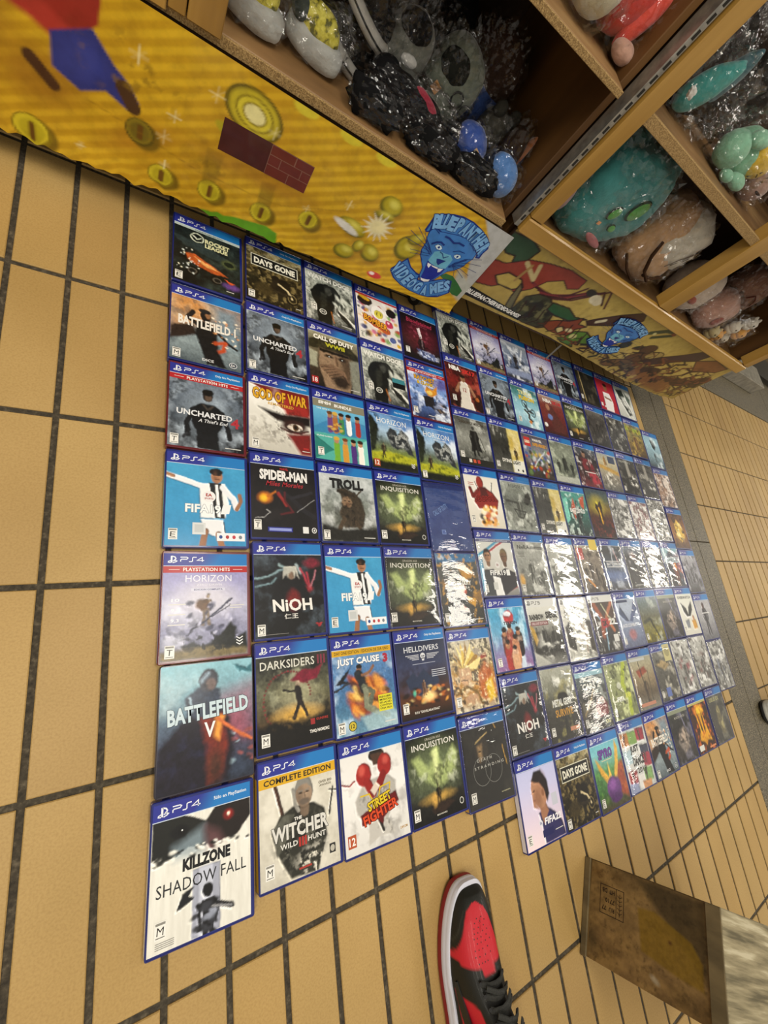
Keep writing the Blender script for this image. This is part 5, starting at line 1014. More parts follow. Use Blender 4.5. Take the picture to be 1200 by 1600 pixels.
def k_sims(S):
    S.grad(['#5aa9d2', '#6cb8dc', '#4d9ccb', '#4bb0a6', '#3f9c92']); S.p([0, .7, .4, .45, 1, .5, 1, .78, 0, .80], '#2f7fb8', .01, .6); S.p([0, .80, 1, .78, 1, PA, 0, PA], '#56b5a8', .004); S.p([0, .85, .35, 1.08, 0, PA], '#2f8a80', .004); S.p([.8, .9, 1, .8, 1, PA, .85, PA], '#8ad0c4', .004)
    S.rect(0, BB + .004, 1, BB + .15, '#86826e', 1); S.t('SIMS4', .10, BB + .03, .34, BB + .09, '#f2f0ea', off=.05, shear=.1); S.t('BUNDLE', .40, BB + .045, .74, BB + .105, '#f2f0ea', off=.04); S.t('THE SIMS 4', .06, .33, .30, .355, '#f0f4f4')
    for k, (x, c, h) in enumerate(((.30, '#7a4a8c', '#7a4a20'), (.40, '#b8743a', '#d8b04a'), (.52, '#4a9a5a', '#3a2c20'), (.66, '#e2e6e8', '#2a1c14'), (.84, '#b83a34', '#2c1e18'))): S.l([x, .50, x, .72], .10, c, .01); S.e(x, .43, .045, .055, '#b5815e'); S.e(x, .39, .055, .035, h)
    S.bits(3, 14, .25, .55, .5, .72, .02, ['#c8703a', '#5a2c6a', '#d8b04a'])
    for k, (x, c, h) in enumerate(((.40, '#7ab83a', '#d8a83a'), (.56, '#d89a3a', '#8a4a20'), (.72, '#5a3a8c', '#2a1c14'), (.86, '#e8e4da', '#4a2c1a'))): S.l([x, .98, x, PA], .11, c, .01); S.e(x, .90, .045, .055, '#c08a68'); S.e(x, .86, .055, .035, h)
    S.t('ISLAND LIVING', .04, .84, .32, .865, '#f0f6f4'); rating(S, 'T', .05, 1.06)
def k_troll(S):
    S.grad(['#b9bfbd', '#a3abab', '#8c938c', '#6f7268', '#45463e']); S.noise('#e2e6e6', .6, 5, 2); S.noise('#4c4f4a', .6, 9, 4, lo=.5, region=(.5, .75, .8, .5)); S.p([.36, .50, .30, .40, .44, .38, .64, .44, .74, .56, .80, .8, .74, 1.05, .40, 1.05, .32, .8, .40, .62], '#4c4133', .03)
    S.e(.47, .62, .09, .10, '#8e7258', soft=.02); S.e(.44, .60, .015, .012, '#15120e'); S.e(.51, .60, .015, .012, '#15120e'); S.e(.48, .66, .03, .04, '#7a5a42', soft=.01); S.l([.32, .44, .45, .48, .6, .50], .05, '#3b3226', .02); S.l([.6, .55, .8, .36], .025, '#4c3e2c', .01); S.noise('#241e16', .8, 18, 6, lo=.52, region=(.55, .75, .25, .35)); S.l([.40, .9, .3, 1.1], .07, '#5a4a38', .02); S.l([.62, .95, .7, 1.1], .07, '#5a4a38', .02)
    S.p([0, 1.0, .3, 1.08, 1, 1.05, 1, PA, 0, PA], '#2c2b26', .05); S.t('TROLL', .18, .22, .80, .40, '#1c1d1e', off=.06); rating(S, 'T'); small(S, .74, .95, 1.2)
def k_jc3(S):
    S.grad(['#7fa9d0', '#5d8cc0', '#4a7ab0', '#4d7ea2', '#6b97b0']); S.noise('#cfe0ee', .7, 4, 2, lo=.5); S.rect(0, BB + .004, 1, BB + .085, '#d4a41a', 1); S.t('DAY ONE EDITION / EDICION DE DIA UNO', .04, BB + .022, .96, BB + .066, '#3a2e12', off=.01)
    S.bits(5, 60, .28, .55, .85, 1.0, .05, ['#d8702a', '#a8481c', '#e8a040', '#5a3020', '#f0c868'], rot=40); S.p([.02, .62, .30, .40, .16, .58, .3, .62], '#20242c', .01); S.l([0, .7, .24, .62], .03, '#3a3e44')
    S.e(.42, .44, .045, .055, '#9a6c4c'); S.e(.42, .41, .05, .035, '#231a14'); S.l([.40, .52, .48, .72], .13, '#2a3038', .02); S.l([.48, .70, .62, .78, .56, .92], .085, '#6f7460', .01); S.l([.50, .74, .50, .95, .66, 1.05, .84, 1.12], .08, '#8c9078', .01); S.l([.46, .54, .60, .50, .66, .42], .04, '#9a6c4c', .01)
    S.p([.4, 1.1, .9, 1.0, 1, 1.1, 1, PA, .5, PA], '#a8c4c8', .05, .7); outl(S, 'JUST CAUSE', .07, .28, .78, .40, '#eef0f2', '#3a5a80', d=.004); S.t('3', .84, .27, .93, .40, '#a8263a', off=.07)
    S.rect(.70, .84, .94, 1.06, '#dcd42a', 2); [S.t(s, .72, .86 + .038 * k, .92, .885 + .038 * k, '#2c2c10', lift=3) for k, s in enumerate(('RECIBE', 'MISION', 'ISLAND', 'CONTRA', 'UNA ISLA'))]; rating(S, 'M', .03, 1.10); S.disc(.25, 1.17, .065, .065, '#2c3a1c', lift=2); S.disc(.25, 1.17, .055, .055, '#c9b43a', lift=3); S.t('12', .22, 1.145, .28, 1.195, '#20240e', lift=4); small(S, .78, .96, 1.2)
def k_sf5(S):
    S.grad(['#dcdad6', '#e4e2de', '#d6d4ce']); S.noise('#a8a49e', .6, 5, 3, lo=.5); S.noise('#8c8880', .5, 8, 9, lo=.55, region=(.5, .9, .5, .4))
    S.p([.18, .70, .32, .52, .7, .48, .84, .6, .80, .82, .66, 1.0, .34, 1.0, .2, .85], '#b6b2aa', .03); S.noise('#5a5650', .7, 12, 5, lo=.52, region=(.5, .8, .36, .3)); S.e(.56, .22, .13, .08, '#2a2420', soft=.01); S.p([.46, .2, .68, .2, .64, .34, .5, .34], '#5c4030', .02)
    S.e(.34, .42, .12, .14, '#b42a26'); S.e(.31, .37, .05, .06, '#d85a4c', soft=.04); S.l([.38, .52, .46, .66], .12, '#a82622', .01); S.e(.68, .36, .115, .14, '#b02824'); S.e(.70, .31, .05, .05, '#d4564a', soft=.04); S.l([.64, .48, .56, .60], .11, '#98211e', .01); S.p([.42, .62, .52, .54, .58, .60, .48, .70], '#d8c8b8', .005); S.l([.0, .46, .12, .50, .2, .46], .02, '#b02a2a', .005)
    S.p([.36, .98, .66, .98, .76, PA - .08, .52, PA - .1, .34, PA - .04], '#c2beb6', .02); S.l([.52, .98, .58, 1.12], .04, '#2a2624', .01); S.noise('#4c4844', .6, 14, 11, lo=.55, region=(.55, 1.1, .25, .16))
    S.p([.24, .88, .50, .80, .82, .72, .86, .84, .60, .98, .58, 1.06, .5, .98, .26, 1.0], '#7c1618', .01); S.stroke([(.26, .66), (.40, .66), (.50, .84), (.58, .62), (.74, .60), (.72, .70)], .018, '#d8b82c', 2); outl(S, 'STREET', .36, .72, .74, .83, '#e0c424', '#5a1410', rot=12, d=.007); outl(S, 'FIGHTER', .28, .84, .84, .96, '#d8481e', '#3a0e0c', rot=12, d=.006); rating(S, '12', .04, 1.05); S.t('CAPCOM', .84, 1.16, .96, 1.19, '#b8862a')
def k_bomb(S):
    S.grad(['#e0d8d0', '#dcd6d0', '#d8d2cc']); S.rect(0, BB + .004, 1, BB + .05, '#b8323a', 1)
    S.bits(7, 70, .02, .25, .98, PA - .06, .05, ['#c83a34', '#e0a830', '#4a4c8c', '#d8d4d0', '#2a2a3a', '#d85a8a', '#7aa84a', '#e8e4e0'], el=1.1); S.e(.2, .32, .17, .12, '#3a2c26'); S.e(.18, .24, .14, .06, '#d8a82a', rot=20); S.e(.82, .42, .13, .11, '#2c2424'); S.e(.5, .52, .17, .16, '#e8e4e0'); S.e(.51, .55, .11, .10, '#d8ca4a'); S.l([.47, .52, .47, .58], .02, '#3a3020'); S.l([.55, .52, .55, .58], .02, '#3a3020'); S.e(.75, .72, .10, .09, '#c8385c'); S.e(.73, .69, .03, .025, '#f0c0cc', soft=.01)
    S.l([.2, .74, .4, .82, .68, .92], .16, '#c8602a', .01); outl(S, 'BOMBER', .14, .70, .70, .86, '#e8a02c', '#3a1c4a', rot=-12, d=.01); S.e(.80, 1.08, .12, .10, '#d8d4d0'); S.e(.80, 1.1, .08, .07, '#5a6aa8'); rating(S, 'E'); S.e(.93, 1.2, .05, .045, '#e0b02c')
def k_hzd(S, r='16'):
    S.grad(['#4a7cc0', '#7aa8d8', '#a8c4dc', '#6c7a68', '#8c9c2c', '#3a4020']); S.p([.5, .16, 1, .16, 1, .5, .6, .4], '#3c70bc', .1, .7); S.noise('#e6eef6', .8, 4, 6, lo=.48, region=(.85, .55, .4, .3)); S.p([0, .2, .12, .3, .2, .5, .1, .9, 0, 1.0], '#2c3424', .04); S.noise('#20281c', .9, 10, 4, lo=.48, hi=.6, region=(.08, .5, .22, .5))
    S.p([.36, .55, .46, .42, .58, .46, .62, .55, .72, .42, .84, .52, .88, .72, .96, .95, .82, .92, .72, .78, .58, .86, .44, .80], '#3e4448', .02); S.noise('#b8bcb8', .8, 16, 8, lo=.52, hi=.62, region=(.66, .65, .3, .25)); S.noise('#20262a', .7, 20, 1, lo=.55, region=(.66, .65, .3, .25)); S.p([0, .98, .4, .92, 1, 1.0, 1, 1.12, 0, 1.14], '#b7b82a', .05); S.noise('#5a6a1c', .7, 12, 3, lo=.5, region=(.5, 1.05, .6, .12)); S.p([0, 1.12, 1, 1.14, 1, PA, 0, PA], '#22261a', .06)
    S.fig(.27, 1.06, .30, '#3a2c22', '#b89a78'); S.l([.2, .9, .32, .82], .012, '#2a2018'); S.t('HORIZON', .18, .25, .84, .36, '#f0f2f2', off=.0); S.t('ZERO DAWN', .42, .385, .72, .41, '#e4e8e8'); only(S); rating(S, 'T' if r == 'T' else '12', .04)
    for k in range(3): S.stroke([(.86, 1.10 + .03 * k), (.90, 1.125 + .03 * k), (.94, 1.10 + .03 * k)], .012, '#ececec', 2)
def k_dai(S):
    S.grad(['#16170f', '#24291a', '#3a4230', '#4c5242', '#2c2c26', '#141310']); S.noise('#0d0e0a', .7, 6, 3); S.e(.5, .6, .42, .3, '#8c9c6c', soft=.4, a=.6)
    S.p([.52, .34, .60, .38, .58, .50, .66, .60, .88, .38, .95, .50, .88, .72, .68, .84, .56, .88, .44, .84, .22, .70, .08, .44, .2, .42, .38, .60, .46, .50, .44, .42], '#b4c47c', .07, .85); S.p([.47, .40, .56, .36, .57, .46, .55, .7, .52, .92, .48, .74], '#dbe6a0', .05); S.noise('#20241a', .6, 12, 5, lo=.5, region=(.5, .7, .5, .3)); S.noise('#dfe4c8', .5, 8, 8, lo=.55, region=(.8, .65, .2, .3)); S.noise('#cfd6b8', .5, 8, 2, lo=.55, region=(.2, .65, .2, .3))
    S.e(.5, 1.0, .25, .06, '#c09848', soft=.07); S.fig(.50, 1.10, .28, '#17130e', '#8a7040', arms=1); S.l([.50, .92, .49, .78], .012, '#241c14'); S.p([.34, 1.12, .46, 1.07, .72, 1.08, .80, 1.12, .6, 1.2, .4, 1.2], '#3b2a20', .02); S.e(.42, 1.02, .05, .08, '#d8a850', soft=.05)
    S.t('DRAGON AGE', .36, .20, .66, .235, '#c9c4b4', off=.0); S.t('INQUISITION', .10, .255, .92, .35, '#e2dfd4', off=.01); rating(S, 'M', .03, 1.06); S.t('BIOWARE', .43, 1.205, .62, 1.225, '#d8d4c8'); S.disc(.92, 1.15, .04, .045, '#d8d8d0', lift=2); S.disc(.92, 1.15, .03, .034, '#2a2a26', lift=3)
def k_hell(S):
    S.grad(['#22263c', '#2f3858', '#3a4266', '#3b2c34', '#6a3c20', '#241812']); S.noise('#5d6c96', .6, 5, 2, region=(.3, .7, .4, .3)); S.p([.14, .72, .3, .62, .36, .7, .5, .58, .62, .70, .74, .62, .80, .8, .7, .95, .25, .98], '#33405e', .02); S.bits(3, 50, .1, .85, .95, 1.1, .025, ['#c86a24', '#e8a040', '#6a3418', '#2a1c18', '#d8c080']); S.e(.56, 1.0, .12, .06, '#ffd890', soft=.06); S.fig(.48, .98, .24, '#6a4a38', '#e0b890', cape='#8a6a50'); S.e(.28, .92, .03, .04, '#5ac0a0', soft=.03)
    S.t('HELLDIVERS', .16, .235, .86, .32, '#d8dae0', off=.01); S.disc(.52, .39, .05, .045, '#d4d6dc'); S.poly([(.49, .42), (.55, .42), (.54, .465), (.50, .465)], '#d4d6dc'); [S.disc(x, .395, .012, .012, '#22263c', lift=3) for x in (.505, .54)]
    for k in range(4): S.rect(.18 + .04 * k, .365 + .022 * k, .44, .374 + .022 * k, '#d4d6dc'); S.rect(.60, .365 + .022 * k, .86 - .04 * k, .374 + .022 * k, '#d4d6dc')
    small(S, .30, .76, .50, '#9aa0b4', .01); [small(S, .66, .95, .62 + .03 * k, '#b8bcc8', .012) for k in range(4)]; only(S); rating(S, 'T', .04, 1.04); S.t('9/10 "EXHILARATING"', .24, 1.175, .74, 1.21, '#e6e2d8')
def k_dbf(S):
    S.grad(['#b8b4a8', '#c2b69a', '#b08a4a', '#c88a2c', '#b8a890']); S.noise('#e0d8c0', .6, 6, 2, lo=.5); S.noise('#3c342c', .8, 12, 5, lo=.55, hi=.64)
    for k in range(9): a = -2.6 + k * .28; S.p([.26, .62, .34 + .03 * k, .66, .36 + .42 * math.cos(a), .62 + .44 * math.sin(a)], ('#d8b84a', '#a87c24', '#e6d48a')[k % 3], .01)
    S.p([.16, .62, .42, .60, .46, .78, .32, .92, .2, .84], '#c9a078', .02); S.p([.60, .75, .8, .55, .95, .7, 1, 1.1, .8, 1.2, .6, 1.1], '#c8601e', .08, .8); S.p([.74, .9, .92, .8, .95, 1.15, .78, 1.2], '#e8c02c', .06); S.e(.66, .38, .12, .06, '#a89c8c', rot=20); S.e(.80, .46, .09, .04, '#a84434', rot=-20); S.l([.05, 1.0, .3, .9, .5, 1.0, .62, 1.2], .05, '#8a6a34', .02); S.e(.4, 1.1, .14, .08, '#c29a78', soft=.03); S.l([.2, .8, .34, .82], .015, '#3a2a1c'); S.noise('#e8e0b8', .6, 22, 6, lo=.6)
    rating(S, 'T', .04, 1.04)
def k_death(S):
    S.grad(['#1c1b17', '#262520', '#21201c', '#2d2d28', '#1d1c19']); S.noise('#3e3b32', .6, 4, 2); S.noise('#0f0e0c', .6, 6, 5); S.e(.42, .52, .15, .20, '#3c342a', soft=.08); S.p([.30, .44, .42, .42, .40, .62, .34, .68], '#a8885c', .05, .8); S.e(.36, .52, .03, .015, '#17120c'); S.l([.28, .38, .56, .28], .016, '#c8ac70', .01); S.p([.3, .7, .6, .66, .8, .9, .8, PA, .2, PA], '#20201c', .06); S.l([.88, .52, .93, .80], .012, '#d0a040', .006); S.l([.74, .16, .78, .24], .012, '#c89c44', .004)
    for x in (.36, .62): S.stroke([(x + .19 * math.cos(a), .80 + .20 * math.sin(a)) for a in [k * math.pi / 10 for k in range(21)]], .006, '#8a8a84', 2)
    S.t('D E A T H', .28, .62, .60, .66, '#cfcdc4', off=0); S.t('S T R A N D I N G', .20, .72, .86, .76, '#cfcdc4', off=0); rating(S, 'M', .06, 1.05); S.t('KOJIMA', .72, 1.16, .92, 1.18, '#c8c49c')
def k_blood(S):
    S.grad(['#1c1418', '#2a1a20', '#3c1a24', '#2a1a24', '#141218']); S.e(.5, .7, .4, .36, '#7c2434', soft=.3, a=.6); S.noise('#a8465c', .6, 14, 3, lo=.55, region=(.5, .62, .4, .3)); S.p([.42, .46, .50, .42, .54, .68, .48, .72], '#d8c8cc', .01); S.fig(.5, 1.14, .5, '#2a1a24', '#d8b8bc', cape='#4a1c2c'); S.p([.35, 1.0, .8, 1.02, .95, 1.18, .5, 1.2], '#5a6aa0', .04); S.noise('#c8d2ec', .9, 20, 7, lo=.52, hi=.6, region=(.65, 1.1, .35, .12)); S.noise('#101018', .7, 18, 2, lo=.55, region=(.5, 1.0, .5, .25))
    S.t('Bloodstained', .16, .24, .86, .35, '#a8324c', off=.02, shear=.1); S.t('RITUAL OF THE NIGHT', .3, .37, .72, .40, '#8c3a50'); rating(S, 'T', .06, 1.02); small(S, .84, .94, 1.15)
def k_ratch(S):
    S.grad(['#8c98d0', '#6a7cc8', '#7ca0dc', '#5a78b8', '#2c3864']); S.noise('#e6eefa', .8, 5, 4, lo=.5); S.l([.1, .35, .45, .52, .9, .8], .1, '#b8c8ee', .06); S.e(.8, .4, .25, .12, '#5c4c9c', soft=.08, a=.7); S.noise('#2a3054', .6, 12, 6, lo=.56)
    # a plain orange pointed shape over a dark one stands in for the pair of heroes
    S.p([.40, .62, .46, .50, .60, .58, .74, .46, .72, .66, .60, .74, .46, .74], '#d8902c', .015); S.e(.52, .66, .08, .05, '#e8c86a', soft=.02); S.p([.34, .76, .6, .74, .62, .92, .78, 1.1, .66, 1.14, .5, 1.0, .36, 1.0], '#2c2a30', .015); S.bits(9, 18, .6, .85, .9, 1.1, .03, ['#2c3044', '#c8a060', '#8c96b4'])
    outl(S, 'RATCHET', .16, .30, .70, .40, '#d8a02c', '#2c1c14', d=.006); outl(S, '& CLANK', .22, .42, .66, .50, '#e0b83c', '#2c1c14', d=.005); only(S); rating(S, 'E', .04, 1.06); small(S, .4, .7, 1.2)
def k_codblue(S):
    S.grad(['#3a4f8e', '#3b5191', '#36498a', '#30427e']); S.noise('#55699f', .5, 4, 2); S.p([0, 0, 1, 0, 1, .09, 0, .09], '#2c3c7c', .02); S.rect(0, 0, 1, .004, '#1a2456'); S.t('CALL OF DUTY', .12, .46, .52, .56, '#6f8cc0', rot=28, off=.02); S.rect(.28, .90, .38, .99, '#7088bc', 1); S.rect(.295, .915, .365, .975, '#4a60a0', 2)
def k_bo4(S):
    S.grad(['#5c6670', '#5a5c58', '#4a4a46', '#33342f', '#22241f']); S.p([0, 0, 1, 0, 1, .15, 0, .17], '#3c78a8', .02); S.noise('#d8dcdc', .8, 6, 8, lo=.5, region=(.25, .08, .3, .1)); S.noise('#c89030', .95, 5, 3, lo=.5, hi=.6, region=(.5, .6, .7, .5)); S.noise('#d8a23c', .7, 12, 9, lo=.6)
    S.p([.3, .34, .5, .26, .58, .42, .72, .55, .8, .9, .7, PA, .2, PA, .14, .9, .24, .6], '#33342f', .04); S.e(.44, .36, .09, .11, '#6c6c60', soft=.03); S.e(.44, .36, .07, .05, '#2c2c28', soft=.02); S.p([.5, .62, .62, .6, .64, .74, .52, .76], '#c8582c', .01); S.p([.62, .78, .84, .84, .80, .98, .66, .9], '#d8a030', .02); S.e(.52, 1.0, .10, .05, '#c8622c', rot=20); S.noise('#1c1e1a', .8, 12, 12, lo=.5, region=(.45, .95, .35, .3))
    S.t('CALL OF DUTY', .22, .50, .78, .585, '#efece0', off=.06); S.t('BLACK OPS 4', .34, .605, .72, .65, '#e0ddd2', off=.04); rating(S, 'M', .05, 1.06); small(S, .62, .95, 1.19); small(S, .3, .55, 1.2, '#8a8a84')
def k_kof(S):
    S.grad(['#58b4d4', '#4aa2cc', '#6aa8cc', '#8c8ab8', '#9a6aa0']); S.noise('#d4eef6', .7, 3.5, 3, lo=.45, sx=2.2); S.e(.52, .34, .14, .13, '#c83c3c'); S.e(.50, .28, .10, .05, '#d8dce4'); S.t('TEKKEN', .36, .42, .74, .48, '#20303a', off=.04)
    for x, y, c in ((.34, .62, '#6a3c34'), (.5, .56, '#a84a3a'), (.72, .62, '#2c2024'), (.60, .76, '#c88a64'), (.38, .84, '#b83c34'), (.55, .95, '#d8a880')): S.l([x, y + .08, x, y + .36], .20, c, .02); S.e(x, y, .06, .075, '#b8805c'); S.e(x, y - .05, .065, .045, '#2a1c18')
    S.noise('#e0c0a8', .6, 9, 6, lo=.55, region=(.55, .85, .35, .35)); rating(S, 'T', .05, 1.05)
def k_fifa22(S):
    S.grad(['#b7bce2', '#c4c4e6', '#d8cade', '#ecd6d8']); S.p([.40, .82, .62, .78, .82, .90, .96, 1.06, 1, PA, .46, PA, .44, 1.0], '#3d3a72', .02); S.p([.44, .72, .62, .72, .66, .84, .50, 1.0, .46, .9], '#b07c5e', .02)
    S.e(.50, .50, .20, .27, '#bd8a69', soft=.01); S.p([.30, .5, .34, .36, .38, .5, .36, .70, .44, .78, .3, .72], '#bd8a69', .015); S.e(.60, .40, .11, .16, '#a5765a', soft=.08, a=.6); S.p([.33, .34, .42, .22, .60, .22, .73, .38, .74, .60, .66, .72, .62, .52, .52, .40, .40, .38], '#33282a', .03); S.e(.58, .56, .035, .055, '#9c6a4c', soft=.01); S.p([.29, .52, .33, .44, .36, .56], '#c4906e', .01); S.l([.34, .50, .38, .49], .02, '#3c2c24'); S.l([.33, .63, .37, .63], .016, '#8a4c40'); S.e(.44, .62, .09, .14, '#8a5c44', soft=.1, a=.5); S.rect(.78, .62, .93, .80, '#c9cbd8', 1)
    S.disc(.41, .97, .045, .045, '#e6e4ee'); S.t('EA', .385, .95, .435, .99, '#6a6a96', lift=3); S.t('FIFA22', .50, .92, .95, 1.02, '#f4f2f6', off=.04, shear=.15); rating(S, 'E', .04, 1.06); S.rect(.42, 1.08, .70, 1.18, '#25265a', 1); small(S, .74, .95, 1.14)
def k_nba17(S):
    S.grad(['#2a1416', '#6c1c1c', '#8a2420', '#4a1616', '#201012']); S.noise('#c8604c', .6, 6, 3, lo=.5); S.noise('#160c0c', .7, 9, 6, lo=.52); S.l([.5, .72, .5, 1.1], .30, '#d6d0c4', .01); S.e(.49, .50, .075, .10, '#9a6c50'); S.e(.49, .44, .08, .045, '#2a1c14'); S.l([.36, .66, .24, .86], .08, '#a87658', .01); S.l([.66, .66, .78, .88], .08, '#a87658', .01); S.t('12', .45, .74, .55, .84, '#8a2420'); S.p([.34, 1.08, .68, 1.08, .74, PA, .28, PA], '#d8d2c6', .01); S.e(.85, .96, .06, .05, '#b8642c')
    S.t('NBA', .12, .21, .46, .33, '#efece6', off=.06); S.t('2K17', .50, .23, .92, .35, '#c8302c', off=.06); rating(S, 'E', .1, .98)
def k_mordor(S):
    S.grad(['#3c3d39', '#6a6c66', '#9a9c94', '#74766e', '#3a3b37']); S.noise('#d6d8d0', .6, 5, 3, lo=.5); S.noise('#2a2b28', .6, 8, 5, lo=.52, region=(.5, 1.1, .7, .2)); S.fig(.52, 1.05, .72, '#1e1f1d', '#5c5d58', cape='#262725'); S.l([.70, .6, .8, .9], .02, '#1e1f1d'); S.t('SHADOW OF MORDOR', .14, .24, .88, .31, '#3c3020', off=.02); rating(S, 'M', .05, .98); S.rect(0, 1.12, 1, PA, '#22231f', 1); [S.rect(.26 + .12 * k, 1.14, .34 + .12 * k, 1.22, c, 2) for k, c in enumerate(('#d8d4c8', '#c85a3a', '#b83a34'))]
def k_dead(S):
    S.grad(['#dcd8cc', '#e2ded4', '#d2ccbc']); S.e(.44, .30, .10, .14, '#a83a30'); S.p([.34, .42, .56, .40, .78, .5, .92, .66, .84, .86, .3, .88, .2, .74, .3, .56], '#a03028', .02); S.l([.34, .5, .18, .62, .14, .46], .09, '#8a2c28', .01); S.p([.4, .4, .6, .4, .64, .62, .42, .62], '#3a2424', .05, .7); S.bits(4, 46, .34, .8, .8, 1.2, .045, ['#e8a02c', '#f0d070', '#2a241c', '#d8642c', '#efe6c8'], el=1.2); S.l([.80, .28, .74, .5], .02, '#2c2826'); S.l([.3, .3, .38, .48], .02, '#2c2826')
    outl(S, 'DEADPOOL', .22, .58, .86, .71, '#8c2420', '#2a1414', rot=4, d=.007); small(S, .1, .26, .32, '#a83a30'); small(S, .1, .26, .36, '#a83a30'); rating(S, 'M', .05, 1.03)
def k_dying(S):
    S.grad(['#55564e', '#4a4b45', '#3a3b36', '#4e4f49', '#6c6d66']); S.p([.58, .16, 1, .16, 1, PA, .58, PA], '#d8c878', .05); S.p([.6, .4, .9, .35, 1, .9, .62, 1.0], '#c8a83a', .12, .7); S.noise('#f0e8c0', .6, 6, 2, region=(.8, .6, .3, .5)); S.noise('#c4c4ba', .8, 3, 8, lo=.5, sx=5, region=(.3, .26, .35, .22)); S.noise('#20211d', .7, 8, 3, lo=.5, region=(.3, .6, .35, .4)); S.fig(.76, 1.0, .36, '#3a2c1c', '#c8943a'); S.p([.6, .98, 1, .95, 1, PA, .6, PA], '#dcdcd2', .05)
    S.t('DYING', .26, .96, .56, 1.05, '#e6e4da', off=.04); S.t('LIGHT', .60, .98, .86, 1.07, '#3a3a34', off=.04); rating(S, 'M', .05, 1.05); S.disc(.74, 1.2, .025, .03, '#2a2a28'); S.disc(.9, 1.2, .03, .035, '#2a2a28')
def k_ac(S):
    S.grad(['#a8aea6', '#8f968c', '#6c726a', '#84897e', '#9aa096']); S.noise('#dfe3da', .7, 5, 2, lo=.5); S.noise('#4a4e46', .7, 8, 5, lo=.52, region=(.5, .75, .6, .4)); S.p([.68, .62, .76, .42, .88, .36, .94, .5, .9, .62, .78, .68], '#33352f', .02); S.fig(.5, 1.0, .46, '#4a4e46', '#c8ccc0', cape='#5c6058'); S.l([.1, .62, .44, .64], .05, '#3c3f38', .01); S.l([.32, .8, .68, .84, .56, .98, .42, .98, .32, .8], .03, '#33352f', .01); S.noise('#2b2d28', .7, 13, 9, lo=.55, region=(.6, 1.1, .5, .15))
    S.t("ASSASSIN'S", .24, .21, .78, .29, '#4c504a', off=.01); S.t('CREED', .38, .31, .66, .36, '#6a6e66', off=.0)
def k_fifa19b(S):
    S.grad(['#c8ccc8', '#d2d2cc', '#c4c2ba', '#8c8c88']); S.l([.0, .5, .3, .35, .6, .2, .8, .16], .05, '#4aa0c4', .01); S.l([.3, .42, .75, .2], .04, '#b83a44', .01); S.p([0, .6, .1, .55, .12, 1.1, 0, 1.2], '#4a9ac0', .01); S.p([.6, 1.1, 1, .95, 1, 1.12, .7, 1.22], '#c23a48', .01)
    S.p([.1, .78, .36, .76, .5, .9, .5, PA, .06, PA], '#4a4e54', .02); S.p([.5, .84, .7, .74, 1, .84, 1, 1.1, .6, PA, .5, PA], '#33303a', .02); S.p([.32, .9, .52, .94, .56, PA, .34, PA], '#e2e2e0', .01); S.head(.25, .50, .13, '#b98a68', '#2c2220'); S.head(.72, .50, .135, '#8c644a', '#8a7450')
    S.rect(0, BB + .004, 1, BB + .06, '#5a5c78', 1); S.t('CHAMPIONS EDITION', .1, BB + .014, .9, BB + .05, '#c8cad8'); S.disc(.50, .68, .07, .065, '#e0dedb', lift=2); S.t('EA', .47, .655, .53, .70, '#8a4038', lift=3); S.t('FIFA19', .26, .785, .70, .885, '#f4f4f2', off=.03, lift=3); S.rect(.72, .77, .82, .89, '#f0f0ee', 3); rating(S, 'E', .04, 1.06); S.rect(.30, 1.02, .42, 1.16, '#cfd0cc', 2)
def k_nier(S):
    S.grad(['#9a9c94', '#a8aaa2', '#90928a', '#6c6e66']); S.noise('#dddfd8', .7, 6, 3, lo=.5); S.noise('#3e403a', .8, 9, 5, lo=.55, region=(.5, .9, .6, .4)); S.l([.3, .9, .62, .72], .014, '#e8e8e0'); S.fig(.45, 1.05, .5, '#55574f', '#c8cac2'); S.e(.1, .98, .07, .12, '#d8a850', soft=.06); S.t('NieR:Automata', .12, .23, .92, .32, '#2c2d29', off=.02); [small(S, .1, .3, .38 + .03 * k, '#5c5e56') for k in range(4)]; rating(S, 'M', .05, 1.06)
def k_siege(S):
    S.grad(['#c8cac2', '#9a9c92', '#74766c', '#5e6056', '#84867a']); S.noise('#eceee6', .8, 4, 2, lo=.48, sx=.6); S.noise('#3a3c34', .8, 7, 7, lo=.52, region=(.5, .8, .6, .4)); S.e(.25, .4, .14, .13, '#a8aaa0', soft=.05); S.t('GEARS', .16, .66, .50, .76, '#e6e6de', off=.03); S.t('SIEGE', .56, .66, .86, .76, '#e6e6de', off=.03)
def k_r6(S):
    S.grad(['#dcdcd4', '#d4d4cc', '#a8a89e', '#4c4c44', '#2c2c28', '#8a8a82']); S.t('RAINBOW', .05, .30, .50, .41, '#22221e', off=.06); S.t('SIEGE', .56, .26, .95, .40, '#22221e', off=.06); S.rect(.06, .44, .60, .52, '#7a2c34', 2); S.t('DELUXE EDITION', .09, .455, .57, .505, '#e8d8d4', lift=3)
    for x, y, h in ((.2, 1.05, .5), (.42, 1.0, .46), (.72, 1.06, .5), (.56, 1.15, .42), (.88, 1.1, .45)): S.fig(x, y, h, '#2a2a26', '#8a8a80')
    S.p([.0, .5, .12, .55, .2, .8, .1, .9], '#c8a03c', .04); S.noise('#e8e8e0', .8, 6, 5, lo=.55, sx=.5, region=(.6, .9, .5, .4)); S.p([0, 1.0, .2, 1.1, .5, PA, 0, PA], '#b8b8b0', .04)
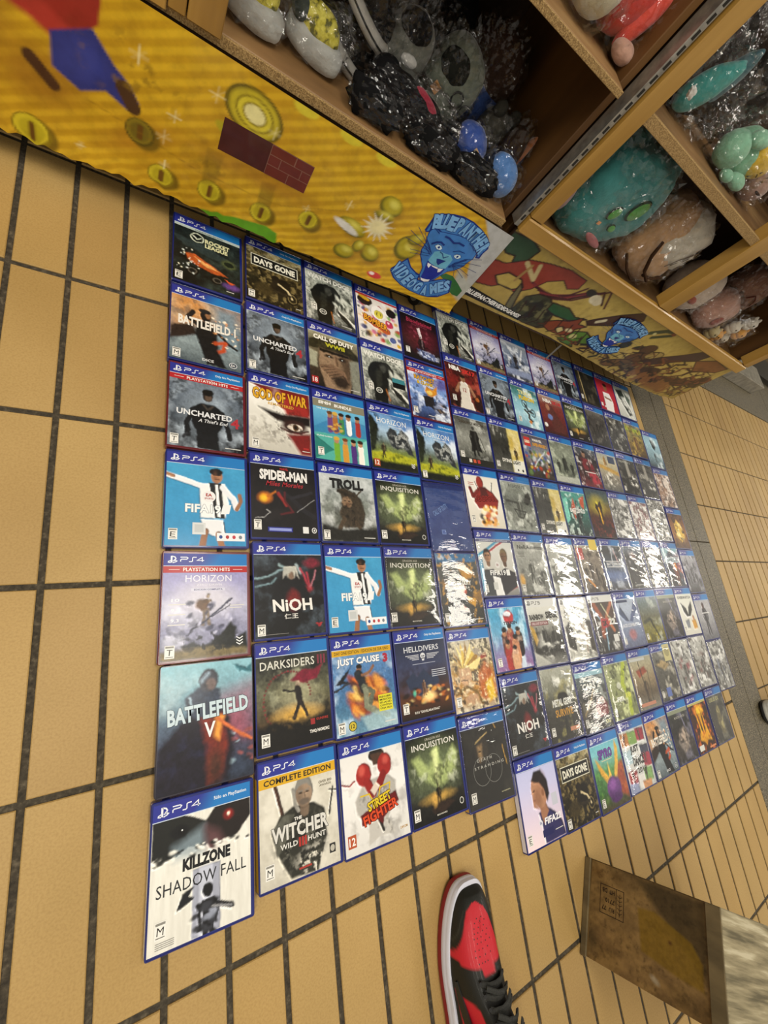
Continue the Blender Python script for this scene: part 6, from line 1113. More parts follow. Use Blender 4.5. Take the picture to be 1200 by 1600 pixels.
def k_silver(S, seed=1, acc='#8a4a40'):
    S.grad(['#c4c4be', '#b4b4ae', '#9a9a94', '#a8a8a2']); S.noise('#f0f0ec', .8, 6, seed, lo=.48); S.noise('#4c4a46', .8, 9, seed + 4, lo=.52, hi=.64); S.noise(acc, .8, 7, seed + 9, lo=.56, hi=.64, region=(.5, .75, .4, .4)); S.fig(.5, 1.1, .6, '#5a5854', '#d8d8d2')
def k_white5(S):
    S.grad(['#d4d4cc', '#c8c8c0', '#bcbcb2']); S.noise('#eeeee8', .7, 6, 2, lo=.5); S.p([.05, .6, .2, .5, .34, .7, .3, 1.1, .05, 1.0], '#33302a', .03); S.p([.75, .45, 1, .5, 1, 1.2, .8, 1.1, .85, .7], '#3e3428', .04); S.l([.6, .5, .72, .8, .66, 1.15], .02, '#a8703a', .01); S.l([.7, .6, .78, .9], .012, '#c89048', .01); S.noise('#55534c', .7, 10, 7, lo=.58); S.t('CONTROL', .1, .24, .9, .36, '#9a9a92', off=.02)
def k_cars(S):
    S.grad(['#8ca8b4', '#5c6a6c', '#3c3c38', '#4c4438', '#2c2822']); S.rect(0, BB + .004, 1, BB + .09, '#9cc4d0', 1); S.noise('#a8b0a8', .7, 7, 3, lo=.55); S.t('PROJECT', .3, .33, .6, .36, '#d8d8d0'); S.t('CARS 2', .18, .38, .80, .50, '#ececE4'.lower(), off=.05); S.p([.05, .75, .3, .62, .5, .66, .46, .95, .1, 1.0], '#6a6454', .02); S.p([.5, .86, .6, .72, .82, .70, .94, .82, .92, 1.04, .54, 1.06], '#8c3434', .02); S.p([.58, .80, .66, .73, .82, .73, .88, .82], '#c8c0b8', .02); S.e(.2, .68, .08, .06, '#20201c'); S.l([.1, .95, .4, .7, .55, .5], .02, '#c8a468', .02); rating(S, 'E', .06, 1.03); S.t('OG', .74, 1.12, .92, 1.2, '#d8d4a0', off=.05)
def k_mgs(S):
    S.grad(['#b4b6a8', '#8c8e7c', '#55554a', '#3c3a32', '#33312b']); S.noise('#eceee6', .9, 7, 3, lo=.46, region=(.5, .35, .7, .25)); S.noise('#a8a05c', .6, 6, 6, lo=.55); S.e(.56, .55, .17, .10, '#22211e'); S.fig(.55, 1.2, .62, '#2c2b27', '#6c6a60'); S.t('METAL GEAR', .22, .56, .82, .69, '#e2e2da', off=.05); S.t('SURVIVE', .26, .74, .80, .87, '#c89434', off=.03); rating(S, 'M', .06, 1.02); S.rect(.62, 1.08, .90, 1.15, '#c88a6a', 2)
def k_spyro(S):
    S.grad(['#58b0c8', '#7cc4cc', '#5a9c4c', '#3c7a34', '#5a4a34']); S.noise('#8cbc4c', .8, 7, 3, lo=.48, region=(.15, .8, .3, .4)); S.noise('#2c5a24', .7, 9, 5, lo=.52, region=(.15, .9, .3, .4)); S.p([.7, .62, 1, .55, 1, 1.2, .74, 1.1], '#a8482c', .06); S.noise('#d8742c', .7, 10, 8, lo=.5, region=(.88, .85, .2, .35))
    # plain purple rounded shape with gold tapering curves
    S.p([.08, .34, .22, .5, .4, .72, .5, .80, .34, .84, .2, .66], '#d8a42c', .01); S.p([.86, .16, .92, .3, .84, .58, .70, .82, .60, .80, .74, .54], '#e0b23c', .01); S.p([.48, .50, .54, .76, .44, .76], '#e8bc3c', .01); S.e(.54, .96, .24, .20, '#6c2f86', soft=.01); S.e(.50, .90, .12, .08, '#8c4aa4', soft=.06); S.e(.56, 1.12, .2, .08, '#5a2674', soft=.02)
    outl(S, 'SPYRO', .22, .26, .70, .42, '#6a3a9c', '#2c1c44', d=.008); small(S, .3, .66, .45, '#d8c8a0'); rating(S, 'E', .05, 1.05)
def k_dance(S):
    S.grad(['#c8d4d4', '#dcdcd8', '#c4c8c8']); r = random.Random(5)
    for k, (x, y, c) in enumerate(((.02, .18, '#c8823c'), (.3, .18, '#8cb45c'), (.62, .16, '#b02c44'), (.0, .5, '#b8d0d8'), (.66, .5, '#3c4664'), (.70, .66, '#b8344c'), (.04, .88, '#b8303c'), (.36, 1.0, '#e2e0dc'), (.62, .92, '#8cb86c'), (.0, 1.1, '#9aa4c8'), (.5, 1.14, '#d89a64'))): S.p([x, y, x + .34, y + .02, x + .32, y + .27, x + .01, y + .25], c, .004)
    for x, y in ((.14, .3), (.76, .3), (.80, .74), (.2, 1.0), (.7, 1.05)): S.fig(x, y + .12, .24, '#2a2430', '#d8a080')
    S.t('JUST', .28, .46, .62, .62, '#141414', off=.05, shear=.1); S.t('DANCE', .30, .66, .74, .84, '#141414', off=.05, shear=.1); S.t('2018', .40, .88, .76, .98, '#141414', off=.03)
def k_mh(S):
    S.grad(['#6a7264', '#3c3d3a', '#33302f', '#57504c', '#2c2a28']); S.rect(0, BB + .004, 1, BB + .085, '#8a9078', 1); S.noise('#8c8a9c', .6, 6, 3, lo=.5); S.p([.2, .85, .4, .6, .62, .55, .75, .7, .7, 1.0, .4, 1.1], '#8a8078', .05); S.noise('#d0b8a4', .8, 12, 5, lo=.54, region=(.5, .8, .35, .3)); S.noise('#201e1e', .8, 10, 8, lo=.52, region=(.5, .85, .6, .4)); S.l([.62, .3, .7, .6], .02, '#9a98b8', .02); S.t('MONSTER HUNTER', .28, .31, .80, .36, '#b4b0a4', off=.01)
def k_ff(S):
    S.grad(['#3c2c2a', '#4a2c20', '#5a3020', '#3a2018']); S.rect(0, BB + .004, 1, BB + .05, '#b8b06a', 1); S.p([.24, .34, .4, .22, .70, .24, .78, .42, .66, .46, .72, .8, .84, 1.1, .6, 1.05, .5, 1.15, .38, 1.05, .2, 1.0, .34, .8, .3, .48], '#e0a01c', .03); S.p([.36, .4, .44, .5, .5, .9, .4, .8], '#3a1c10', .03); S.p([.62, .42, .56, .5, .54, .9, .62, .8], '#3a1c10', .03); S.e(.5, .36, .2, .07, '#f0c82c', soft=.03); S.noise('#d86a1c', .8, 10, 6, lo=.55); S.noise('#241410', .6, 16, 3, lo=.58, region=(.8, .9, .3, .4)); S.rect(.05, 1.1, .3, 1.22, '#d8d8d0', 2); S.rect(.6, 1.2, .95, 1.24, '#d8885a', 2)
def k_elder(S):
    S.grad(['#5a5a52', '#44443e', '#4c4a42', '#33322c']); S.noise('#8c8a78', .6, 6, 3, lo=.52); S.p([.4, .5, .5, .4, .62, .55, .58, .8, .66, 1.1, .44, 1.1, .36, .8], '#7c7454', .04); S.noise('#c8bc7c', .8, 10, 5, lo=.54, region=(.5, .75, .2, .4)); S.l([.5, .9, .7, .7], .02, '#b8b088', .02); S.t('DEUS EX', .16, .21, .74, .31, '#b4b07c', off=.03)
def k_trials(S):
    S.grad(['#2c5448', '#4c8c8c', '#8cc0d0', '#a4cede', '#74aabc']); S.noise('#e4f2f6', .8, 5, 3, lo=.48); S.t('TRIALS', .26, .24, .80, .36, '#e0dca0', off=.04); S.t('FUSION', .26, .39, .84, .52, '#e0c020', off=.06)
    for x, y in ((.42, .62), (.70, .84)): S.e(x, y, .10, .12, '#20242a'); S.e(x, y, .075, .09, '#8cb8c8')
    S.l([.42, .62, .52, .80, .70, .84], .06, '#2c2a2c', .01); S.l([.40, .80, .54, .90, .5, 1.02, .62, 1.08], .07, '#4c4640', .01); S.e(.54, 1.12, .06, .05, '#c87c34'); rating(S, 'E', .1, 1.02)
def k_lego(S):
    S.grad(['#3c3040', '#6c6a78', '#8c949c', '#5c5044', '#3c342c']); S.rect(.08, .24, .30, .48, '#c23430', 2); S.t('LEGO', .10, .32, .28, .40, '#f2e8c8', off=.06, lift=3); S.t('MARVEL', .40, .24, .76, .31, '#e2e0dc', off=.05); S.t('SUPER HEROES 2', .38, .35, .92, .44, '#d89a2c', off=.05); S.bits(4, 70, .05, .5, .95, 1.2, .05, ['#c8442c', '#3c5ca8', '#d8b43c', '#2a2a30', '#c8ccd0', '#6a8c4c', '#8c8488'], el=1.1); S.l([.3, 1.0, .5, .8, .8, .55], .03, '#cfd8e0', .01)
def k_grp(S, c0='#8c9484', c1='#2c302c', c2='#c8ccb8', seed=3):
    S.grad([c2, c0, c0, c1]); S.noise(c2, .6, 5, seed, lo=.5); S.noise(c1, .7, 8, seed + 3, lo=.54)
    for x, y, h in ((.5, 1.0, .52), (.3, 1.04, .4), (.72, 1.06, .42), (.15, 1.1, .3), (.88, 1.12, .3)): S.fig(x, y, h, c1, c2)
def k_redfifa(S): 
    S.grad(['#c42c3c', '#cc3444', '#b82c3c']); S.p([.3, .62, .66, .6, .78, .9, .7, PA, .28, PA], '#e8e4e2', .015); S.e(.5, .42, .10, .13, '#a86c4c'); S.e(.5, .33, .11, .06, '#3a2018'); S.l([.36, .8, .68, .84], .07, '#b07c5c', .02); S.t('FIFA18', .2, 1.12, .6, 1.19, '#f2f0ee', off=.06); S.rect(.04, 1.04, .14, 1.16, '#e8e6e0', 3)
def k_eye(S): 
    S.grad(['#9ca49a', '#c4c8be', '#d8dad4', '#c0c4bc']); S.p([.1, .3, .5, .24, .6, .5, .4, .7, .2, .6], '#33403a', .05); S.p([.3, .7, .6, .62, .84, 1.1, .6, 1.2], '#3c4440', .05); S.noise('#eef0ea', .8, 5, 6, lo=.5); S.p([.6, .3, .9, .5, .8, .8, .66, .6], '#6c7c72', .06)
def k_yg(S): 
    S.grad(['#8c9ca0', '#8a8a5c', '#8c7438', '#5a4428']); S.p([0, .24, 1, .3, 1, .44, 0, .40], '#a8b83c', .02); S.noise('#c8a848', .8, 8, 4, lo=.5); S.noise('#4a2c20', .7, 9, 6, lo=.54); S.fig(.5, 1.1, .6, '#6c4028', '#d8b868')
def k_sea(S): 
    S.grad(['#8cb8cc', '#a0c4d4', '#8cacb8', '#4a5c64']); S.p([.4, .3, .62, .26, .7, .5, .58, .66, .46, .56], '#28343a', .04); S.noise('#e2eef2', .7, 5, 3, lo=.5); S.fig(.5, 1.08, .36, '#3a4a52', '#c0d0d4')
def k_darkhall(S, title='HITMAN'): 
    S.grad(['#2c2b28', '#3c3b37', '#33322e', '#22211e']); S.noise('#7c7a70', .7, 7, 5, lo=.56); S.p([.42, .2, .56, .2, .62, .7, .44, .74], '#bcb8ac', .06, .7); S.noise('#dcdad0', .9, 9, 9, lo=.56, region=(.7, .85, .3, .3)); S.t(title, .12, .52, .46, .68, '#c4c2b8', off=.02); rating(S, 'M', .05, 1.05)
def k_lastdark(S): 
    S.grad(['#3c3a30', '#34322a', '#2c2a24', '#24221e']); S.noise('#6c6450', .6, 6, 3, lo=.54); S.l([.2, .2, .26, 1.2], .04, '#b09c6c', .02); S.l([.14, .2, .12, 1.2], .03, '#6c5c3c', .02); rating(S, 'M', .06, 1.0)
def k_wrapgrey(S, seed=3, a='#8c8c88', b='#e4e4e0', c='#3a3a38'): 
    S.grad([a, a, shade(a, .8)]); S.noise(b, .9, 7, seed, lo=.46, hi=.6, sx=.7); S.noise(c, .8, 9, seed + 5, lo=.54, hi=.62); S.noise(b, .7, 18, seed + 8, lo=.6)
def k_ship(S): 
    S.grad(['#8c9aa4', '#c0b898', '#9c9484', '#6a6c68']); S.p([0, .5, .5, .56, 1, .66, 1, .78, .5, .70, 0, .62], '#c8a04c', .01); S.p([.3, .3, .4, .2, .46, .5, .3, .52], '#a88040', .02); S.rect(.55, .2, .9, .42, '#33405c', 1); S.noise('#e4e2d8', .8, 8, 4, lo=.52, region=(.5, .95, .6, .3)); S.noise('#33332f', .7, 10, 6, lo=.56, region=(.5, 1.0, .6, .3))
def k_redride(S): 
    S.grad(['#6c7a88', '#3c3438', '#4a2a2c', '#7c2c34']); S.e(.4, .34, .08, .10, '#a07860'); S.e(.4, .27, .09, .045, '#2a1c18'); S.p([.2, .46, .66, .48, .8, .76, .3, .8], '#8c2430', .03); S.noise('#d8d4d0', .7, 9, 5, lo=.56); S.p([.4, .84, .8, .8, .95, 1.15, .6, 1.2], '#b83444', .06); S.noise('#201c1e', .7, 8, 8, lo=.54); small(S, .3, .8, .84, '#d8d4d0', .03)
def k_injust(S): k_darkhall(S, ''); S.t('INJUSTICE 2', .12, .22, .74, .30, '#a8a89e', off=.02)
def k_orangewrap(S): k_wrapgrey(S, 6, '#b08a70', '#e8dcd2', '#5c4038')
def k_fire(S): 
    S.grad(['#4c3c34', '#8c5a2c', '#a8702c', '#5c3a20']); S.p([.3, .5, .5, .36, .7, .5, .8, .9, .5, 1.1, .24, .9], '#e0b848', .06); S.noise('#fff0b0', .8, 8, 3, lo=.54, region=(.5, .75, .35, .4)); S.noise('#33201a', .8, 9, 6, lo=.54)
def k_greyman(S): 
    S.grad(['#a8a8ae', '#b4b4b8', '#9a9a9e', '#74747a']); S.fig(.5, 1.16, .92, '#3c3a40', '#8c8a90'); S.e(.5, .33, .08, .10, '#5c3c38'); small(S, .3, .8, .52, '#dcdcdc', .03)
def k_mad(S): 
    S.grad(['#3c5064', '#5c6a54', '#8c7430', '#5a2c1c', '#3a1410', '#2c0e0c']); S.e(.45, .42, .3, .25, '#b8a83c', soft=.2, a=.7); S.noise('#7c2c1c', .9, 12, 4, lo=.48, region=(.5, 1.0, .6, .35)); S.p([.30, .5, .38, .34, .44, .44, .52, .34, .60, .30, .62, .48, .58, .62, .62, .9, .5, 1.0, .36, .9, .4, .64], '#3a1c10', .02); S.l([.46, .5, .5, .9], .05, '#e8b020', .03); S.e(.42, .36, .05, .04, '#d8c83c', soft=.02); S.bits(3, 40, .05, .85, .95, 1.25, .03, ['#5a1c14', '#8c3420', '#2a0c0a'], el=1.2)
def k_star2(S): 
    S.grad(['#5c6470', '#3c3e42', '#4c5a70', '#6c7a9c', '#4a4a4c']); S.noise('#c4ccd8', .7, 6, 3, lo=.52); S.l([.5, .2, .42, .7], .02, '#e0e8f0', .02); S.l([.6, .24, .7, .6], .02, '#d8a8a0', .02); S.p([0, .8, 1, .85, 1, 1.05, 0, 1.02], '#6c84b8', .1, .7); S.rect(.14, .55, .9, .57, '#dcdcdc', 2); S.t('BATTLEFRONT', .16, .59, .88, .67, '#ececec', off=.03); S.rect(.14, .69, .9, .71, '#dcdcdc', 2); rating(S, 'T', .05, 1.05)
def k_ace(S): 
    S.grad(['#a8b4c8', '#b4c0d4', '#8c9ab8', '#6c7494']); S.p([.2, .3, .5, .7, .3, .66, .1, .5], '#4c5c84', .02); S.p([.9, .2, .5, .7, .62, .72, .98, .4], '#5c6c98', .02); S.rect(0, BB + .02, .6, BB + .08, '#24345c', 2); S.t('ACE COMBAT 7', .14, .74, .9, .82, '#eceef4', off=.03); S.e(.5, 1.0, .16, .12, '#b87c84', soft=.08); rating(S, 'T', .05, 1.05)
def k_fall(S): 
    S.grad(['#8c9cac', '#6c7c7c', '#6c6c54', '#8a8440', '#6c6420']); S.noise('#b8c0b8', .7, 5, 3, lo=.52); S.l([.4, .7, .7, 1.2], .05, '#2c2a20', .01); S.l([.46, .72, .5, .9], .06, '#33342c', .01); S.l([.1, .78, .4, .72], .08, '#4c5040', .02); S.noise('#c8b83c', .8, 9, 6, lo=.52, region=(.5, 1.15, .6, .12)); rating(S, 'M', .05, 1.05)
def k_over(S): 
    S.grad(['#d4d6cc', '#dcdcd2', '#d2d0c4']); S.t('OVERWATCH', .10, .22, .90, .30, '#2c2c2c', off=.03); S.p([.2, .4, .45, .56, .5, .72, .6, .54, .86, .38, .8, .62, .62, .78, .4, .8, .26, .66], '#2e2e2c', .02); S.p([.2, .9, .45, .86, .4, 1.1, .24, 1.1], '#8c9098', .04); S.p([.6, .9, .84, .88, .86, 1.12, .62, 1.14], '#d8a03c', .03); S.e(.74, .84, .06, .07, '#c8946c'); rating(S, 'T', .05, 1.05)
def k_wwe(S): 
    S.grad(['#4a3c34', '#5c4438', '#3c3c40', '#33312f']); S.l([.2, .2, .4, .5, .34, .9], .14, '#a8562c', .04); S.l([.9, .2, .6, .5, .8, .8], .1, '#c8784c', .04); S.l([.5, .2, .7, .5, .9, .62], .02, '#d8e0b8', .01); S.l([.1, .3, .5, .7, .4, 1.2], .04, '#8cb0c8', .03); S.t('W', .2, .58, .34, .70, '#e2e0dc', off=.05); S.p([.34, .54, .64, .52, .66, .72, .36, .74], '#c42c34', .01); S.t('2K', .40, .57, .60, .69, '#2a1414', off=.05); S.t('22', .66, .54, .94, .68, '#ecece8', off=.05); S.rect(.72, .9, .92, 1.06, '#e2e2de', 2); S.noise('#e8e8e4', .7, 8, 5, lo=.58, region=(.5, 1.15, .6, .14))
def k_fifag(S): 
    S.grad(['#8c9468', '#a8b07c', '#98a068', '#7c8458']); S.noise('#dce4a8', .8, 6, 3, lo=.5); S.l([.8, .2, .6, .6, .76, .9, .7, 1.2], .14, '#b8c83c', .03); S.noise('#3e4430', .7, 9, 6, lo=.56); S.e(.44, .62, .08, .07, '#c8ccb8', soft=.02); S.t('FIFA', .26, .84, .56, .94, '#eef0e6', off=.06); S.t('18', .62, .80, .84, .90, '#dce05c', off=.05); rating(S, 'E', .05, 1.05)
def k_origins(S): 
    S.grad(['#a0a494', '#b4ac8c', '#a08c68', '#6c5c44', '#8c8a7c']); S.rect(.05, BB + .02, .7, BB + .08, '#c8ccc8', 2); S.p([.2, .45, .6, .38, .7, .5, .3, .6], '#a84c30', .03); S.l([.36, .2, .5, 1.2], .03, '#2c2a26', .01); S.l([.7, .5, .66, 1.1], .02, '#3a342c', .01); S.fig(.5, 1.15, .55, '#4c3c2c', '#c8a878'); S.rect(.1, 1.14, .75, 1.21, '#c8886c', 2); rating(S, 'M', .03, 1.0)
def k_gold(S): 
    S.grad(['#8a8c84', '#6a6a62', '#5c5a50', '#4c4c48']); S.rect(.62, .02, .98, .42, '#cfc68c', 2); S.disc(.8, .2, .12, .12, '#a8a070', lift=3); S.noise('#c8c4b4', .7, 7, 3, lo=.54); S.p([.1, .45, .4, .36, .8, .5, .5, .6], '#b8a070', .05); S.noise('#26251f', .7, 8, 7, lo=.54); S.rect(.3, 1.0, .52, 1.2, '#5c74b8', 2); rating(S, 'T', .05, 1.05)
def k_anthem(S): 
    S.grad(['#6c7468', '#8c9484', '#7c8474', '#4c5248']); S.noise('#c4ccb8', .7, 5, 5, lo=.5); S.fig(.5, 1.0, .5, '#2c322c', '#6c746a', cape='#3a403a'); S.fig(.22, 1.06, .4, '#33392f'); S.fig(.78, 1.08, .42, '#2c322c'); S.p([0, 1.12, 1, 1.1, 1, PA, 0, PA], '#b4b8ac', .04)
def k_bfgreen(S): 
    S.grad(['#5cb0a4', '#4c9488', '#3c6c64', '#2c3c3a']); S.p([0, .4, .2, .3, .16, .9, 0, 1.0], '#7ccab8', .02); S.fig(.56, 1.22, .86, '#243032', '#8c9c98'); S.p([.3, .6, .44, .3, .5, .5, .4, .9], '#c8583c', .03); S.p([.7, .3, .95, .2, .84, .6, .74, .5], '#c85c3c', .03); S.noise('#d8e8e0', .6, 9, 4, lo=.6); S.t('BATTLEFIELD', .24, .58, .86, .69, '#e6e8e4', off=.04)
def k_stripe(S): 
    S.grad(['#b8c0c8', '#8c98ac', '#5c6c8c', '#4a4c54']); S.noise('#e2e6ec', .8, 6, 4, lo=.5); S.l([.8, .3, .6, .8], .05, '#d8dce0', .03); S.fig(.45, .95, .45, '#33302f', '#b88c74'); S.noise('#2c2c30', .8, 9, 8, lo=.54, region=(.5, .8, .5, .35)); S.p([.0, 1.0, 1, .96, 1, 1.16, 0, 1.18], '#8c98b8', .06); S.rect(0, BB + .004, 1, BB + .06, '#c8ccd8', 1)
def k_nba2k(S): 
    S.grad(['#c8b8a8', '#8c3c34', '#7c2c2c', '#4c2424']); S.t('NBA', .18, .24, .54, .35, '#ece8e2', off=.06); S.t('2K18', .56, .24, .94, .35, '#b82c34', off=.06); S.p([.3, .45, .52, .42, .84, .9, .9, 1.2, .4, 1.2, .34, .8], '#6a3430', .04); S.e(.32, .5, .08, .1, '#b07c60', soft=.02); S.e(.35, .78, .10, .08, '#6c84c0', soft=.03); S.e(.1, 1.05, .07, .06, '#dcd8d4')
def k_dk(S, seed=4):
    S.grad(['#6a6a66', '#4a4a47', '#3a3a38', '#2a2a28']); S.noise('#c4c4bc', .7, 7, seed, lo=.55); S.noise('#171716', .7, 8, seed + 3, lo=.52); S.fig(.5, 1.05, .55, '#22211f', '#8c8a82')
def k_monk(S):
    S.grad(['#8fa0b4', '#4a4a50', '#3c3a3c', '#2a2828']); S.noise('#c8c0c0', .8, 7, 4, lo=.54, region=(.5, .5, .4, .3)); S.fig(.52, 1.15, .7, '#22201f', '#b8b4ae'); S.e(.46, .45, .10, .1, '#8c7068', soft=.04); S.noise('#151414', .7, 9, 8, lo=.55); small(S, .3, .9, 1.18)

# key: (painter, band, shell colour, spine colour); one painting serves equal covers
ART = dict(rocket=(k_rocket, 'ps4', 'b', '#22304a'), days=(k_daysgone, 'ps4', 'b', '#3a3424'), watch=(k_watch, 'ps4', 'b', '#b8bab0'), watch2=(lambda S: k_watch(S, True), 'ps4', 'b', '#b8bab0'), bf1=(k_bf1, 'ps4', 'b', '#7a5a40'),
    unch=(k_unch, 'ps4', 'b', '#2a3038'), unchh=(lambda S: k_unch(S, True), 'hits', 'r', '#7a1f25'), gow=(k_gow, 'ps4', 'b', '#c8c4ba'), fifa=(k_fifa19, 'ps4', 'b', '#4aa9d6'), miles=(k_miles, 'ps4', 'b', '#1a1618'), hzh=(k_hzhits, 'hits', 'r', '#8b86c0'),
    nioh=(k_nioh, 'ps4', 'b', '#20242c'), bfv=(k_bfv, 'none', 's', '#1c1824'), kz=(k_killzone, 'ps4', 'b', '#e2e0d6'), dark=(k_dark3, 'ps4', 'b', '#20201c'), wit=(k_witcher, 'ps4', 'b', '#d9a81e'), cod=(k_cod, 'ps4', 'b', '#8c8a74'), sims=(k_sims, 'ps4', 'b', '#7a8c84'),
    troll=(k_troll, 'ps4', 'b', '#9aa0a0'), jc=(k_jc3, 'ps4', 'b', '#5a8cc0'), sf=(k_sf5, 'ps4', 'b', '#e4e2de'), bomb=(k_bomb, 'ps4', 'b', '#d8d2cc'), hzd=(k_hzd, 'ps4', 'b', '#4a7cc0'), hzd2=(lambda S: k_hzd(S, 'T'), 'ps4', 'b', '#4a7cc0'), dai=(k_dai, 'ps4', 'b', '#1a1c14'),
    hell=(k_hell, 'ps4', 'b', '#22263c'), dbf=(k_dbf, 'ps4', 'b', '#c0a878'), death=(k_death, 'ps4', 'b', '#d8a83c'), blood=(k_blood, 'ps4', 'b', '#241620'), ratch=(k_ratch, 'hits', 'r', '#5a6ab0'), blue=(k_codblue, 'none', 'b', '#36498a'), bo4=(k_bo4, 'none', 'b', '#3a3a34'),
    kof=(k_kof, 'ps4', 'b', '#4aa2cc'), f22=(k_fifa22, 'ps4', 'b', '#dedce6'), nba=(k_nba17, 'ps4', 'b', '#6c1c1c'), mordor=(k_mordor, 'ps4', 'b', '#3a3b37'), dead=(k_dead, 'ps4', 'b', '#d8d4c8'), dying=(k_dying, 'ps4', 'b', '#55564e'), ac=(k_ac, 'ps4', 'b', '#a8aea6'), f19b=(k_fifa19b, 'ps4', 'b', '#b8bcb8'),
    nier=(k_nier, 'ps4', 'b', '#a0a298'), siege=(k_siege, 'ps4', 'b', '#b8baa8'), r6=(k_r6, 'ps5', 'b', '#dcdcd4'), w5=(k_white5, 'ps5', 'b', '#d4d4cc'), cars=(k_cars, 'ps4', 'b', '#5c6a6c'), mgs=(k_mgs, 'none', 'b', '#a0a294'), spy=(k_spyro, 'ps4', 'b', '#8cc0c8'), dance=(k_dance, 'ps4', 'b', '#c8d4d4'), mh=(k_mh, 'ps4', 'b', '#3c3d3a'),
    ff=(k_ff, 'ps4', 'b', '#3c2c2a'), elder=(k_elder, 'ps4', 'b', '#4a4a44'), trials=(k_trials, 'ps4', 'b', '#4c8c8c'), lego=(k_lego, 'ps4', 'b', '#6c2c34'), grpg=(k_anthem, 'ps4', 'b', '#6c7468'), redf=(k_redfifa, 'ps4', 'b', '#c42c3c'), eye=(k_eye, 'ps4', 'b', '#9ca49a'), yg=(k_yg, 'ps4', 'b', '#8c9ca0'), sea=(k_sea, 'ps4', 'b', '#8cb8cc'),
    hit=(k_darkhall, 'ps4', 'b', '#2c2b28'), last=(k_lastdark, 'ps4', 'b', '#3c3a30'), wg=(k_wrapgrey, 'ps4', 'b', '#8c8c88'), wr=(lambda S: k_wrapgrey(S, 8, '#a89c98', '#eceae6', '#8c4450'), 'ps4', 'b', '#a89c98'), wh=(lambda S: k_wrapgrey(S, 12, '#8a8a84', '#f0f0ec', '#33332f'), 'none', 'b', '#8a8a84'), ship=(k_ship, 'ps4', 'b', '#8c9aa4'), ride=(k_redride, 'ps4', 'b', '#6c7a88'),
    inj=(k_injust, 'ps4', 'b', '#2c2b28'), ow=(k_orangewrap, 'ps4', 'b', '#b08a70'), fire=(k_fire, 'ps4', 'b', '#4c3c34'), grey=(k_greyman, 'ps4', 'b', '#a8a8ae'), mad=(k_mad, 'none', 's', '#3a1410'), star=(k_star2, 'ps4', 'b', '#3c3e42'), ace=(k_ace, 'ps4', 'b', '#a8b4c8'), fall=(k_fall, 'ps4', 'b', '#6c7c7c'), over=(k_over, 'ps4', 'b', '#d4d6cc'),
    wwe=(k_wwe, 'ps5', 'b', '#4a3c34'), f18=(k_fifag, 'ps4', 'b', '#a8b07c'), orig=(k_origins, 'ps4', 'b', '#a0a494'), gold=(k_gold, 'ps4', 'b', '#6a6a62'), bfg=(k_bfgreen, 'ps4', 'b', '#5cb0a4'), swar=(k_stripe, 'ps4', 'b', '#8c98ac'), nba2=(k_nba2k, 'ps4', 'b', '#8c3c34'), dk=(k_dk, 'ps4', 'b', '#4a4a47'), dk2=(lambda S: k_dk(S, 9), 'ps4', 'b', '#4a4a47'),
    sil=(k_silver, 'none', 'b', '#b4b4ae'), sil2=(lambda S: k_silver(S, 6, '#5c6c8c'), 'none', 'b', '#b4b4ae'), redc=(lambda S: k_silver(S, 3, '#a83c48'), 'none', 'b', '#b4b4ae'), monk=(k_monk, 'ps4', 'b', '#4a4a50'), assa=(lambda S: k_grp(S, '#9c8c7c', '#3c2c24', '#c8b89c', 5), 'ps4', 'b', '#9c8c7c'), yst=(lambda S: (k_grp(S, '#8c8070', '#3c2a20', '#b8b09c', 7), S.rect(.62, .0, .95, .26, '#e2c84c', 3), S.rect(.04, .22, .3, .5, '#b03c34', 2), S.l([.3, 1.0, .5, 1.15], .05, '#d8902c', .03)), 'ps4', 'b', '#8c8070'),
    bfr=(k_bfv, 'ps4', 'b', '#7fa9b8'), grp2=(lambda S: k_grp(S, '#4c4a48', '#201e1e', '#8c8880', 2), 'ps4', 'b', '#4c4a48'), sad=(lambda S: k_grp(S, '#8c8c94', '#33302f', '#c4c4cc', 9), 'ps4', 'b', '#8c8c94'))

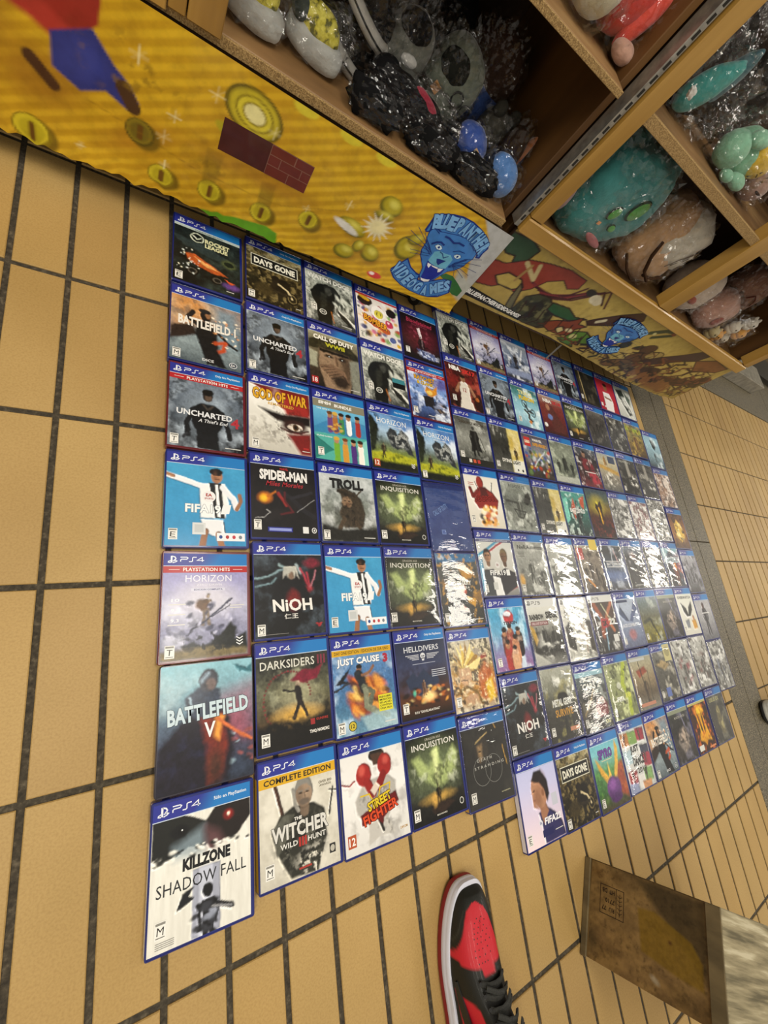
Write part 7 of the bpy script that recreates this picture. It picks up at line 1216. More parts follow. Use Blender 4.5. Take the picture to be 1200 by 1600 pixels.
# layout: column -> covers from the cabinet toward the viewer: (art, sealed?, words for the label)
LAY = {
1: [('rocket', 0, 'dark cover with orange race car'), ('bf1', 0, 'soldier against orange and grey sky cover'), ('unchh', 0, 'dark red, man in misty woods cover'), ('fifa', 0, 'sky blue footballer cover'), ('hzh', 0, 'dark red, snowy archer cover'), ('bfv', 0, 'metal case with purple and teal soldier'), ('kz', 0, 'white cover with two dark eyes')],
2: [('days', 0, 'olive cover with motorcycle'), ('unch', 0, 'grey cover, man in misty woods'), ('gow', 0, 'white and red cover with one eye'), ('miles', 0, 'black cover with orange flame'), ('nioh', 0, 'black cover with white hair and lightning'), ('dark', 0, 'murky cover with red chain loop'), ('wit', 0, 'yellow striped cover, grey-haired man')],
3: [('watch', 0, 'pale grey cover with capped man'), ('cod', 0, 'brown cover, helmeted face and hands'), ('sims', 0, 'light blue cover with rows of people'), ('troll', 0, 'pale cover with hunched creature'), ('fifa', 0, 'sky blue footballer cover'), ('jc', 0, 'blue cover with orange blast'), ('sf', 0, 'white cover with red boxing gloves')],
4: [('bomb', 0, 'busy white and red cartoon cover'), ('watch2', 0, 'grey cover with teal sticker'), ('hzd', 0, 'blue sky cover with big machine'), ('dai', 0, 'dark cover with pale green wings'), ('dai', 1, 'dark cover with pale green wings'), ('hell', 0, 'navy cover with white skull'), ('dai', 0, 'dark cover with pale green wings')],
5: [('blood', 0, 'black cover with crimson script'), ('ratch', 0, 'dark red, blue cover with orange shape'), ('hzd2', 0, 'blue sky cover with big machine'), ('blue', 1, 'plain blue wrapped'), ('bo4', 1, 'wrapped orange and grey cover'), ('dbf', 0, 'gold spiky hair cover'), ('death', 1, 'dark cover with two thin rings')],
6: [('watch', 0, 'pale grey cover under the banner corner'), ('nba', 0, 'red basketball cover'), ('mordor', 0, 'misty grey caped figure cover'), ('dead', 0, 'white cover with red figure'), ('f19b', 1, 'two footballers cover'), ('kof', 0, 'turquoise cover with group of fighters'), ('nioh', 1, 'wrapped black cover with white hair'), ('f22', 0, 'lilac footballer profile cover')],
7: [('hzh', 0, 'dark red, snowy archer cover'), ('unch', 0, 'grey cover, man in misty woods'), ('dying', 0, 'half dark, half yellow cover'), ('ac', 1, 'pale hooded figure cover'), ('nier', 1, 'wrapped pale grey cover'), ('r6', 1, 'white topped soldiers cover'), ('mgs', 1, 'wrapped cover with orange word'), ('days', 0, 'olive cover with motorcycle')],
8: [('swar', 0, 'pale blue striped cover'), ('trials', 0, 'sky cover with tumbling motorbike'), ('lego', 0, 'toy crowd cover with red square'), ('dying', 1, 'half dark, half yellow cover'), ('siege', 1, 'wrapped silvery cover'), ('w5', 1, 'wrapped white topped cover'), ('cars', 1, 'wrapped cover with red car'), ('spy', 0, 'purple and gold cartoon cover')],
9: [('hzh', 0, 'dark red, snowy archer cover'), ('nba2', 0, 'rusty red sports cover'), ('grpg', 0, 'green-grey armoured group cover'), ('bfg', 0, 'green soldier cover'), ('yst', 1, 'cover with yellow corner sticker'), ('wwe', 1, 'wrestling cover with red square'), ('f18', 1, 'yellow-green football cover'), ('dance', 1, 'colourful dancing patches cover')],
10: [('unch', 0, 'grey cover, man in misty woods'), ('dai', 0, 'dark cover with pale green wings'), ('ride', 0, 'red shirted man cover'), ('mad', 0, 'bandless yellow and rust red'), ('star', 1, 'grey-blue cover with pale title bar'), ('ace', 1, 'pale blue jet cover'), ('orig', 1, 'tan desert fighter cover'), ('bf1', 0, 'soldier against orange and grey sky cover')],
11: [('last', 0, 'very dark olive cover'), ('grp2', 0, 'charcoal cover with figures'), ('ship', 0, 'cover with yellow slanting band'), ('wg', 1, 'wrapped mid-grey cover'), ('monk', 1, 'wrapped black cover with pale figure'), ('fall', 0, 'hazy olive landscape cover'), ('gold', 1, 'cover with cream corner sticker'), ('mh', 0, 'dark cover with pale beast')],
12: [('redf', 0, 'bright red footballer cover'), ('dk', 0, 'black and white spattered cover'), ('inj', 0, 'dark charcoal cover'), ('wr', 1, 'wrapped white and wine red cover'), ('hit', 1, 'dark cover with tall pale letters'), ('mh', 0, 'dark cover with pale beast'), ('redc', 1, 'wrapped silver and red cover'), ('ff', 0, 'brown cover with bright golden shape')],
13: [('eye', 0, 'white and green-black swirl cover'), ('yg', 0, 'yellow-green topped cover'), ('hit', 1, 'dark cover with tall pale letters'), ('wh', 1, 'wrapped bright white cover'), ('bfr', 1, 'pale blue and pink soldier cover'), ('over', 0, 'cream cover with dark emblem'), ('sil', 1, 'wrapped silver cover'), ('elder', 1, 'dark olive cover with pale figure')],
14: [('sea', 0, 'pale sea blue cover'), ('ow', 1, 'wrapped peach cover'), ('fire', 0, 'fiery golden cover'), ('sad', 0, 'pale grey fighters cover'), ('grey', 0, 'grey cover with lone man'), ('sil2', 1, 'wrapped silver-white cover')],
}
POS = {(1,1):(-0.0075,0.5345,0.0113),(1,2):(-0.0063,0.3534,0.0050),(1,3):(-0.0027,0.1772,0.0086),(1,4):(0.0000,0.0000,0.0121),(1,5):(0.0018,-0.1794,0.0016),(1,6):(0.0054,-0.3542,0.0031),(1,7):(0.0034,-0.5304,-0.0009),(2,1):(0.1362,0.5508,0.0016),(2,2):(0.1357,0.3708,0.0055),(2,3):(0.1376,0.1944,-0.0059),(2,4):(0.1400,0.0192,0.0097),(2,5):(0.1440,-0.1578,0.0105),(2,6):(0.1451,-0.3337,0.0096),(2,7):(0.1464,-0.5121,0.0067),(3,1):(0.2751,0.5504,-0.0091),(3,2):(0.2738,0.3723,-0.0040),(3,3):(0.2754,0.1938,-0.0006),(3,4):(0.2793,0.0169,0.0021),(3,5):(0.2821,-0.1597,0.0042),(3,6):(0.2831,-0.3364,0.0076),(3,7):(0.2861,-0.5139,0.0063),(4,1):(0.4149,0.5450,-0.0011),(4,2):(0.4142,0.3711,-0.0020),(4,3):(0.4151,0.1935,0.0002),(4,4):(0.4167,0.0178,0.0007),(4,5):(0.4201,-0.1588,-0.0037),(4,6):(0.4230,-0.3358,0.0038),(4,7):(0.4240,-0.5125,0.0043),(5,1):(0.5527,0.5361,-0.0083),(5,2):(0.5529,0.3575,0.0056),(5,3):(0.5543,0.1829,-0.0046),(5,4):(0.5561,0.0073,0.0194),(5,5):(0.5603,-0.1678,0.0026),(5,6):(0.5610,-0.3455,-0.0013),(5,7):(0.5626,-0.5234,-0.0056),(6,1):(0.6941,0.5943,-0.0015),(6,2):(0.6942,0.4198,-0.0009),(6,3):(0.6944,0.2449,0.0032),(6,4):(0.6948,0.0692,0.0079),(6,5):(0.6997,-0.1063,-0.0010),(6,6):(0.7018,-0.2807,0.0050),(6,7):(0.7034,-0.4586,-0.0025),(6,8):(0.7035,-0.6350,-0.0100),(7,1):(0.8316,0.5952,-0.0038),(7,2):(0.8336,0.4212,-0.0047),(7,3):(0.8325,0.2456,-0.0067),(7,4):(0.8337,0.0678,-0.0069),(7,5):(0.8386,-0.1084,0.0003),(7,6):(0.8415,-0.2856,0.0005),(7,7):(0.8433,-0.4605,-0.0109),(7,8):(0.8408,-0.6376,-0.0097),(8,1):(0.9711,0.5934,0.0031),(8,2):(0.9715,0.4174,-0.0078),(8,3):(0.9727,0.2431,-0.0128),(8,4):(0.9742,0.0659,0.0060),(8,5):(0.9784,-0.1118,0.0030),(8,6):(0.9817,-0.2891,-0.0012),(8,7):(0.9812,-0.4652,-0.0039),(8,8):(0.9788,-0.6404,-0.0013),(9,1):(1.1085,0.5929,0.0045),(9,2):(1.1107,0.4184,-0.0027),(9,3):(1.1105,0.2433,-0.0068),(9,4):(1.1120,0.0663,-0.0001),(9,5):(1.1167,-0.1106,0.0083),(9,6):(1.1199,-0.2855,0.0060),(9,7):(1.1195,-0.4597,0.0028),(9,8):(1.1178,-0.6342,-0.0048),(10,1):(1.2472,0.5973,0.0037),(10,2):(1.2494,0.4227,0.0017),(10,3):(1.2479,0.2455,-0.0085),(10,4):(1.2500,0.0681,-0.0010),(10,5):(1.2540,-0.1069,0.0087),(10,6):(1.2588,-0.2814,0.0119),(10,7):(1.2574,-0.4576,-0.0038),(10,8):(1.2568,-0.6334,0.0153),(11,1):(1.3899,0.6003,-0.0089),(11,2):(1.3879,0.4248,-0.0125),(11,3):(1.3855,0.2452,-0.0118),(11,4):(1.3877,0.0702,0.0032),(11,5):(1.3915,-0.1047,0.0107),(11,6):(1.3966,-0.2791,0.0056),(11,7):(1.3957,-0.4539,0.0086),(11,8):(1.3959,-0.6287,-0.0056),(12,1):(1.5285,0.6027,-0.0118),(12,2):(1.5264,0.4254,0.0007),(12,3):(1.5231,0.2457,-0.0152),(12,4):(1.5251,0.0703,0.0049),(12,5):(1.5298,-0.1040,-0.0013),(12,6):(1.5344,-0.2779,-0.0004),(12,7):(1.5343,-0.4532,-0.0059),(12,8):(1.5341,-0.6292,0.0053),(13,1):(1.6660,0.6026,-0.0099),(13,2):(1.6640,0.4245,-0.0026),(13,3):(1.6611,0.2454,-0.0083),(13,4):(1.6630,0.0710,-0.0015),(13,5):(1.6678,-0.1038,-0.0092),(13,6):(1.6722,-0.2781,-0.0055),(13,7):(1.6718,-0.4524,-0.0035),(13,8):(1.6758,-0.6284,0.0027),(14,2):(1.8017,0.3951,-0.0120),(14,3):(1.8001,0.2197,0.0054),(14,4):(1.8067,0.0447,-0.0120),(14,5):(1.8100,-0.1300,-0.0008),(14,6):(1.8108,-0.3061,-0.0013),(14,7):(1.8127,-0.4803,0.0026)}
ORD = ['', 'first', 'second', 'third', 'fourth', 'fifth', 'sixth', 'seventh', 'eighth', 'ninth', 'tenth', 'eleventh', 'twelfth', 'thirteenth', 'fourteenth']

def bm_shell(steel=False):
    """closed case: two rounded halves with a seam between them and a shallow rim round the cover"""
    bm = bmesh.new(); w, h = CWD / 2, CHT / 2
    def ring(inset, z, r):
        P = []; r = max(r - inset, .0004)
        for cx, cy, a0 in ((w - inset - r, h - inset - r, 0), (-(w - inset - r), h - inset - r, 90), (-(w - inset - r), -(h - inset - r), 180), (w - inset - r, -(h - inset - r), 270)):
            for k in range(4):
                a = math.radians(a0 + 30 * k); P.append((cx + r * math.cos(a), cy + r * math.sin(a), z))
        return P
    R = .0045 if steel else .0028
    prof_ = [(.0008, 0), (.0, .0008), (.0, .0062), (.0007, .0066), (.0007, .0074), (.0, .0078), (.0, CTH - .0009), (.0010, CTH)]
    prof_ += [(.0020, CTH)] if steel else [(.0018, CTH), (.0022, CTH - .0005)]
    rings = [ring(i, z, R) for i, z in prof_]
    V = [[bm.verts.new(p) for p in r] for r in rings]; n = len(V[0])
    for A, B in zip(V, V[1:]):
        for k in range(n): bm.faces.new((A[k], A[(k + 1) % n], B[(k + 1) % n], B[k]))
    bm.faces.new(list(reversed(V[0]))); bm.faces.new(V[-1])
    return bm
def shell_mat(name, c, trans=.0):
    m, nt, b = nodemat(name); n, _ = noise_tex(nt, 30, 3); r = ramp(nt, n.outputs['Fac'], [(.3, shade(c, .85)), (.7, shade(c, 1.15))]); nt.links.new(r.outputs[0], b.inputs['Base Color'])
    b.inputs['Roughness'].default_value = .28; b.inputs['Coat Weight'].default_value = .4; b.inputs['Coat Roughness'].default_value = .1
    return m
M_SH = {'b': shell_mat('blue_case_plastic', '#18246e'), 'r': shell_mat('dark_red_case_plastic', '#661c24'), 's': shell_mat('dark_tin', '#2a2632')}
SHELL = {k: me_of(bm_shell(k == 's'), 'case_shell', M_SH[k]) for k in 'brs'}
M_COV = print_mat('printed_cover', .45, .16, .04, 30, coat_rough=.14)
for i_, m_ in enumerate(()): pass
M_WRAP = film_mat('sealed_wrap', .30, 18, .06, vec_scale=(.7, 3.2, 1), rough=.05)
def wrap_mesh(seed):
    """tight clear wrap with pull creases running across the case and down its sides"""
    nx, ny = 20, 44; V = []; w, h = CWD / 2 + .0003, CHT / 2 + .0003
    for j in range(ny + 1):
        for i in range(nx + 1):
            u, v = i / nx, j / ny; x, y = (u * 2 - 1) * w, (v * 2 - 1) * h
            e = min(1, min(u, 1 - u) * 9) * min(1, min(v, 1 - v) * 9)
            nz = noise.noise(Vector((x * 13 + seed, (y + .22 * x) * 78, seed * 1.7))) * .8 + noise.noise(Vector((x * 45, y * 150 + seed, 3))) * .10
            V.append((x, y, CTH + .0006 + e * (.0009 + .0011 * nz * (.35 + u))))
    F = [(j * (nx + 1) + i, j * (nx + 1) + i + 1, (j + 1) * (nx + 1) + i + 1, (j + 1) * (nx + 1) + i) for j in range(ny) for i in range(nx)]
    # skirt
    edge = [i for i in range(nx + 1)] + [j * (nx + 1) + nx for j in range(1, ny + 1)] + [ny * (nx + 1) + i for i in range(nx - 1, -1, -1)] + [j * (nx + 1) for j in range(ny - 1, 0, -1)]
    b0 = len(V); V += [(V[k][0], V[k][1], .001) for k in edge]; m = len(edge)
    F += [(edge[k], b0 + k, b0 + (k + 1) % m, edge[(k + 1) % m]) for k in range(m)]
    me = bpy.data.meshes.new('plastic_wrap'); me.from_pydata(V, [], F); me.polygons.foreach_set('use_smooth', [True] * len(F)); me.materials.append(M_WRAP); return me
WRAPS = [wrap_mesh(s) for s in (1, 5, 9, 14)]
RES = {}
for c_, L in LAY.items():
    for a_, _, _ in L: RES.setdefault(a_, 92 if c_ <= 3 else 76 if c_ <= 5 else 58 if c_ <= 7 else 44 if c_ <= 10 else 34)
COVER = {}
FLAT = ('kz', 'wit', 'sf', 'fifa', 'sims', 'gow', 'dead', 'f22', 'f19b', 'blue', 'redf', 'over', 'miles', 'eye', 'hell')
def cover_mesh(key):
    if key in COVER: return COVER[key]
    fn, bd, sh, spc = ART[key]
    if sh == 's':
        S = Sheet(CWD - .0042, CHT - .0042, RES[key]); 
    else: S = Sheet(PW, PH, RES[key])
    fn(S); S.finish(amp=.007 if key in FLAT else .013, detail=.12 if key in FLAT else .42, seed=len(COVER) * 1.7); band(S, bd)
    # the insert wraps round onto the spine on the left side
    xl = (-CWD / 2 - .0002); y0 = -CHT / 2 + .004; y1 = CHT / 2 - .004
    dz = -(CTH - .0002)
    if sh != 's':
        sv = []; sf = []; sc = []
        yb = y1 - .020
        for a, b, c in ((y0, yb, spc), (yb, y1, '#2b3390' if bd != 'ps5' else '#dfe0dc')):
            k = len(sv); sv += [(xl, a, dz + .0016), (xl, a, -.0022), (xl, b, -.0022), (xl, b, dz + .0016)]; sf.append([k + 1, k, k + 3, k + 2][::-1]); sc += [lin(c)] * 4
        S.spine = (sv, sf, sc)
    off = (.0 if sh == 's' else -.0015)
    me = S.mesh('cover_print', M_COV, lift=.00009, place=lambda V: np.column_stack([np.where(V[:, 0] < -CWD / 2 - .0001, V[:, 0], V[:, 0] + off), V[:, 1], V[:, 2]]))
    COVER[key] = me; return me
for (c_, r_), (x, y, a) in POS.items():
    row = r_ - (2 if c_ == 14 else 1)
    key, sealed, words = LAY[c_][row]
    sh = ART[key][2]
    lab = '%s game case, %s column from left, %s from cabinet' % (words, ORD[c_], ORD[row + 1])
    t = thing('game_case', lab, 'game case', (x, y, .0005), a, 'game cases laid out in rows on the tiled floor')
    o = obj('case_shell', SHELL[sh], None, t)
    if sh == 'r': o['label'] = 'dark red case shell'
    if sh == 's': o['label'] = 'dark tin case shell'
    obj('cover_print', cover_mesh(key), None, t, (0, 0, CTH - .00025 if sh != 's' else CTH + .00012))
    if sealed: obj('plastic_wrap', WRAPS[(c_ * 3 + r_) % 4], None, t)
# ------------------------------------------------------------------ sneakers
def bm_shoe(zfun, outline, rings, n=40, cap=True):
    pass
def shoe_outline(t, side):
    """half width of a sneaker at t along its length (0 heel, 1 toe); side +1 the inner edge"""
    w = .5 * (0.074 + .032 * math.sin(min(1, t * 1.15) * math.pi * .62)) if t < 1 else 0
    return w
L_SH = .292
def prof(k, n, grow=0.0, lift=0.0):
    """closed outline points of the sole, toe toward +y"""
    P = []
    for i in range(n):
        a = 2 * math.pi * i / n; s_, c_ = math.sin(a), math.cos(a)
        y = -c_ * L_SH / 2; t = (y + L_SH / 2) / L_SH
        half = (.036 + .0165 * t) * (abs(s_) ** .62); bend = .010 * math.sin(t * math.pi * .9) - .012 * max(0, t - .62)
        x = (half if s_ > 0 else -half) * (1 - .10 * math.exp(-((t - .42) / .16) ** 2)) - bend + .004
        d = Vector((x, y)).normalized() * grow
        P.append((x + d.x, y + d.y))
    return P
def skin_rings(bm, rings, mats=None, close_top=False, close_bot=False):
    R = [[bm.verts.new(p) for p in r] for r in rings]; n = len(R[0])
    for q, (A, B) in enumerate(zip(R, R[1:])):
        for k in range(n):
            f = bm.faces.new((A[k], A[(k + 1) % n], B[(k + 1) % n], B[k]))
            if mats: f.material_index = mats[q]
    if close_bot: bm.faces.new(list(reversed(R[0])))
    if close_top: bm.faces.new(R[-1])
    return R
def sneaker(label, loc, rotz, ctoe, cmain, cmid, cout, claces, ctongue, group='sneakers worn on the floor'):
    t = thing('sneaker', label, 'shoe', loc, rotz, group); N = 64
    P = prof(0, N)
    def ring(g, z, zt=0.0): 
        q = prof(0, N, g); return [(x, y, z + zt * max(0, (y / L_SH + .5 - .72) / .28) ** 2) for x, y in q]
    bm = bmesh.new(); skin_rings(bm, [ring(-.004, 0, .004), ring(.0035, .002, .005), ring(.0045, .008, .005), ring(.0035, .0105, .005)], close_bot=True, close_top=True)
    smooth(obj('outsole', bm, mat_plain('outsole_rubber', cout, .55, .08), t), 50)
    bm = bmesh.new(); skin_rings(bm, [ring(.002, .0100, .005), ring(.0032, .012, .005), ring(.0034, .019, .005), ring(.0024, .0205, .005), ring(.0026, .0225, .005), ring(.0016, .029, .005), ring(-.001, .0305, .005), ring(-.006, .0305, .005)], close_top=True, close_bot=True)
    smooth(obj('midsole', bm, mat_plain('white_midsole_rubber', cmid, .45, .03), t), 50)
    # upper: one closed skin; cross-sections shrink toward the top, higher to the rear
    def top(tt):  # height of the upper's ridge along the length
        return np.interp(tt, [0, .1, .3, .42, .56, .72, .86, .95, 1], [.145, .148, .145, .122, .094, .074, .062, .050, .034])
    bm = bmesh.new(); rows = []
    M = 40; NU = 192
    for r in range(M + 1):
        u = r / M; row = []
        for x, y in prof(0, NU, -.002):
            tt = y / L_SH + .5; H = float(top(tt)) - .028
            ang = u * math.pi / 2
            k = math.cos(ang) ** .62
            ridge = -.010 * math.sin(tt * math.pi * .9)
            w1 = 1 - .30 * u - .12 * math.sin(u * math.pi)
            b = max(0, min(1, (tt - .40) / .16)); w = w1 * (1 - b) + k * b
            zt_ = .029 + H * (u * (1 - b) + math.sin(ang) * b)
            yy = y - (max(0, tt - .84) * L_SH) * (1 - k) * .9 * b; H = float(top(yy / L_SH + .5)) - .028; zt_ = .029 + H * (u * (1 - b) + math.sin(ang) * b)
            row.append(((x - ridge) * w + ridge, yy + (.012 * u if tt < .1 else 0), zt_))
        rows.append(row)
    R = skin_rings(bm, rows); topr = R[-1]; n2 = NU // 2
    for k in range(1, n2):
        if rows[-1][n2 - k][1] / L_SH + .5 < .40: break
        q = (topr[n2 - k], topr[n2 - k + 1], topr[(n2 + k - 1) % NU], topr[(n2 + k) % NU])
        try: bm.faces.new([v for v in dict.fromkeys(q)])
        except Exception: pass
    bmesh.ops.recalc_face_normals(bm, faces=bm.faces)
    up = obj('upper', bm, None, t)
    V = np.array([v.co[:] for v in up.data.vertices]); tt = V[:, 1] / L_SH + .5; dx = np.abs(V[:, 0] + .010 * np.sin(tt * np.pi * .9))
    hz = (V[:, 2] - .029) / (top(np.clip(tt, 0, 1)) - .028)
    wbox = np.interp(tt, [.64, .672, .69, .74, .80, .86, .90, .925, .945], [.012, .013, .042, .036, .030, .0245, .018, .006, -.02])
    red = np.clip((wbox - dx) / .0012 + .5, 0, 1) * np.clip((tt - .642) / .006, 0, 1)
    def boxm(a0, a1, b0, b1, sl=0): 
        return np.clip((tt - a0 - sl * hz) / .006, 0, 1) * np.clip((a1 - tt + sl * hz) / .006, 0, 1) * np.clip((hz - b0) / .03, 0, 1) * np.clip((b1 - hz) / .03, 0, 1)
    red = np.maximum(red, boxm(.36, .56, .10, .74, -.04)); red = np.maximum(red, boxm(.20, .34, .38, .62))
    ca_, cb_ = np.array(lin(ctoe)), np.array(lin(cmain)); colr = np.ones((len(V), 4), np.float32); colr[:, :3] = ca_ * (1 - red[:, None]) + cb_ * red[:, None]
    # stitching lines beside each panel edge
    ed = np.abs(wbox - dx + .0035) < .0005
    colr[ed & (tt > .68) & (red < .1), :3] = np.array(lin(ctoe)) * 2.2
    at = up.data.color_attributes.new('Print', 'FLOAT_COLOR', 'POINT'); at.data.foreach_set('color', colr.ravel())
    up.data.materials.append(print_mat('leather', .5, 0.05, .25, 500)); smooth(up)
    # perforations on the toe box, eyelet rows, tongue and laces
    from mathutils.bvhtree import BVHTree
    bvh = BVHTree.FromPolygons([v.co for v in up.data.vertices], [list(p.vertices) for p in up.data.polygons])
    bm = bmesh.new()
    rid = lambda tt: -.010 * math.sin(tt * math.pi * .9)
    def surf(tt, dx):
        H = float(top(tt)) - .028; half = .036 + .0165 * tt
        s_ = max(-.97, min(.97, dx / half)); k = abs(s_) ** (1 / .62); return .029 + H * math.sqrt(max(0, 1 - k * k))
    for (tt, xs) in ((.88, (-.004, .006)), (.865, (-.010, .002, .012)), (.845, (-.013, -.004, .008)), (.825, (-.014, -.007, .004, .014)), (.805, (-.016, -.010, -.002, .010)), (.785, (-.012, -.004, .006, .016)), (.76, (-.018, -.011, -.003, .008)), (.735, (-.019, -.012, .0, .012)), (.71, (-.016, -.010, -.004, .002))):
        for dx in xs:
            z = surf(tt, dx) - .0004; p = (dx + rid(tt), (tt - .5) * L_SH - .004, z)
            hit, nor, _, _ = bvh.ray_cast(Vector((p[0], p[1], .2)), Vector((0, 0, -1)))
            if hit: bmesh.ops.create_circle(bm, cap_ends=True, segments=6, radius=.0010, matrix=Matrix.Translation(hit + nor * .0003) @ nor.to_track_quat('Z', 'Y').to_matrix().to_4x4())
    q = obj('perforation', bm, M_BLK, t); tag(q, kind='stuff')
    tg = []
    for r in range(9):
        tt = .615 - r * .039; z = float(top(tt)) + (-.002 if r == 0 else .004) + .010 * (r / 8) ** 2 * 2
        tg.append([(rid(tt) + dx, (tt - .5) * L_SH, z - abs(dx) * .25 + dz) for dx, dz in ((-.021, -.004), (-.011, .001), (0, .003), (.011, .001), (.021, -.004), (.018, -.009), (0, -.005), (-.018, -.009))])
    bm = bmesh.new(); skin_rings(bm, tg, close_top=True, close_bot=True); bmesh.ops.recalc_face_normals(bm, faces=bm.faces)
    smooth(obj('tongue', bm, mat_plain('tongue_fabric', ctongue, .8, .15, bs=.3), t), 60)
    lm = mat_noise('flat_lace', [(.4, shade(claces, .7)), (.6, shade(claces, 1.4))], 400, .75, .4, dist=.001)
    for r in range(7):
        tt = .628 - r * .040; z = float(top(tt)) + .0085 + .0026 * r; y = (tt - .5) * L_SH; c = rid(tt)
        wv = .024 - .0006 * r
        obj('lace', bm_tube([(c - wv, y + .002, z - .008), (c - .012, y, z - .0005), (c, y - .001 * (r % 2), z + .0015), (c + .012, y, z - .0005), (c + wv, y + .002, z - .008)], .0042, 8, flat=.4), lm, t)
        if r: obj('lace', bm_tube([(c - wv + .002, y + .012, z - .006), (c - .006, y + .006, z + .002), (c + .006, y + .004, z + .003), (c + wv - .002, y + .001, z - .005)] if r % 2 else [(c + wv - .002, y + .012, z - .006), (c + .006, y + .006, z + .002), (c - .006, y + .004, z + .003), (c - wv + .002, y + .001, z - .005)], .0038, 8, flat=.4), lm, t)
        for s_ in (-1, 1):
            obj('eyelet', bm_tube([(0, 0, -.0006), (0, 0, .0008)], .0028, 10), M_BLK, t, (c + s_ * (wv + .001), y + .003, z - .0075), (0, s_ * .5, 0))
    # loose bow ends
    z0 = float(top(.42)) + .022
    for s_, P in ((-1, [(0, -.02, 0), (-.02, -.005, .008), (-.034, .015, -.004), (-.03, .035, -.02)]), (1, [(0, -.02, 0), (.018, -.03, .012), (.03, -.012, .004), (.008, -.015, .004)]), (-1, [(0, -.02, 0), (-.022, -.036, .012), (-.032, -.014, .002), (-.006, -.016, .004)])):
        obj('lace', bm_tube([(rid(.42) + a, (.42 - .5) * L_SH + b, z0 + c) for a, b, c in P], .0042, 8, flat=.4), lm, t)
    # curved side stripe on each flank
    for s_ in (-1, 1):
        P = []
        for q in range(12):
            tt = .60 - q * .048; h = .20 + .10 * math.sin(q / 11 * math.pi * .5) + .38 * (q / 11) ** 2.2
            H = float(top(tt)) - .028; half = (.036 + .0165 * tt) * (1 - .10 * math.exp(-((tt - .42) / .16) ** 2))
            wk = 1 - .30 * h - .12 * math.sin(h * math.pi)
            P.append((rid(tt) + s_ * (half * wk + .001), (tt - .5) * L_SH, .031 + H * h))
        rr = [.0015 + .0085 * math.sin(min(1, q / 4) * math.pi / 2) * (1 - .55 * q / 11) for q in range(12)]
        bm = bmesh.new()
        A = [bm.verts.new((x, y, z + r)) for (x, y, z), r in zip(P, rr)]; B = [bm.verts.new((x + s_ * .0015, y, z - r)) for (x, y, z), r in zip(P, rr)]
        A2 = [bm.verts.new((x - s_ * .003, y, z + r)) for (x, y, z), r in zip(P, rr)]; B2 = [bm.verts.new((x - s_ * .003, y, z - r)) for (x, y, z), r in zip(P, rr)]
        for q in range(11):
            for U, V_ in ((A, B), (B, B2), (A2, A)): bm.faces.new((U[q], U[q + 1], V_[q + 1], V_[q]))
        bmesh.ops.recalc_face_normals(bm, faces=bm.faces)
        obj('side_stripe', bm, mat_plain('stripe_leather', ctoe, .45, .1), t)
    # collar padding and inner lining
    rim = [rows[-1][k % NU] for k in range(-int(NU * .22), int(NU * .22) + 1)]
    obj('collar', bm_tube([(x, y, z - .001) for x, y, z in rim], .006, 10), mat_plain('collar_padding', ctoe, .7, .1), t)
    return t
sneaker('red and black high-top sneaker with white midsole, below the game cases', (.437, -.842, 0), math.radians(-4), '#1d1d18', '#c42430', '#cfd0dc', '#7c141a', '#20201c', '#1c1c1a')
sneaker('black sneaker with white sole at the right edge on the granite strip', (2.205, -.705, 0), math.radians(84), '#131313', '#191919', '#c9c9c0', '#1a1a1a', '#222222', '#161616')

# ------------------------------------------------------------------ wooden crate
M_PLY = mat_noise('stained_plywood', [(.28, '#43361c'), (.45, '#6c542c'), (.6, '#836636'), (.75, '#947540')], 9, .7, .15, vec_scale=(1, 1, .35), detail=8)
M_PLYT = mat_noise('scuffed_grey_plywood', [(.34, '#5a523a'), (.46, '#857a5c'), (.56, '#9c9070'), (.66, '#bcb294')], 60, .75, .3, vec_scale=(.12, 1.5, 1), detail=9)
M_BAT = mat_noise('dark_batten', [(.3, '#4a3f28'), (.7, '#7a6a48')], 24, .8, .3, vec_scale=(1, 1, .3))
ang = math.atan2(-.785 + .934, .832 - .751)          # direction of the crate's front face along the floor
crate = thing('wooden_crate', 'worn wooden crate stamped RU 77 with yellow patch, by the red sneaker', 'crate', (.7915, -.8595, 0), ang - math.pi / 2)
# local frame: +y along the front face, front face at x = 0 looking toward -x
HW, HH, DD = .0848, .268, .40
def CB(n, p0, p1, m, bev=.0015): return box(n, p0, p1, m, crate, bev)
fr = CB('front_panel', (.0045, -HW + .002, .003), (.0165, HW - .002, HH - .012), M_PLY)
CB('batten', (0.0, -HW, 0.001), (.0045, HW, .014), M_BAT, .001); CB('batten', (0.0, -HW, HH - .026), (.0045, HW, HH - .001), M_BAT, .001)
for s_ in (-1, 1):
    CB('side_panel', (.018, s_ * HW - (.012 if s_ > 0 else 0), .001), (DD, s_ * HW + (.012 if s_ < 0 else 0), HH - .013), M_PLY)
CB('back_panel', (DD + .001, -HW, .001), (DD + .013, HW, HH - .013), M_PLY)
CB('top_plank', (.001, -HW, HH - .0115), (DD + .013, HW, HH), M_PLYT)
# stamp, patch and smudge on the front panel (flat print): sheet lies on the panel, u along height
ST = Sheet(HH - .043, 2 * HW - .004, 130)
ST.grad(['#78603a', '#80663e', '#765c38']); ST.noise('#5c4622', .7, 7, 2, sx=.6); ST.noise('#a3834e', .5, 14, 4, sx=.5); ST.noise('#3c2d14', .5, 34, 6, lo=.6, hi=.75)
def SU(h): return (h - .016) / ST.w
def SV(y): return (HW - .002 - y) / ST.w
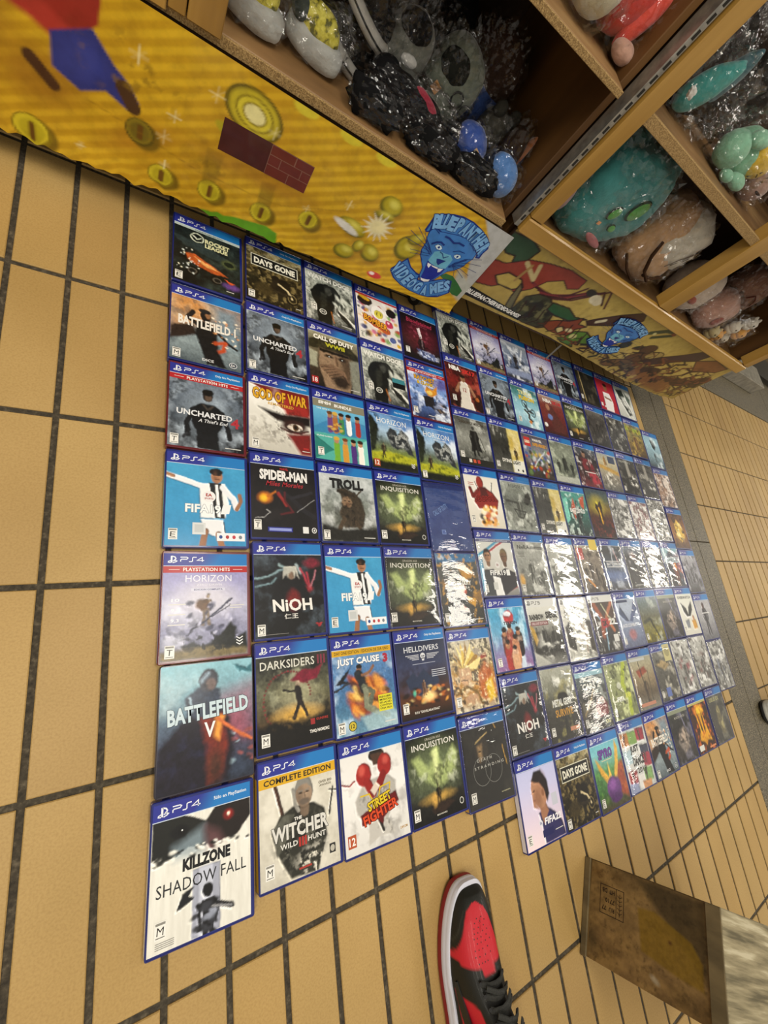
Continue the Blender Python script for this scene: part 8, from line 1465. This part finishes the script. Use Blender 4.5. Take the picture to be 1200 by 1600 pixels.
# height runs from the floor to the top along u; the face's far end (+y) is at v = 0
ST.p([SU(.088), 0, SU(.108), 0, SU(.20), .36, SU(.242), .52, SU(.242), 0], '#2e2614', soft=.06, a=.75)
ST.p([SU(.118), .22, SU(.150), .20, SU(.215), .30, SU(.232), .40, SU(.232), .56, SU(.19), .55, SU(.125), .50], '#7c6010', soft=.02, a=.8)
ST.e(SU(.178), .36, .012, .012, '#4a2a10', soft=.02); ST.e(SU(.15), .64, .035, .018, '#a79a80', rot=25, soft=.02, a=.9)
ST.e(SU(.03), .08, .05, .03, '#5a3c14', soft=.05, a=.6); ST.e(SU(.075), .07, .05, .03, '#4e3614', soft=.05, a=.5); ST.e(SU(.025), .6, .05, .08, '#2e2818', soft=.08, a=.6)
k0 = '#24140c'
def SR(a0, b0, a1, b1): ST.rect(min(a0, a1), min(b0, b1), max(a0, a1), max(b0, b1), k0)
sx0, sx1, sy0, sy1 = SU(.038), SU(.090), .155, .375
for a0, b0, a1, b1 in ((sx0, sy0, sx1, sy0 + .005), (sx0, sy1 - .005, sx1, sy1), (sx0, sy0, sx0 + .005, sy1), (sx1 - .005, sy0, sx1, sy1), (SU(.073), sy0, SU(.073) + .005, sy1)): SR(a0, b0, a1, b1)
for n_, (txt, v0, u0, u1) in enumerate((('RU  77', .325, .043, .070), ('7710', .265, .050, .070), ('HT  DB', .195, .043, .070))):
    ST.t(txt, SU(u0), v0 - .016, SU(u1), v0 + .018, k0, rot=180)
for k in range(5): ST.stroke([(SU(.076), .20 + k * .03), (SU(.081), .215 + k * .03), (SU(.086), .20 + k * .03)], .004, k0)
ST.stroke([(SU(.081), .185), (SU(.081), .35)], .004, k0)
M_STP = print_mat('stamped_wood', .7, .0, .35, 120, grain=.3)
# place: u -> up, v -> toward -y
def place_stamp(V):
    return np.column_stack([.0043 - V[:, 2] , V[:, 1], V[:, 0] + .016 + ST.w / 2])
so = obj('stamped_face', ST.mesh('stamped_face', M_STP, place=place_stamp, lift=.0002), None, crate)
